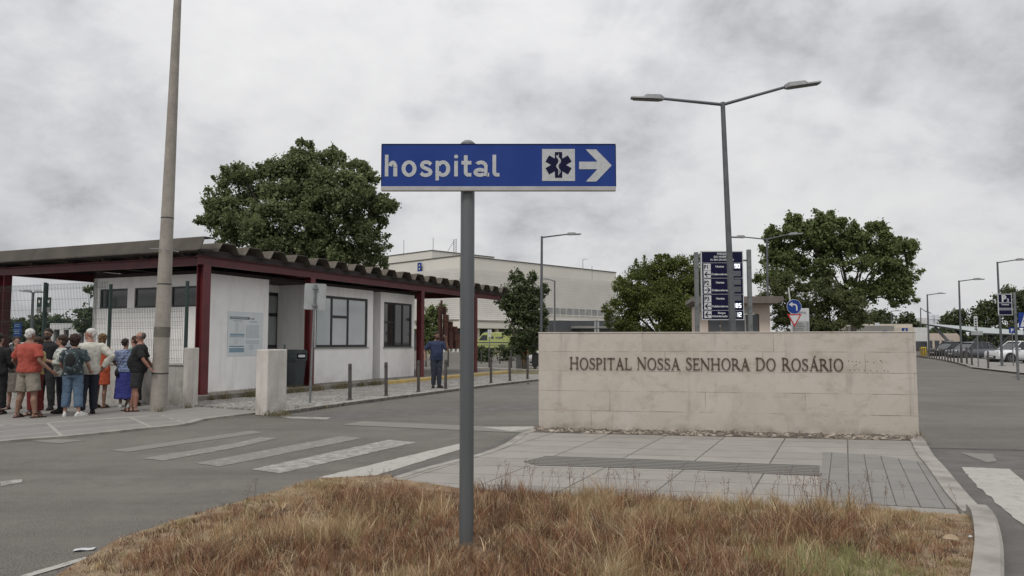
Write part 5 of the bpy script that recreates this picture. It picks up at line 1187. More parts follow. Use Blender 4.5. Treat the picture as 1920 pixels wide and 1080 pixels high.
for i, (x, y) in enumerate(far): put_b(x, y, .0, 'dark bollard, %s from the left of the far row across the lane' % nm[i], 'far bollards across the lane', 1.15 if y > 685 else .95)
rb = [(548, 465), (572, 468), (598, 472), (622, 476), (648, 480), (675, 485), (708, 490), (738, 494), (768, 499), (797, 505), (832, 511), (868, 517), (905, 523), (943, 529), (980, 535), (1022, 545), (1072, 553), (1122, 563), (1187, 572), (1252, 580)]
for i, (x, y) in enumerate(rb):
    px, py = 1640 + x / 6.857, 600 + y / 6.857
    put_b(px, py, .08, 'dark bollard, %s from the wall end in the right hand row' % nm[i], 'bollards in the right hand row', 1.25 if i > 16 else 1.0)
put_b(1853, 691, .08, 'dark bollard standing alone in front of the white car', 'bollards in the right hand row', 1.05)
rk = smooth_line([G(x, y) for x, y in ((1700, 664), (1718, 668.5), (1760, 675), (1790, 681.5), (1812, 687.5))])
kerb('kerb', rk, .25, 0, .13, side=1)
slab('pavement', [(p.x, p.y) for p in rk] + [tuple(G(x, y)[:2]) for x, y in ((1820, 690.5), (1925, 703), (2080, 722), (2080, 700), (1935, 686), (1860, 678), (1800, 668), (1745, 660), (1714, 659))], .0, .085, 'left_paving')
mb = MB(); g_ = G(1916, 707); mb.b2(-.35, .35, -.25, .25, 0, .006)
for k in range(7): mb.b2(-.3, .3, -.2 + k * .06, -.17 + k * .06, .006, .012)
o = mb.build('drain_grate', 'dark_frame'); o.location = (g_.x, g_.y, .003); tag(o, 'dark iron drain grate in the road at the right edge', 'drain')
# ================================================================== SIGNS
def post_sign(name, label, px, py_base, Y, ptop, cat='sign', r=.03, m='galv', z0=0):
    x = D(px, 640, Y).x; t = empty(name, (x, Y, z0), 0, label, cat); z = HZ(ptop, Y) - z0
    MB().lathe([(r, 0), (r, z)], seg=12).build('post', m, t, smooth=True); return t
# parking board
Yb = 25.0; x0, x1 = D(1317, 640, Yb).x, D(1396.5, 640, Yb).x; zt_, zb_ = HZ(470.5, Yb), HZ(600, Yb); bw, bh = x1 - x0, zt_ - zb_
pbd = empty('parking_board', (x0, Yb, 0), 0, 'tall navy parking guidance board with arrows and lit counters between two posts', 'sign')
def f(xp): return (xp - 1317) / (1396.5 - 1317) * bw
def fz(yp): return zt_ - (yp - 470.5) / (600 - 470.5) * bh
MB().b2(0, bw, 0, .12, zb_, zt_).build('board_frame', 'board_white', pbd)
mb = MB()
for ya, yb in ((472.3, 492.4), (493.3, 521.2), (522.1, 551.2), (552.1, 581.6), (582.5, 598.4)): mb.b2(f(1318.8), f(1395), -.006, -.001, fz(yb), fz(ya))
mb.build('navy_panels', 'navy', pbd)
def tx(s, xp, yp, hpx, m='board_white', al='LEFT', bold=.003, sx=1.0): return text(s, hpx / (600 - 470.5) * bh * 1.38, m, pbd, (f(xp), -.0085, fz(yp)), bold=bold, align=al, ext=.001, sx=sx)
tx('PARQUE', 1357, 477.5, 3.6, al='CENTER'); tx('DO HOSPITAL', 1357, 483.2, 3.6, al='CENTER'); tx('N. SRA DO ROSÁRIO', 1357, 488.7, 3.4, al='CENTER')
sq = MB(); 
for ya in (494.5, 508, 523.5, 537.5, 554, 567.8, 583.6): sq.b2(f(1321.5), f(1335), -.0085, -.0065, fz(ya + 12.8), fz(ya))
sq.build('white_tiles', 'board_white', pbd)
for s, y in (('P1', 504.5), ('P2', 534), ('P3', 564)): text(s, 8.2 / 129.5 * bh * 1.3, 'navy', pbd, (f(1322), -.0105, fz(y)), bold=.006, ext=.001, sx=.86)
def arrow(yc, d):
    mb = MB(); c0, c1 = f(1322.5), f(1334); 
    P_ = lambda a: c0 + (c1 - c0) * (a if d < 0 else 1 - a); zc = fz(yc); u = fz(yc - 1) - fz(yc)
    mb.prism([(P_(0), zc), (P_(.42), zc + u * 5), (P_(.62), zc + u * 5), (P_(.32), zc + u * .9), (P_(1), zc + u * .9), (P_(1), zc - u * .9), (P_(.32), zc - u * .9), (P_(.62), zc - u * 5), (P_(.42), zc - u * 5)], 'y', -.0115, -.009); mb.build('arrow', 'navy', pbd)
for y, d in ((514.5, -1), (544, 1), (574.2, -1), (590, -1)): arrow(y, d)
for s, y in (('Utentes', 501.5), ('Colaboradores', 516), ('Utentes', 531.5), ('Colaboradores', 546), ('Utentes', 561.5), ('Colaboradores', 576), ('Parque', 588.5), ('Administração', 594.5)): tx(s, 1336 if s[0] in 'CA' else (1344 if s[0] == 'U' else 1347), y, 3.6)
lc = MB()
for ya in (494, 508, 524, 537.5, 554, 568, 585): lc.b2(f(1373.5), f(1391.5), -.0085, -.0062, fz(ya + 10), fz(ya))
lc.build('counter_display', 'lcd_off', pbd)
SEG = {'0': 'abcdef', '1': 'bc', '2': 'abged', '3': 'abgcd', '5': 'afgcd', '8': 'abcdefg', '9': 'abcdfg'}
def digits(s, x1_, ya):
    mb = MB(); u = fz(0) - fz(1); w_, h_, t_ = 4.3 * u, 8 * u, 1.15 * u
    for k, ch in enumerate(s[::-1]):
        X1 = f(x1_) - k * 5.6 * u; X0 = X1 - w_; Z1 = fz(ya + 1); Z0 = Z1 - h_; Zm = (Z0 + Z1) / 2
        for g in SEG[ch]:
            a, b, c, d = {'a': (X0, X1, Z1 - t_, Z1), 'd': (X0, X1, Z0, Z0 + t_), 'g': (X0, X1, Zm - t_ / 2, Zm + t_ / 2), 'f': (X0, X0 + t_, Zm, Z1), 'b': (X1 - t_, X1, Zm, Z1), 'e': (X0, X0 + t_, Z0, Zm), 'c': (X1 - t_, X1, Z0, Zm)}[g]
            mb.b2(a, b, -.0105 - .0001 * ord(g) % .0007, -.0087, c, d)
    mb.build('lit_digits', 'led', pbd)
digits('90', 1390, 494); digits('385', 1391, 568); digits('12', 1391, 585)
for px, yt, k in ((1308, 473, 'left'), (1407.5, 468, 'right')):
    x = D(px, 640, Yb + .1).x; o = MB().b2(-.065, .065, -.065, .065, 0, HZ(yt, Yb + .1)).build('support_post', 'galv', bevel=.01); o.location = (x, Yb + .1, 0); o.parent = pbd; o.matrix_parent_inverse = Matrix.Translation((x0, Yb, 0)).inverted()
for zz in (zb_ + .3, zt_ - .3): MB().b2(f(1308), f(1407), .13, .17, zz - .03, zz + .03).build('cross_rail', 'galv', pbd)
# left turn disc and give way triangle
ts = post_sign('traffic_sign', 'round blue left arrow sign above a red edged give way triangle', 1490, 0, 31, 561, r=.03, m='galv'); rr = .30
def disc(t, cz_, r, m, y0_, y1_, n=32): MB().prism([(r * math.cos(k * 2 * math.pi / n), cz_ + r * math.sin(k * 2 * math.pi / n)) for k in range(n)], 'y', y0_, y1_).build('sign_face', m, t)
zc = HZ(575, 31); disc(ts, zc, rr, 'board_white', -.045, -.036); disc(ts, zc, rr * .95, 'sign_blue', -.050, -.046)
mb = MB(); pts = [(.10, -.17), (.10, .0), (.06, .07), (-.02, .09), (-.09, .09)]
for i, q in enumerate(stroke(cr(pts), [.06] * 17)): mb.prism([(a, b + zc) for a, b in q], 'y', -.055 - .0002 * (i % 3), -.051)
mb.prism([(-.07, zc - .01), (-.22, zc + .09), (-.07, zc + .19)], 'y', -.0555, -.051); mb.build('arrow', 'board_white', ts)
zc2 = HZ(597, 31); mb = MB(); tri = lambda r: [(-r, zc2 + r * .577), (0, zc2 - r * 1.155), (r, zc2 + r * .577)]
MB().prism(tri(.30), 'y', -.045, -.036).build('triangle_border', 'red_paint', ts); MB().prism(tri(.21), 'y', -.050, -.0455).build('triangle_face', 'board_white', ts)
# grey totem
Yt = 36; x = D(1502, 640, Yt).x; tt = empty('information_totem', (x, Yt, 0), 0, 'pale grey information totem with lines of text behind the give way sign', 'sign')
zt_ = HZ(578, Yt); MB().b2(-.42, .42, 0, .15, 0, zt_).build('panel', 'board_white', tt, bevel=.02); MB().b2(-.40, .40, -.006, -.001, .3, HZ(602, Yt)).build('text_field', 'sign_back', tt)
text('HOSPITAL', .13, 'galv', tt, (-.3, -.008, HZ(588, Yt)), bold=.003); mb = MB()
for k in range(7): z = HZ(606 + k * 3, Yt); mb.b2(-.36, .1 + .03 * (k * 7 % 5), -.010, -.0065, z - .03, z); mb.b2(.30, .36, -.010, -.0065, z - .03, z)
mb.build('printing', 'brownish', tt)
x = D(1481, 640, 34).x; o = MB().tube([(0, 0, 0), (-.02, 0, HZ(575, 34)), (-.10, 0, HZ(539, 34))], .03, 8).build('leaning_pole', 'board_white'); o.location = (x + .1, 34, 0); tag(o, 'thin white leaning pole rising above the round blue sign', 'pole')
# back of a sign by the kiosk kerb
p = G(581, 755, .08); bs_ = empty('sign_seen_from_behind', (p.x, p.y, .075), R(8), 'blank grey back of a square sign on a thin post in front of the kiosk', 'sign')
Yq = p.y; mb = MB(); zt2 = HZ(533, Yq) - .08; mb.lathe([(.028, 0), (.028, zt2)], seg=12); q = mb.build('post', 'galv', bs_, smooth=True)
dxq = D(589, 555, Yq).x - p.x; mb = MB(); w_ = 40 / F_PX * Yq / 2; zc0, zc1 = HZ(580, Yq) - .08, HZ(531, Yq) - .08; r_ = .04
corner = []
for cxx, czz, a0_ in ((w_ - r_, zc1 - r_, 0), (-w_ + r_, zc1 - r_, 90), (-w_ + r_, zc0 + r_, 180), (w_ - r_, zc0 + r_, 270)):
    for k in range(5): a = R(a0_ + k * 22.5); corner.append((cxx + r_ * math.cos(a), czz + r_ * math.sin(a)))
mb.prism(corner, 'y', .035, .05); mb.build('sign_panel', 'sign_back', bs_)
for z in (zc0 + .1, zc1 - .12): MB().b2(-.06, .06, -.036, .034, z - .018, z + .018).build('clamp', 'galv', bs_)
bs_.rotation_euler = (0, R(1.6), R(6))
# P sign on a frame at right
Yp = 31.0; x0, x1 = D(1874.5, 640, Yp).x, D(1901, 640, Yp).x; zt_, zb_ = HZ(551, Yp), HZ(591, Yp)
ps_ = empty('parking_sign', ((x0 + x1) / 2, Yp, 0), 0, 'navy P2 parking sign with white border at the right, between lamp and post', 'sign'); w_ = (x1 - x0) / 2
MB().b2(-w_, w_, 0, .03, zb_, zt_).build('frame', 'board_white', ps_); H_ = zt_ - zb_
mb = MB()
for a, b in ((.03, .40), (.43, .66), (.69, .73), (.76, .97)): mb.b2(-w_ * .9, w_ * .9, -.005, -.001, zt_ - H_ * b, zt_ - H_ * a)
mb.build('navy_panels', 'navy', ps_)
text('P', H_ * .42, 'board_white', ps_, (-w_ * .5, -.008, zt_ - H_ * .36), bold=.015); text('2', H_ * .2, 'board_white', ps_, (w_ * .25, -.008, zt_ - H_ * .36), bold=.006); text('Utentes', H_ * .11, 'board_white', ps_, (0, -.008, zt_ - H_ * .53), align='CENTER', bold=.002)
o = MB().lathe([(.05, 0), (.05, HZ(548, Yp))], seg=12).build('support_post', 'galv', ps_, smooth=True); o.location = (w_ + .14, .05, 0)
o = MB().b2(w_, w_ + .12, .02, .05, zb_ + .2, zb_ + .26).b2(w_, w_ + .12, .02, .05, zt_ - .26, zt_ - .2).build('bracket', 'galv', ps_)
def blue_square(px0, px1, py0, py1, Y, label, glyph, post=True):
    x0, x1 = D(px0, 640, Y).x, D(px1, 640, Y).x; z1_, z0_ = HZ(py0, Y), HZ(py1, Y); t = empty('blue_sign', ((x0 + x1) / 2, Y, 0), 0, label, 'sign'); w_ = (x1 - x0) / 2; h_ = z1_ - z0_
    MB().b2(-w_, w_, 0, .02, z0_, z1_).build('sign_panel', 'sign_blue', t)
    if post: MB().lathe([(.03, 0), (.03, z1_)], (0, .06, 0), seg=8).build('post', 'galv', t)
    if glyph == 'walk':
        MB().prism([(-w_ * .8, z0_ + h_ * .08), (w_ * .8, z0_ + h_ * .08), (0, z0_ + h_ * .95)], 'y', -.004, -.001).build('triangle', 'board_white', t)
        mb = MB(); zz = z0_ + h_ * .15; s = h_ * .6
        for i, q in enumerate(stroke([(0, .0), (.10, .45), (.0, .8)], [.12, .14, .16]) + stroke([(.1, .45), (.28, .02)], [.12, .1]) + stroke([(-.2, .45), (.05, .68), (.25, .45)], [.09, .09, .09])): mb.prism([(a * s, zz + b * s) for a, b in q], 'y', -.009 - .0004 * i, -.005)
        mb.prism([(.09 * s * math.cos(k), zz + s * .95 + .09 * s * math.sin(k)) for k in (0, 1, 2, 3, 4, 5)], 'y', -.009, -.005); mb.build('walking_figure', 'amb_blue', t)
    elif glyph == 'P': text('P', h_ * .9, 'board_white', t, (-w_ * .55, -.006, z0_ + h_ * .18), bold=.01)
    elif glyph == 'car': MB().b2(-w_ * .6, w_ * .6, -.004, -.001, z0_ + h_ * .3, z0_ + h_ * .5).b2(-w_ * .35, w_ * .35, -.004, -.001, z0_ + h_ * .5, z0_ + h_ * .7).build('symbol', 'board_white', t)
    elif glyph == 'text':
        mb = MB()
        for k in range(6):
            if k in (2,): continue
            a = z1_ - h_ * (.1 + k * .13); mb.b2(-w_ * .8, w_ * (.5 + .06 * (k % 4)), -.004, -.001, a - h_ * .06, a)
        mb.build('printing', 'ink_blue', t)
        if px0 < 10: MB().b2(-w_ * .96, w_ * .96, -.0045, -.0008, z0_ + h_ * .02, z0_ + h_ * .28).build('white_field', 'board_white', t)
    return t
blue_square(1912, 1935, 586, 615, 30.5, 'large blue pedestrian crossing sign cut off by the right picture edge', 'walk')
blue_square(1893, 1906, 614, 625, 46, 'small blue P sign on a pole behind the white car', 'P')
blue_square(1692, 1703, 615, 626, 48, 'blue pedestrian crossing sign above the right end of the wall', 'walk')
blue_square(1656, 1664, 620, 625, 50, 'tiny blue sign left of the pedestrian sign over the wall', 'car')
blue_square(-4, 12, 608, 641, 24, 'blue and white notice sign at the far left edge behind the fence', 'text')
blue_square(24, 39.5, 605, 631, 26, 'blue notice sign on a post left of the two arm lamp', 'text')
blue_square(1781, 1789, 611, 617, 75, 'white and blue small sign beside the vertical carport sign', 'car') if False else None
Yv = 44; x0, x1 = D(1828, 640, Yv).x, D(1834.5, 640, Yv).x; vs_ = empty('street_name_sign', ((x0 + x1) / 2, Yv, 0), 0, 'narrow white vertical sign with dark marks on a slim pole before the carport', 'sign'); zt_, zb_ = HZ(593, Yv), HZ(619, Yv)
MB().b2((x0 - x1) / 2, (x1 - x0) / 2, 0, .03, zb_, zt_).build('panel', 'board_white', vs_); MB().lathe([(.035, 0), (.035, zt_)], (.08, .06, 0), seg=8).build('pole', 'galv', vs_)
mb = MB()
for k in range(5): z = zt_ - .12 - k * .145; mb.b2(-.06, .05, -.004, -.001, z - .09, z)
mb.build('dark_marks', 'dark_frame', vs_); MB().b2(-.3, .38, -.01, .02, zb_ - .28, zb_ - .06).build('lower_plate', 'sign_back', vs_)
# green hanging signs
Yg = 21.5; x = D(82, 640, Yg).x; gs = empty('green_sign', (x, Yg, 0), R(8), 'pair of dark green notice boards on a thick green post behind the fence', 'sign')
MB().b2(-.05, .05, -.05, .05, 0, HZ(531, Yg)).build('post', 'green_steel', gs, bevel=.008); z1_, z0_ = HZ(557.5, Yg), HZ(586, Yg)
for s, (a, b) in ((-1, (67.5, 76)), (1, (84, 92.5))):
    xa, xb = D(a, 640, Yg).x - x, D(b, 640, Yg).x - x; g_ = MB().b2(xa, xb, -.02, .0, z0_, z1_).build('board', 'green_steel', gs); mb = MB(); c = (xa + xb) / 2; h_ = z1_ - z0_
    mb.prism([(c + .03 * math.cos(k), z1_ - h_ * .27 + .05 * math.sin(k)) for k in (0, 1, 2, 3, 4, 5)], 'y', -.025, -.0205); mb.b2(xa, xb, -.025, -.0205, z0_ + h_ * .32, z0_ + h_ * .34)
    for k in range(3): mb.b2(xa + .02, xb - .02, -.025, -.0205, z0_ + h_ * (.06 + k * .085), z0_ + h_ * (.09 + k * .085))
    mb.build('emblem', 'hospital_louver', g_)
# barrier group
Yb_ = 41.0
def at_(px, Y): return D(px, 640, Y).x
tm = empty('ticket_machine', (at_(973, 43), 43, 0), R(-10), 'grey parking ticket machine left of the orange barrier post', 'ticket machine'); zt_ = HZ(648, 43)
MB().b2(-.16, .16, -.15, .15, 0, zt_).build('cabinet', 'machine_grey', tm, bevel=.02); MB().b2(-.13, .13, -.16, -.151, zt_ - .42, zt_ - .2).build('screen', 'far_glass', tm); MB().b2(-.2, .2, -.22, .2, zt_ + .001, zt_ + .05).build('hood', 'board_white', tm, bevel=.01)
ob = empty('barrier_gate', (at_(985, 42.5), 42.5, 0), R(-4), 'orange barrier post with red and white arm reaching behind the wall', 'barrier'); zt_ = HZ(650, 42.5)
MB().b2(-.11, .12, -.12, .12, 0, zt_).build('housing', 'orange', ob, bevel=.015); MB().b2(-.20, -.115, -.11, .11, 0, zt_ + .1).build('side_cover', 'brownish', ob)
za = HZ(662, 42.5)
for k in range(9): MB().b2(.13 + k * .4, .13 + (k + 1) * .4 - .002, -.17, -.13, za - .045, za + .045).build('arm_section', 'board_white' if k % 2 else 'red_paint', ob)
tl = empty('signal_box', (at_(1003, 41), 41, 0), 0, 'dark hanging signal box on a stem between the barrier and the wall', 'signal'); MB().b2(-.16, .16, -.12, .12, .28, HZ(662, 41)).build('box', 'plastic_black', tl, bevel=.03); MB().lathe([(.06, 0), (.05, .28)], seg=10).build('stem', 'plastic_black', tl)
mb = MB(); mb.prism([(-.17, .28), (.17, .28), (.06, .14), (-.06, .14)], 'y', -.1, .1); mb.build('cone', 'plastic_black', tl)
db = empty('double_plate_sign', (at_(1119, 44), 44, 0), 0, 'pair of small grey plates back to back on one post above the wall top', 'sign'); MB().lathe([(.03, 0), (.03, HZ(600, 44))], seg=8).build('post', 'galv', db)
mb = MB(); 
for a, b in ((-.14, -.035), (.035, .14)): mb.b2(a, b, -.02, .0, HZ(615, 44), HZ(603, 44)); mb.b2(a, b, -.02, .0, HZ(625, 44), HZ(616.5, 44))
mb.build('plates', 'sign_back', db)
dp = empty('double_plate_sign', (at_(918, 56), 56, 0), 0, 'pair of white plates on a post in front of the ambulance', 'sign'); MB().lathe([(.03, 0), (.03, HZ(617, 56))], seg=8).build('post', 'galv', dp)
mb = MB(); mb.b2(-.14, -.01, -.05, -.035, HZ(625, 56), HZ(618, 56)); mb.b2(.01, .14, -.05, -.035, HZ(625, 56), HZ(618, 56)); mb.b2(-.1, .1, -.05, -.035, HZ(632, 56), HZ(626, 56)); mb.build('plates', 'board_white', dp)
yt_ = empty('yellow_hydrant', (at_(1731, 79), 79, 0), 0, 'yellow painted hydrant cabinet behind the right hand bollards', 'hydrant')
MB().b2(-.28, .28, -.2, .2, 0, .80).build('cabinet', 'yellow', yt_, bevel=.03); MB().prism([(-.3, .802), (.3, .802), (.16, 1.0), (-.16, 1.0)], 'y', -.24, .24).build('lid', 'yellow', yt_, bevel=.02)
# litter and a dead leaf
g_ = G(158, 1032); mb = MB(); mb.loft([[Vector(p) for p in ((x, -.05 + .01 * math.sin(x * 40), .004 + h_), (x, .05, .006 + h_ * .5), (x, .05, .008 + h_ * .5), (x, -.05 + .01 * math.sin(x * 40), .006 + h_))] for x, h_ in ((-.10, .006), (-.03, .018), (.04, .004), (.10, .014))]); o = mb.build('crumpled_paper', 'board_white'); o.scale = (.7, .7, .7); o.location = g_; o.rotation_euler.z = .3; tag(o, 'flat crumpled scrap of paper lying on the asphalt at lower left', 'litter')
g_ = G(1783, 1014, .16); mb = MB(); rings = []
for i in range(9):
    u = i / 8; w_ = .028 * math.sin(math.pi * (u * .92 + .04)) ** .6; x = -.052 + .104 * u; zz = .02 * math.sin(u * 3) 
    rings.append([Vector((x, -w_, zz + .012)), Vector((x, 0, zz)), Vector((x, w_, zz + .014)), Vector((x, w_, zz + .017)), Vector((x, 0, zz + .004)), Vector((x, -w_, zz + .015))])
mb.loft(rings); mat('dead_leaf', (.34, .26, .17), (.26, .19, .12), 20, .8); o = mb.build('fallen_leaf', 'dead_leaf', smooth=True); o.location = g_; o.rotation_euler = (.45, .1, -.3); tag(o, 'large curled brown leaf on the mown edge of the grass at lower right', 'leaf')
g_ = G(1820, 1008, .1); o = MB().ell((0, 0, .008), (.016, .012, .008), None, 7, 4).build('pale_pebble', 'board_white'); o.location = g_; tag(o, 'small white pebble of litter near the kerb right of the brown leaf', 'litter')
# ================================================================== DRY GRASS
def in_poly(px, py, poly):
    ins = np.zeros(len(px), bool); n = len(poly); j = n - 1
    for i in range(n):
        xi, yi = poly[i]; xj, yj = poly[j]
        c = ((yi > py) != (yj > py)) & (px < (xj - xi) * (py - yi) / (yj - yi + 1e-12) + xi); ins ^= c; j = i
    return ins
def vnoise(x, y, s, seed):
    rg = np.random.RandomState(seed); g = rg.uniform(size=(64, 64)); x = x * s + 100; y = y * s + 100; xi = np.floor(x).astype(int); yi = np.floor(y).astype(int); fx = x - xi; fy = y - yi; fx = fx * fx * (3 - 2 * fx); fy = fy * fy * (3 - 2 * fy)
    a = g[xi % 64, yi % 64]; b = g[(xi + 1) % 64, yi % 64]; c = g[xi % 64, (yi + 1) % 64]; d = g[(xi + 1) % 64, (yi + 1) % 64]
    return (a * (1 - fx) + b * fx) * (1 - fy) + (c * (1 - fx) + d * fx) * fy
def blades(name, X, Y, Zb, H, Wd, C, lean, seed, label, curve=1.0, azim=None):
    rg = np.random.RandomState(seed); n = len(X); az = rg.uniform(0, 2 * np.pi, n) if azim is None else azim; ln = lean * rg.uniform(.1, 1.0, n) if azim is None else lean; dx, dy = np.cos(az), np.sin(az)
    fa = rg.uniform(0, np.pi, n); wx, wy = np.cos(fa), np.sin(fa); V = np.zeros((n, 7, 3))
    for k, (t, wk) in enumerate(((0, 1), (.38, .85), (.74, .55))):
        off = ln * H * t ** 1.6 * curve; cx_ = X + dx * off; cy_ = Y + dy * off; cz_ = Zb + H * (t - .25 * np.minimum(ln, 2.4) * t * t)
        V[:, 2 * k] = np.stack([cx_ - wx * Wd * wk / 2, cy_ - wy * Wd * wk / 2, cz_], 1); V[:, 2 * k + 1] = np.stack([cx_ + wx * Wd * wk / 2, cy_ + wy * Wd * wk / 2, cz_], 1)
    V[:, 6] = np.stack([X + dx * ln * H * curve, Y + dy * ln * H * curve, Zb + H * (1 - .25 * np.minimum(ln, 2.4))], 1)
    base = np.arange(n)[:, None] * 7; F = np.concatenate([base + np.array(q) for q in ([0, 1, 3, 2], [2, 3, 5, 4])], 1).reshape(-1, 4); T = base + np.array([4, 5, 6])
    loops = np.concatenate([F.ravel(), T.ravel()]).astype(np.int32); st_ = np.concatenate([np.arange(0, len(F) * 4, 4), len(F) * 4 + np.arange(0, len(T) * 3, 3)]).astype(np.int32)
    me = bpy.data.meshes.new(name); me.vertices.add(n * 7); me.vertices.foreach_set('co', V.reshape(-1)); me.loops.add(len(loops)); me.loops.foreach_set('vertex_index', loops); me.polygons.add(len(st_)); me.polygons.foreach_set('loop_start', st_)
    me.materials.append(M['grass_blade']); me.update(calc_edges=True)
    at = me.attributes.new('col', 'FLOAT_COLOR', 'POINT'); at.data.foreach_set('color', np.repeat(np.concatenate([C, np.ones((n, 1))], 1), 7, 0).astype(np.float32).ravel())
    o = bpy.data.objects.new(name, me); col.objects.link(o); return tag(o, label, 'grass', kind='stuff')
gpoly = [(p[0], p[1]) for p in grass_poly]
def dist_line(x, y, line):
    d = np.full(len(x), 9.0)
    for p in line: d = np.minimum(d, np.hypot(x - p[0], y - p[1]))
    return d
wl_ = [(p.x, p.y) for p in Wg]; rl_ = [(p.x, p.y) for p in iG] + [tuple(G(1811, 978)[:2])]; bl_ = [tuple((gb[i].lerp(gb[i + 1], k / 12))[:2]) for i in range(len(gb) - 1) for k in range(12)]
pal = np.array([(.28, .140, .078), (.18, .086, .050), (.42, .285, .155), (.64, .51, .32), (.35, .205, .112), (.09, .050, .033), (.32, .275, .14)])
gx, gy = G(1600, 1070, .1).x, G(1600, 1070, .1).y
def height_field(x, y):
    dl = dist_line(x, y, wl_); dr = dist_line(x, y, rl_); db = dist_line(x, y, bl_); hn = vnoise(x, y, 1.9, 3) * .6 + vnoise(x, y, 5.5, 4) * .4
    H = (.05 + .145 * hn) * np.clip(.20 + dl * .58, .20, 1) * np.clip(.10 + (dr - .2) * 1.2, .12, 1) * np.clip(.56 + db * .5, .56, 1)
    H += .07 * np.exp(-(((x - D(1560, 900, 7.1).x) / .3) ** 2 + ((y - 7.0) / .3) ** 2))
    lf_ = np.clip((.3 - x) / .8, 0, 1); H *= 1 - lf_ * (1 - np.clip((db - .05) * 1.3, .18, 1))
    H += .17 * np.exp(-(((x - D(935, 900, 7.7).x) / .26) ** 2 + ((y - 7.75) / .22) ** 2)) + .05 * np.exp(-(((x - D(1180, 900, 7.5).x) / .5) ** 2 + ((y - 7.3) / .25) ** 2))
    H *= 1 - .62 * np.exp(-(((x - pb.x) / .34) ** 2 + ((y - 5.7) / .42) ** 2)); return H, dl, dr
def tufts(nt, per, spread, hk, lean_t, lean_b, wlo, whi, seed, label, straw_bias=0.0, dark=1.0):
    rg = np.random.RandomState(seed); n = nt; y = 2.9 + 6.3 * rg.uniform(size=n); x = rg.uniform(-4.6, 4.6, n); ok = in_poly(x, y, gpoly) & (np.abs(x) < y * .72 + .4); x, y = x[ok], y[ok]; n = len(x)
    H, dl, dr = height_field(x, y); H *= np.clip(rg.normal(1, .3, n), .4, 1.8) * hk
    m1 = vnoise(x, y, 1.5, 7); m2 = vnoise(x, y, 4.5, 8); H *= .7 + .6 * m2; straw = np.clip((m1 - .5) * 3.4 + (m2 - .5) * 2.0 + (dl < .6) * .35 + (x > 1.6) * .15 + .14 + straw_bias, .04, .96)
    s_ = rg.uniform(size=n) < straw; fam = np.where(s_, rg.choice([2, 3, 4, 2, 6], n), rg.choice([0, 1, 0, 4, 5], n))
    g_ = rg.uniform(size=n) < np.clip(np.exp(-(((x - gx) / .42) ** 2 + ((y - gy) / .40) ** 2)) * 1.1, 0, .75); g_ |= rg.uniform(size=n) < .06 * ((dr < 1.0) | (dl < .4)); g_ |= rg.uniform(size=n) < .012
    az = rg.uniform(0, 2 * np.pi, n); lt = lean_t * rg.uniform(0, 1, n) ** 1.5; k = rg.randint(per // 2, per + per // 2, n); r = np.repeat(np.arange(n), k); N_ = len(r)
    bx = x[r] + rg.normal(0, spread, N_); by = y[r] + rg.normal(0, spread, N_); ok = in_poly(bx, by, gpoly) | (rg.uniform(size=N_) < .55); r, bx, by = r[ok], bx[ok], by[ok]; N_ = len(r)
    h = np.clip(H[r] * np.clip(rg.normal(1, .25, N_), .3, 1.7), .015, .7); C0 = pal[fam[r]]; gg = g_[r]; C0[gg] = (.30, .305, .13)
    sw_ = rg.uniform(size=N_) < .16; C0[sw_ & ~gg] = pal[3]; C0 = C0 * rg.uniform(.7, 1.25, (N_, 1)) * dark * .88
    vx = np.cos(az[r]) * lt[r] + rg.normal(0, lean_b, N_); vy = np.sin(az[r]) * lt[r] + rg.normal(0, lean_b, N_); ln = np.hypot(vx, vy)
    blades('dry_grass', bx, by, np.full(N_, .058), h, rg.uniform(wlo, whi, N_), C0, ln, seed, label, 1.0, np.arctan2(vy, vx))
tufts(13000, 22, .028, 1.0, .9, .30, .0022, .0042, 5, 'tall dry brown grass covering the front of the island')
tufts(2200, 9, .02, 1.12, 1.1, .35, .0035, .0065, 15, 'pale coarse straw stalks arching out of the dry brown grass', .5, 1.15)
tufts(15000, 10, .05, .32, 3.0, 1.6, .0025, .0045, 6, 'matted dead straw lying low under the tall dry grass', .25, .8)
# weeds along the kiosk platform and pillars
def weeds(pts, nn, h0, r, seed, label, cols=((.10, .11, .05), (.17, .15, .08), (.22, .17, .10))):
    rg = np.random.RandomState(seed); X_, Y_, Z_ = [], [], []
    for (x, y, z, q) in pts:
        m = int(nn * q); X_.append(x + rg.normal(0, r * q, m)); Y_.append(y + rg.normal(0, r * q, m)); Z_.append(np.full(m, z))
    X_, Y_, Z_ = map(np.concatenate, (X_, Y_, Z_)); blades('weeds', X_, Y_, Z_, h0 * rg.uniform(.3, 1.3, len(X_)), rg.uniform(.006, .014, len(X_)), np.array(cols)[rg.choice(len(cols), len(X_))] * rg.uniform(.7, 1.2, (len(X_), 1)), 1.0, seed, label)
def kp(px, yl, z=.075):
    q = KL(plan(px, KL(0, yl), kd), yl); return (q.x, q.y, z)
weeds([(*kp(px, -.42), q) for px, q in ((400, .3), (425, .5), (470, 1.0), (482, 1.2), (548, .6), (565, 1.0), (590, .9), (600, .6), (635, 1.1), (650, .7), (680, .5), (700, .7), (712, .4), (745, .3))], 160, .22, .13, 21, 'scruffy weeds growing along the foot of the kiosk platform')
weeds([(*G(px, py)[:2], .03, q) for px, py, q in ((505, 782, .9), (520, 783, 1.1), (532, 781, .8), (560, 773, .5), (352, 768, .5), (300, 775, .4), (610, 768, .3), (990, 722, .4), (1724, 826, .3))], 70, .13, .10, 22, 'dry weeds at the foot of the pillars and kerb')
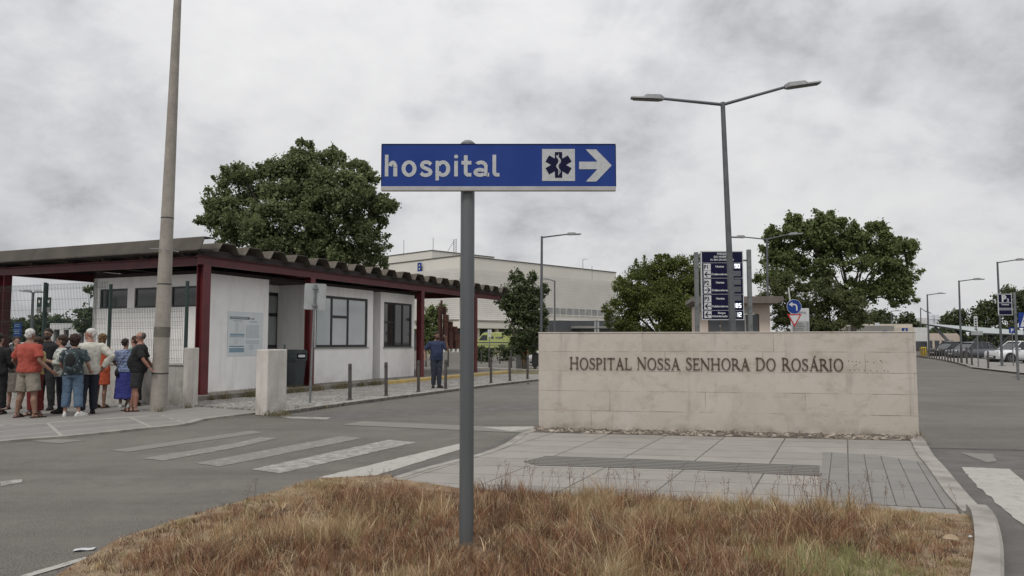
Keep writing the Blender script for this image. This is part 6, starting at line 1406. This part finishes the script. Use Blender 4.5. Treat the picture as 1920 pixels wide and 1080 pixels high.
weeds([(*G(px, py, .05)[:2], .055, q) for px, py, q in ((1030, 802, .5), (1012, 803, .4), (1080, 803, .4), (1180, 806, .3), (1350, 812, .5), (1375, 812, .6), (1700, 822, .4), (1060, 803, .3), (1500, 815, .25))], 60, .06, .09, 23, 'small weeds in the rubble at the foot of the limestone wall', cols=((.16, .11, .06), (.10, .10, .045), (.2, .13, .08)))
# thin seed heads standing above the grass
rg = np.random.RandomState(77); sp_ = [(D(px, 920, yv).x + rg.normal(0, .22), yv + rg.normal(0, .25)) for px, yv, m in ((1540, 7.0, 34), (1180, 7.3, 7), (1090, 7.3, 6), (1000, 7.6, 8), (700, 7.4, 5), (1300, 7.2, 7), (1700, 6.9, 6), (950, 7.5, 6), (430, 6.3, 3)) for _ in range(m)]
mb = MB(); rs = random.Random(5)
for (x, y) in sp_:
    h_ = rs.uniform(.17, .32); lx, ly = rs.uniform(-.08, .08), rs.uniform(-.08, .08); top = Vector((x + lx, y + ly, .06 + h_)); mb.tube([(x, y, .05), (x + lx * .4, y + ly * .4, .06 + h_ * .5), top], [.0016, .0014, .001], 4)
    for q in range(rs.randint(4, 9)):
        f_ = rs.uniform(.55, 1.0); p = Vector((x, y, .05)).lerp(top, f_) + Vector((rs.uniform(-.03, .03), rs.uniform(-.03, .03), rs.uniform(0, .02))); mb.ell(p, (.003, .003, .0055), None, 5, 3); mb.tube([Vector((x, y, .05)).lerp(top, f_ - .05), p], .0008, 3)
mat('seed_stem', (.13, .075, .05), (.20, .12, .075), 12, .9); o = mb.build('seed_heads', 'seed_stem'); tag(o, 'thin dark seed heads standing above the dry grass', 'weeds', kind='stuff')

# ================================================================== PEOPLE
def cmat(name, c, c2=None, sc=14, rough=.85):
    k = 1 if 'white' in name else .74; c = tuple(x * k for x in c); c2 = tuple(x * k for x in c2) if c2 else None  # canopy shade put into the colours: all but the white ones scaled darker
    return mat(name, c, c2 or tuple(x * .8 for x in c), sc, rough, .25, 60)
SK = {'light': cmat('skin_light', (.46, .27, .20), (.38, .21, .155), 8, .55), 'tan': cmat('skin_tan', (.30, .165, .11), (.24, .13, .088), 8, .55), 'red': cmat('skin_red', (.42, .21, .155), (.36, .17, .125), 8, .55)}
cmat('hair_white', (.55, .54, .51), (.42, .41, .39), 40); cmat('hair_dark', (.018, .014, .012), (.035, .026, .02), 40); cmat('hair_brown', (.055, .028, .018), (.03, .016, .012), 40); cmat('hair_blond', (.19, .11, .045), (.11, .065, .03), 40); cmat('hair_grey', (.12, .11, .105), (.07, .065, .06), 40); cmat('hair_reddark', (.045, .018, .013), (.025, .012, .010), 40)
cmat('cloth_coral', (.46, .085, .055), (.38, .065, .045)); cmat('cloth_khaki', (.33, .30, .245), (.27, .24, .195)); cmat('cloth_black', (.012, .012, .014)); cmat('cloth_navy', (.014, .018, .035)); cmat('cloth_white', (.52, .51, .45), (.43, .42, .37)); cmat('cloth_orange', (.60, .11, .04), (.50, .085, .035)); cmat('cloth_jeans', (.13, .20, .29), (.09, .15, .23), 25); cmat('cloth_darkjeans', (.022, .03, .048), (.035, .045, .065), 20); cmat('cloth_blue', (.030, .045, .11), (.024, .036, .09)); cmat('cloth_royal', (.05, .06, .30), (.04, .045, .24)); cmat('cloth_red', (.20, .018, .018), (.15, .014, .014)); cmat('cloth_mustard', (.40, .28, .08), (.55, .45, .25), 30); cmat('leather', (.05, .028, .018)); cmat('shoe_white', (.60, .60, .58)); cmat('shoe_dark', (.016, .014, .013)); cmat('cloth_beige', (.22, .19, .16), (.15, .13, .11)); cmat('cloth_charcoal', (.03, .031, .035))
def floral(name, base, spots, sc, th=.30):
    t = NT(name, .85); v = t.n('ShaderNodeTexVoronoi', feature='F1'); v.inputs['Scale'].default_value = sc; t.l(t.mix(.1, t.o, t.noise(14, 3)), v.inputs[0]); sep = t.n('ShaderNodeSeparateColor'); t.l(v.outputs['Color'], sep.inputs[0])
    c = t.ramp(sep.outputs[0], [(i / len(spots), s) for i, s in enumerate(spots)], 'CONSTANT'); t.col(t.mix(t.ramp(v.outputs['Distance'], [(th, 1.0), (th + .06, 0.0)]), base, c))
floral('cloth_floral_white', (.50, .52, .48), [(.10, .16, .13), (.18, .20, .18), (.32, .36, .33)], 22, .36); floral('cloth_floral_dark', (.03, .045, .05), [(.35, .38, .38), (.07, .11, .12), (.02, .03, .04)], 20, .33); floral('cloth_mint', (.24, .40, .32), [(.10, .2, .17), (.34, .5, .42)], 26, .3)
t = NT('cloth_stripe', .85); v = t.n('ShaderNodeTexWave', wave_type='BANDS', bands_direction='Z'); v.inputs['Scale'].default_value = 9; v.inputs['Distortion'].default_value = 4; v.inputs['Detail Scale'].default_value = 4; t.l(t.o, v.inputs[0]); t.col(t.ramp(v.outputs[0], [(.35, (.04, .07, .18)), (.6, (.26, .31, .42))]))
FOLD = bpy.data.textures.new('folds', 'CLOUDS'); FOLD.noise_scale = .11; FOLD.noise_depth = 2
def remesh(o, vox, sm=2):
    r = o.modifiers.new('r', 'REMESH'); r.mode = 'VOXEL'; r.voxel_size = vox; r.use_smooth_shade = True
    s = o.modifiers.new('s', 'SMOOTH'); s.factor = .5; s.iterations = sm
    if vox >= .011:
        dm = o.modifiers.new('d', 'DISPLACE'); dm.texture = FOLD; dm.strength = .026; dm.mid_level = .25; dm.texture_coords = 'LOCAL'
    return o
def interp(tab, z):
    for a, b in zip(tab, tab[1:]):
        if a[0] <= z <= b[0]:
            f_ = (z - a[0]) / (b[0] - a[0]); return [a[i] + (b[i] - a[i]) * f_ for i in range(1, len(a))]
    return list((tab[0] if z < tab[0][0] else tab[-1])[1:])
TOR = {'m': [(.84, .15, .10, 0), (.93, .17, .125, .01), (1.03, .158, .12, -.005), (1.13, .158, .12, -.01), (1.28, .182, .128, 0), (1.38, .186, .115, .005), (1.435, .140, .09, .01), (1.47, .085, .07, .012), (1.52, .058, .06, .01)],
       'f': [(.84, .16, .115, .01), (.93, .178, .13, .012), (1.03, .155, .115, 0), (1.12, .142, .108, -.005), (1.26, .160, .13, -.012), (1.37, .160, .108, 0), (1.43, .118, .085, .01), (1.47, .070, .065, .012), (1.52, .05, .055, .01)]}
PC = 0
def person(label, loc, rz, H=1.75, sex='m', skin='light', fat=1.0, belly=0.0, lean=(0, 0), feet=None, arms=None, head=(0, 0), hair=('short', 'hair_dark'), top=('cloth_black', .93, .45, .014), bottom=('trousers', 'cloth_navy', .10), shoes=('shoe', 'shoe_dark'), extras=(), group=None):
    """a standing figure that faces local -Y; feet ((x,y,yaw),..); arms ((elbow),(wrist)) for the right(-x) and left(+x) arm as offsets from the shoulder"""
    global PC
    t = empty('person', loc, rz, label, 'person', group); s = H / 1.75; fm = sex == 'f'; tb = TOR[sex]; sk = 'skin_' + skin
    def cxy(z): k = max(0, (z - .9) / .75); return Vector((lean[0] * k, lean[1] * k, 0))
    feet = feet or ((-.12, 0, -8), (.12, 0, 8)); shx = .175 if fm else .20
    def V(x, y, z): return Vector((x, y, z)) * s
    def tor(z, e_=0, mul=1.0):
        rx, ry, yo = interp(tb, z); bl = belly * math.exp(-((z - 1.08) / .13) ** 2); c = cxy(z)
        return [V(c.x + math.cos(a) * (rx * fat + e_) * mul, c.y + yo - bl * .5 + math.sin(a) * (ry * fat + bl * .6 + e_) * mul, z) for a in [2 * math.pi * k / 20 for k in range(20)]]
    hips, knees, ankles = [], [], []
    for i, (fx, fy, yw) in enumerate(feet):
        sg_ = -1 if i == 0 else 1; hp = V(sg_ * .088, 0, .88); ak = V(fx, fy + .02, .085); kn = hp.lerp(ak, .50) + V(0, -.018, 0); hips.append(hp); knees.append(kn); ankles.append(ak)
    sh = [V(cxy(1.40).x - shx * fat ** .5, cxy(1.40).y + .01, 1.388), V(cxy(1.40).x + shx * fat ** .5, cxy(1.40).y + .01, 1.388)]
    arms = arms or (((-.05, .02, -.28), (-.04, -.05, -.53)), ((.05, .02, -.28), (.04, -.05, -.53)))
    el = [sh[i] + V(*arms[i][0]) for i in (0, 1)]; wr = [sh[i] + V(*arms[i][1]) for i in (0, 1)]
    lf = 1.0 if not fm else .93; lg = fat ** .5
    b = MB()
    b.loft([tor(z) for z in (.84, .90, .96, 1.03, 1.13, 1.22, 1.30, 1.38, 1.44, 1.48, 1.52)])
    hc_ = V(cxy(1.64).x + head[0] * .0, cxy(1.64).y - .012, 1.635); yaw = R(head[0]); hm = Matrix.Rotation(yaw, 3, 'Z') @ Matrix.Rotation(R(head[1]), 3, 'X')
    def HP(x, y, z): return hc_ + hm @ (Vector((x, y, z)) * s)
    b.tube([V(cxy(1.46).x, cxy(1.46).y + .012, 1.46), hc_ + V(0, .012, -.06)], [.062 * s * lf, .054 * s * lf], 12)
    b.ell(HP(0, .008, .022), (.076 * s, .097 * s, .100 * s), hm, 18, 12); b.ell(HP(0, -.022, -.052), (.056 * s, .066 * s, .066 * s), hm, 14, 8)
    b.tube([HP(0, -.082, .012), HP(0, -.108, -.022), HP(0, -.088, -.032)], [.009 * s, .014 * s, .009 * s], 8)
    for q in (-1, 1): b.ell(HP(q * .078, .012, -.005), (.010 * s, .020 * s, .030 * s), hm, 8, 6)
    b.ell(HP(0, -.086, -.060), (.024 * s, .008 * s, .008 * s), hm, 8, 5)
    for i in (0, 1):
        a = ankles[i]; b.tube([hips[i] + V(0, 0, .04), hips[i].lerp(knees[i], .35), knees[i] + V(0, 0, .03), knees[i] - V(0, 0, .04), knees[i].lerp(a, .35) + V(0, .015, 0), a.lerp(knees[i], .2), a], [q * s * lf * lg for q in (.088, .078, .056, .050, .056, .040, .036)], 14)
        fy_ = R(feet[i][2]); fd = Vector((math.sin(fy_), -math.cos(fy_), 0)); b.tube([a + V(0, 0, -.045) - fd * .05 * s, a + V(0, 0, -.05) + fd * .06 * s, a + V(0, 0, -.062) + fd * .17 * s], [(.034 * s, .034 * s), (.040 * s, .030 * s), (.038 * s, .018 * s)], 12)
        b.tube([sh[i] - V((-.05, .05)[i], 0, .0), sh[i], sh[i].lerp(el[i], .5), el[i], el[i].lerp(wr[i], .35), wr[i]], [q * s * lf for q in (.055, .055, .047, .038, .038, .026)], 12)
        d = (wr[i] - el[i]).normalized(); side = d.cross(Vector((0, 1, 0)));
        if side.length < .2: side = d.cross(Vector((1, 0, 0)))
        side.normalize(); cur = side.cross(d).normalized() * (-1 if i == 0 else 1)
        palm = wr[i] + d * .05 * s; q3 = Matrix((side, cur, d)).transposed(); b.ell(palm, (.040 * s, .016 * s, .052 * s), q3, 10, 7)
        for k in range(4):
            p0 = wr[i] + d * .085 * s + side * (k - 1.5) * .0195 * s; ln = (.065, .078, .072, .055)[k] * s; p1 = p0 + d * ln * .5 + cur * .010 * s; p2 = p1 + d * ln * .35 + cur * .026 * s; b.tube([p0 - d * .02 * s, p0, p1, p2], [.0085 * s, .0088 * s, .008 * s, .0068 * s], 7)
        th = wr[i] + d * .03 * s - side * .034 * s; b.tube([th, th + d * .028 * s - side * .022 * s + cur * .008 * s, th + d * .055 * s - side * .026 * s + cur * .016 * s], [.012 * s, .010 * s, .008 * s], 7)
    remesh(b.build('body', sk, t, smooth='all', fix=True), .0075, 2)
    # eyes
    for q in (-1, 1):
        e_ = MB(); e_.ell(HP(q * .031, -.086, .012), (.011 * s, .006 * s, .006 * s), hm, 8, 6); e_.build('eye', 'cloth_black', t, smooth='all')
    # hair
    kind, hmq = hair; hb = MB(); rs = random.Random(PC * 7 + 3); PC += 1
    if kind == 'short': hb.ell(HP(0, .020, .060), (.083 * s, .099 * s, .080 * s), hm, 16, 10); hb.ell(HP(0, .060, -.005), (.072 * s, .060 * s, .062 * s), hm, 12, 8)
    elif kind == 'bald':
        hb.ell(HP(0, .070, .040), (.070 * s, .052 * s, .075 * s), hm, 12, 8); hb.tube([HP(-.076, -.01, .02), HP(-.072, .05, .01), HP(0, .095, .01), HP(.072, .05, .01), HP(.076, -.01, .02)], [.012 * s, .022 * s, .026 * s, .022 * s, .012 * s], 8)
    else:
        big_ = {'bob': (.098, .108, .108), 'curly': (.115, .12, .12), 'long': (.095, .105, .105)}[kind]
        hb.ell(HP(0, .026, .054), (big_[0] * s, big_[1] * .94 * s, big_[2] * .84 * s), hm, 16, 10); hb.ell(HP(0, .055, -.035), (.088 * s * big_[0] / .098, .066 * s, .088 * s), hm, 14, 8)
        if kind == 'long': hb.ell(HP(0, .06, -.12), (.08 * s, .045 * s, .12 * s), hm, 12, 8)
    for k in range(70 if kind == 'curly' else 40 if kind != 'bald' else 6):
        a = rs.uniform(.15, 1) * math.pi; ph = rs.uniform(-.25, 1.45); u_ = Vector((math.cos(a) * math.cos(ph), math.sin(a) * math.cos(ph) * .9 + .02, math.sin(ph))); kk = {'curly': .118, 'bob': .100, 'long': .098, 'short': .090, 'bald': .08}[kind]; r_ = {'curly': .024, 'bob': .018, 'long': .018, 'short': .013, 'bald': .008}[kind]
        hb.ell(HP(u_.x * kk * .95, .04 + max(u_.y, -.72 if u_.z > .5 else -.45) * kk, .028 + u_.z * kk), tuple(r_ * s * rs.uniform(.7, 1.3) for _ in range(3)), None, 7, 5)
    remesh(hb.build('hair', hmq, t, smooth='all'), .007, 1)
    # shirt or dress
    tm_, hem, slv, ease = top; sb_ = MB(); zs = [z for z in (.60, .66, .72, .78, .84, .90, .96, 1.03, 1.10, 1.18, 1.26, 1.33, 1.38, 1.42, 1.455, 1.475) if z >= hem]
    if zs[0] > hem: zs = [hem] + zs
    rings = []
    for z in zs:
        fl = 1.0 + (max(0, .95 - z) * .30 if fm else .02 * (z < .95)); wob = .006 * math.sin(z * 23 + PC); rings.append([p + Vector((wob * math.cos(k * 1.3 + z * 9), wob * math.sin(k * 1.9 + z * 7), 0)) for k, p in enumerate(tor(max(z, .84), ease * (1.0 if z < 1.44 else .5), fl))])
        if z < .84: rings[-1] = [Vector((p.x, p.y, z * s)) for p in rings[-1]]
    sb_.loft(rings)
    for i in (0, 1):
        chain = [sh[i] - V((-.09, .09)[i], 0, .02), sh[i], sh[i].lerp(el[i], .55), el[i], el[i].lerp(wr[i], .5), wr[i]]; rad = [.066, .064, .061, .052, .047, .036]; e2 = ease * .7
        if slv <= .01: chain, rad = chain[:2], rad[:2]; rad = [.055, .052]
        elif slv < .5: chain, rad = chain[:3] + [sh[i].lerp(el[i], .55 + slv * .5)], rad[:3] + [.062]
        elif slv < .8: chain, rad = chain[:5], rad[:5]
        sb_.tube(chain, [(r * lf + e2) * s for r in rad], 14)
    remesh(sb_.build('dress' if hem < .75 else 'shirt', tm_, t, smooth='all'), .011, 3)
    if slv > .01 and slv < .5 and not fm:
        c_ = MB(); z = 1.475; cc = cxy(z); c_.tube([V(cc.x + .062 * math.cos(a), cc.y + .014 + .062 * math.sin(a), z + .012 * math.sin(a)) for a in [2 * math.pi * k / 12 for k in range(13)]], .014 * s, 6); c_.build('collar', tm_, t, smooth='all')
    # legs wear
    bk, bm_, bz = bottom
    if bk != 'none':
        lb2 = MB(); lb2.loft([tor(z, .010) for z in (.84, .90, .96, 1.02)])
        if bk == 'skirt':
            lb2.loft([[Vector((p.x * kx, p.y * kx, z * s)) for p in tor(.88, .014)] for z, kx in ((bz, 1.22), ((bz + .9) / 2, 1.10), (.9, 1.0))])
        else:
            for i in (0, 1):
                a = ankles[i]; tot_ = [(hips[i] + V(0, 0, .05), .104), (hips[i].lerp(knees[i], .4), .098), (knees[i] + V(0, 0, .02), .080), (knees[i].lerp(a, .5), .070), (a + V(0, 0, .01), .060)]
                if bk == 'shorts': tot_ = [tot_[0], (tot_[1][0], .108), (knees[i].lerp(hips[i], .12), .106)]
                if bk == 'wide': tot_ = [tot_[0], tot_[1], (tot_[2][0], .092), (knees[i].lerp(a, .5), .09), (a + V(0, 0, bz), .088)]
                if bk == 'cropped': tot_ = [tot_[0], tot_[1], (tot_[2][0], .088), (knees[i].lerp(a, .45), .084), (knees[i].lerp(a, .72), .080)]
                lb2.tube([q[0] for q in tot_], [q[1] * s * (lg if lg > 1 else 1) for q in tot_], 14)
        remesh(lb2.build('skirt' if bk == 'skirt' else 'shorts' if bk == 'shorts' else 'trousers', bm_, t, smooth='all'), .011, 3)
    # shoes
    for i in (0, 1):
        a = ankles[i]; fy_ = R(feet[i][2]); fd = Vector((math.sin(fy_), -math.cos(fy_), 0)); sd_ = Vector((-fd.y, fd.x, 0)); q3 = Matrix((sd_, fd, Vector((0, 0, 1)))).transposed(); c0 = Vector((a.x, a.y, 0)) + fd * .055 * s
        so = MB()
        outl = [(-.030, -.12), (-.036, -.04), (-.042, .06), (-.038, .12), (-.018, .15), (.018, .15), (.042, .11), (.045, .05), (.038, -.04), (.030, -.12), (0, -.135)]
        def pr_(z, k): return [c0 + q3 @ (Vector((x * k, y * k, z)) * s) for x, y in outl]
        if shoes[0] == 'shoe':
            so.loft([pr_(0, 1.0), pr_(.025, 1.04), pr_(.045, .98), [c0 + q3 @ (Vector((x * .8, -.045 + (y + .045) * .55, .078)) * s) for x, y in outl], [c0 + q3 @ (Vector((x * .72, -.055 + (y + .045) * .38, .105)) * s) for x, y in outl]]); sh_ = so.build('shoe', shoes[1], t, smooth='all')
            sl_ = MB(); sl_.loft([pr_(-.004, 1.05), pr_(.016, 1.07)]); sl_.build('sole', 'shoe_white' if shoes[1] == 'shoe_white' else 'cloth_black', sh_)
        else:
            so.loft([pr_(-.004, 1.05), pr_(.022, 1.07)])
            for (y0_, y1_, z_) in ((.055, .07, .068), (.0, -.01, .092)): so.tube([c0 + q3 @ (Vector(p) * s) for p in ((-.050, y0_, .02), (-.040, y0_, z_ * .8), (0, (y0_ + y1_) / 2, z_), (.040, y1_, z_ * .8), (.050, y1_, .02))], .011 * s, 6)
            so.build('sandal', shoes[1], t, smooth='all')
    for ex in extras:
        if ex == 'sunglasses' or ex == 'glasses':
            g_ = MB()
            for q in (-1, 1): g_.ell(HP(q * .033, -.096, .012), (.027 * s, .006 * s, .019 * s), hm, 12, 6); g_.tube([HP(q * .058, -.09, .016), HP(q * .080, -.03, .014), HP(q * .082, .02, .008)], .004 * s, 5)
            g_.tube([HP(-.01, -.10, .014), HP(.01, -.10, .014)], .004 * s, 5); g_.build('sunglasses', 'plastic_black', t)
        elif ex == 'beard':
            g_ = MB(); g_.ell(HP(0, -.036, -.070), (.062 * s, .062 * s, .052 * s), hm, 14, 8); g_.tube([HP(-.074, -.01, -.01), HP(-.068, -.03, -.06), HP(0, -.085, -.095), HP(.068, -.03, -.06), HP(.074, -.01, -.01)], .014 * s, 7); remesh(g_.build('beard', 'hair_dark', t, smooth='all'), .007, 1)
        elif ex == 'phone':
            p = wr[1] if arms[1][1][2] > -.1 else wr[0]; d = (p - (el[1] if p is wr[1] else el[0])).normalized(); bpy_o = MB().box((0, 0, 0), (.075, .010, .15)).build('phone', 'plastic_black'); bpy_o.location = Vector(loc) + Matrix.Rotation(rz, 3, 'Z') @ (p + d * .09 * s + V(-.02, -.03, .01)); bpy_o.rotation_euler = (0.2, .2, rz + 1.4); tag(bpy_o, 'dark phone held to the ear by the lone man in the navy polo', 'phone')
        elif ex == 'backpack':
            bp = empty('backpack', loc, rz, 'black backpack with white speckles on the back of the curly haired woman in jeans', 'backpack'); g_ = MB(); g_.ell(V(cxy(1.2).x, .20 + lean[1] * .4, 1.17), (.155 * s, .11 * s, .24 * s), None, 18, 12); g_.ell(V(cxy(1.2).x, .25, 1.08), (.12 * s, .08 * s, .14 * s), None, 14, 10); remesh(g_.build('bag', 'cloth_floral_dark', bp, smooth='all'), .012, 3)
            g_ = MB(); g_.ell(V(cxy(1.2).x, .285, 1.19), (.105 * s, .065 * s, .18 * s), None, 14, 10); g_.build('front_pocket', 'cloth_black', bp, smooth='all')
            for q in (-1, 1): st_ = MB(); st_.tube([V(q * .10, .12, 1.36), V(q * .11, .04, 1.475), V(q * .12, -.10, 1.38), V(q * .13, -.12, 1.2), V(q * .15, .05, 1.02)], [(.024 * s, .009 * s)] * 5, 8); st_.build('strap', 'cloth_black', bp, smooth='all')
        elif ex == 'handbag':
            hbx = empty('handbag', loc, rz, 'small black shoulder bag at the hip of the woman in the striped top', 'bag'); g_ = MB(); g_.ell(V(.20, .06, .88), (.05 * s, .12 * s, .10 * s), None, 14, 10); remesh(g_.build('bag', 'cloth_black', hbx, smooth='all'), .01, 2); st_ = MB(); st_.tube([V(.20, .08, .96), V(.12, .16, 1.2), V(-.08, .10, 1.46), V(-.12, -.02, 1.45), V(-.02, -.17, 1.28), V(.16, -.10, 1.0), V(.20, .04, .96)], .007 * s, 6); st_.build('strap', 'cloth_black', hbx)
    return t
def feet_at(px, py, z=.035): p = G(px, py, z); return (p.x, p.y, z)
grp = 'people waiting on the left pavement'
HU = (-.10, -.16, -.22)
P_ = feet_at(50, 783); person('man seen from behind in a coral red polo and khaki shorts, with white hair', P_, R(164), 1.74, 'm', 'tan', 1.27, .03, (0, .0), ((-.20, -.02, -20), (.20, .03, 14)), (((-.10, .05, -.26), (-.24, -.10, -.46)), ((.15, .02, -.26), (.16, -.16, -.40))), (8, 0), ('short', 'hair_white'), ('cloth_coral', .90, .40, .022), ('shorts', 'cloth_khaki', 0), ('sandal', 'leather'), group=grp)
P_ = feet_at(-8, 777); person('person in black cut off by the left picture edge', P_, R(190), 1.66, 'f', 'light', 1.05, 0, (0, 0), ((-.10, 0, -6), (.12, .05, 8)), (((-.06, -.03, -.27), (-.02, -.2, -.38)), ((.06, -.03, -.27), (.03, -.2, -.38))), (-20, 8), ('bob', 'hair_dark'), ('cloth_black', .86, .9, .02), ('wide', 'cloth_black', .06), ('shoe', 'shoe_dark'), group=grp)
P_ = feet_at(26, 767); person('dark haired woman in a grey beige skirt behind the man in coral', P_, R(20), 1.60, 'f', 'light', 1.0, 0, (0, 0), None, None, (20, 0), ('bob', 'hair_dark'), ('cloth_charcoal', .9, .4, .02), ('skirt', 'cloth_beige', .42), ('sandal', 'leather'), group=grp)
P_ = feet_at(63, 779); person('woman with sunglasses in a mustard top and dark red trousers beside the man in coral', P_, R(-25), 1.58, 'f', 'light', .98, 0, (0, 0), ((-.10, 0, 0), (.1, .04, 10)), (((-.05, -.04, -.26), (.0, -.22, -.34)), ((.05, .02, -.27), (.03, -.1, -.5))), (-28, 4), ('bob', 'hair_brown'), ('cloth_mustard', .92, .4, .02), ('wide', 'cloth_red', .04), ('sandal', 'leather'), ('sunglasses',), group=grp)
P_ = feet_at(84, 769); person('bearded man in black with sunglasses facing the camera', P_, R(4), 1.78, 'm', 'tan', 1.02, 0, (0, 0), None, None, (4, 0), ('short', 'hair_dark'), ('cloth_black', .90, .42, .018), ('trousers', 'cloth_charcoal', 0), ('shoe', 'shoe_dark'), ('sunglasses', 'beard'), group=grp)
P_ = feet_at(112, 775); person('woman with brown hair in a white floral blouse, in profile facing left', P_, R(-62), 1.62, 'f', 'light', 1.02, 0, (0, -.02), ((-.08, 0, 0), (.10, .06, 6)), (((-.06, -.05, -.26), (.0, -.26, -.20)), ((.05, -.06, -.26), (-.02, -.26, -.22))), (-5, 4), ('bob', 'hair_brown'), ('cloth_floral_white', .84, .6, .028), ('trousers', 'cloth_navy', 0), ('shoe', 'shoe_dark'), group=grp)
P_ = feet_at(134, 780); person('curly haired woman from behind in pale cropped jeans and white sneakers', P_, R(195), 1.62, 'f', 'light', 1.06, 0, (-.02, 0), ((-.15, .04, -42), (.13, 0, 4)), (((-.09, -.02, -.26), (-.10, -.16, -.40)), ((.08, -.02, -.26), (.07, -.2, -.38))), (-6, 0), ('curly', 'hair_reddark'), ('cloth_floral_dark', .90, .42, .025), ('cropped', 'cloth_jeans', 0), ('shoe', 'shoe_white'), ('backpack',), group=grp)
P_ = feet_at(164, 776); person('white haired man in a loose white shirt with one hand on his hip', P_, R(222), 1.76, 'm', 'red', 1.06, .02, (.0, -.02), ((-.10, 0, -6), (.12, .03, 4)), (((-.18, .12, -.20), (-.06, .03, -.42)), ((.08, -.02, -.27), (.05, -.2, -.40))), (66, 0), ('short', 'hair_white'), ('cloth_white', .82, .95, .03), ('trousers', 'cloth_navy', 0), ('shoe', 'shoe_dark'), group=grp)
P_ = feet_at(188, 765); person('woman from behind in a sleeveless knee length orange dress', P_, R(176), 1.66, 'f', 'tan', 1.0, 0, (0, 0), ((-.09, 0, -5), (.10, 0, 5)), (((-.03, -.05, -.27), (.04, -.24, -.30)), ((.03, -.05, -.27), (-.04, -.24, -.30))), (4, 6), ('bob', 'hair_blond'), ('cloth_orange', .56, 0, .022), ('none', '', 0), ('sandal', 'leather'), group=grp)
P_ = feet_at(232, 763); person('dark haired woman in a blue striped top and long royal blue skirt', P_, R(215), 1.56, 'f', 'tan', 1.08, 0, (0, -.03), ((-.10, .03, -20), (.08, -.02, 0)), (((-.06, -.06, -.25), (-.02, -.2, -.38)), ((.06, -.04, -.26), (.0, -.22, -.30))), (-40, 0), ('short', 'hair_dark'), ('cloth_stripe', .90, .42, .025), ('skirt', 'cloth_royal', .22), ('shoe', 'shoe_white'), ('handbag',), group=grp)
P_ = feet_at(248, 761); person('person in a mint patterned top half hidden behind the man in black', P_, R(200), 1.62, 'f', 'red', 1.0, 0, (0, 0), None, None, (50, 0), ('short', 'hair_brown'), ('cloth_mint', .98, .4, .025), ('wide', 'cloth_black', .06), ('shoe', 'shoe_dark'), group=grp)
P_ = feet_at(257, 771); person('balding man in a black t-shirt and shorts leaning against the concrete pole', P_, R(-75), 1.70, 'm', 'red', 1.14, .07, (.02, .03), ((-.11, -.16, -6), (.10, -.04, 8)), (((-.06, .10, -.26), (-.02, .24, -.44)), ((.06, .12, -.25), (.02, .24, -.42))), (-8, 0), ('bald', 'hair_grey'), ('cloth_black', .86, .45, .025), ('shorts', 'cloth_charcoal', 0), ('sandal', 'leather'), ('glasses',), group=grp)
P_ = feet_at(818, 727, .08); person('lone bearded man in a navy polo and dark jeans phoning near the kiosk', P_, R(25), 1.76, 'm', 'tan', 1.08, .03, (0, 0), ((-.09, 0, -25), (.08, -.05, 15)), (((-.16, .08, -.24), (-.20, -.10, -.44)), ((.14, -.12, -.22), (.02, -.20, .13))), (14, 8), ('short', 'hair_dark'), ('cloth_blue', .86, .42, .022), ('trousers', 'cloth_darkjeans', 0), ('shoe', 'shoe_dark'), ('beard', 'phone'))
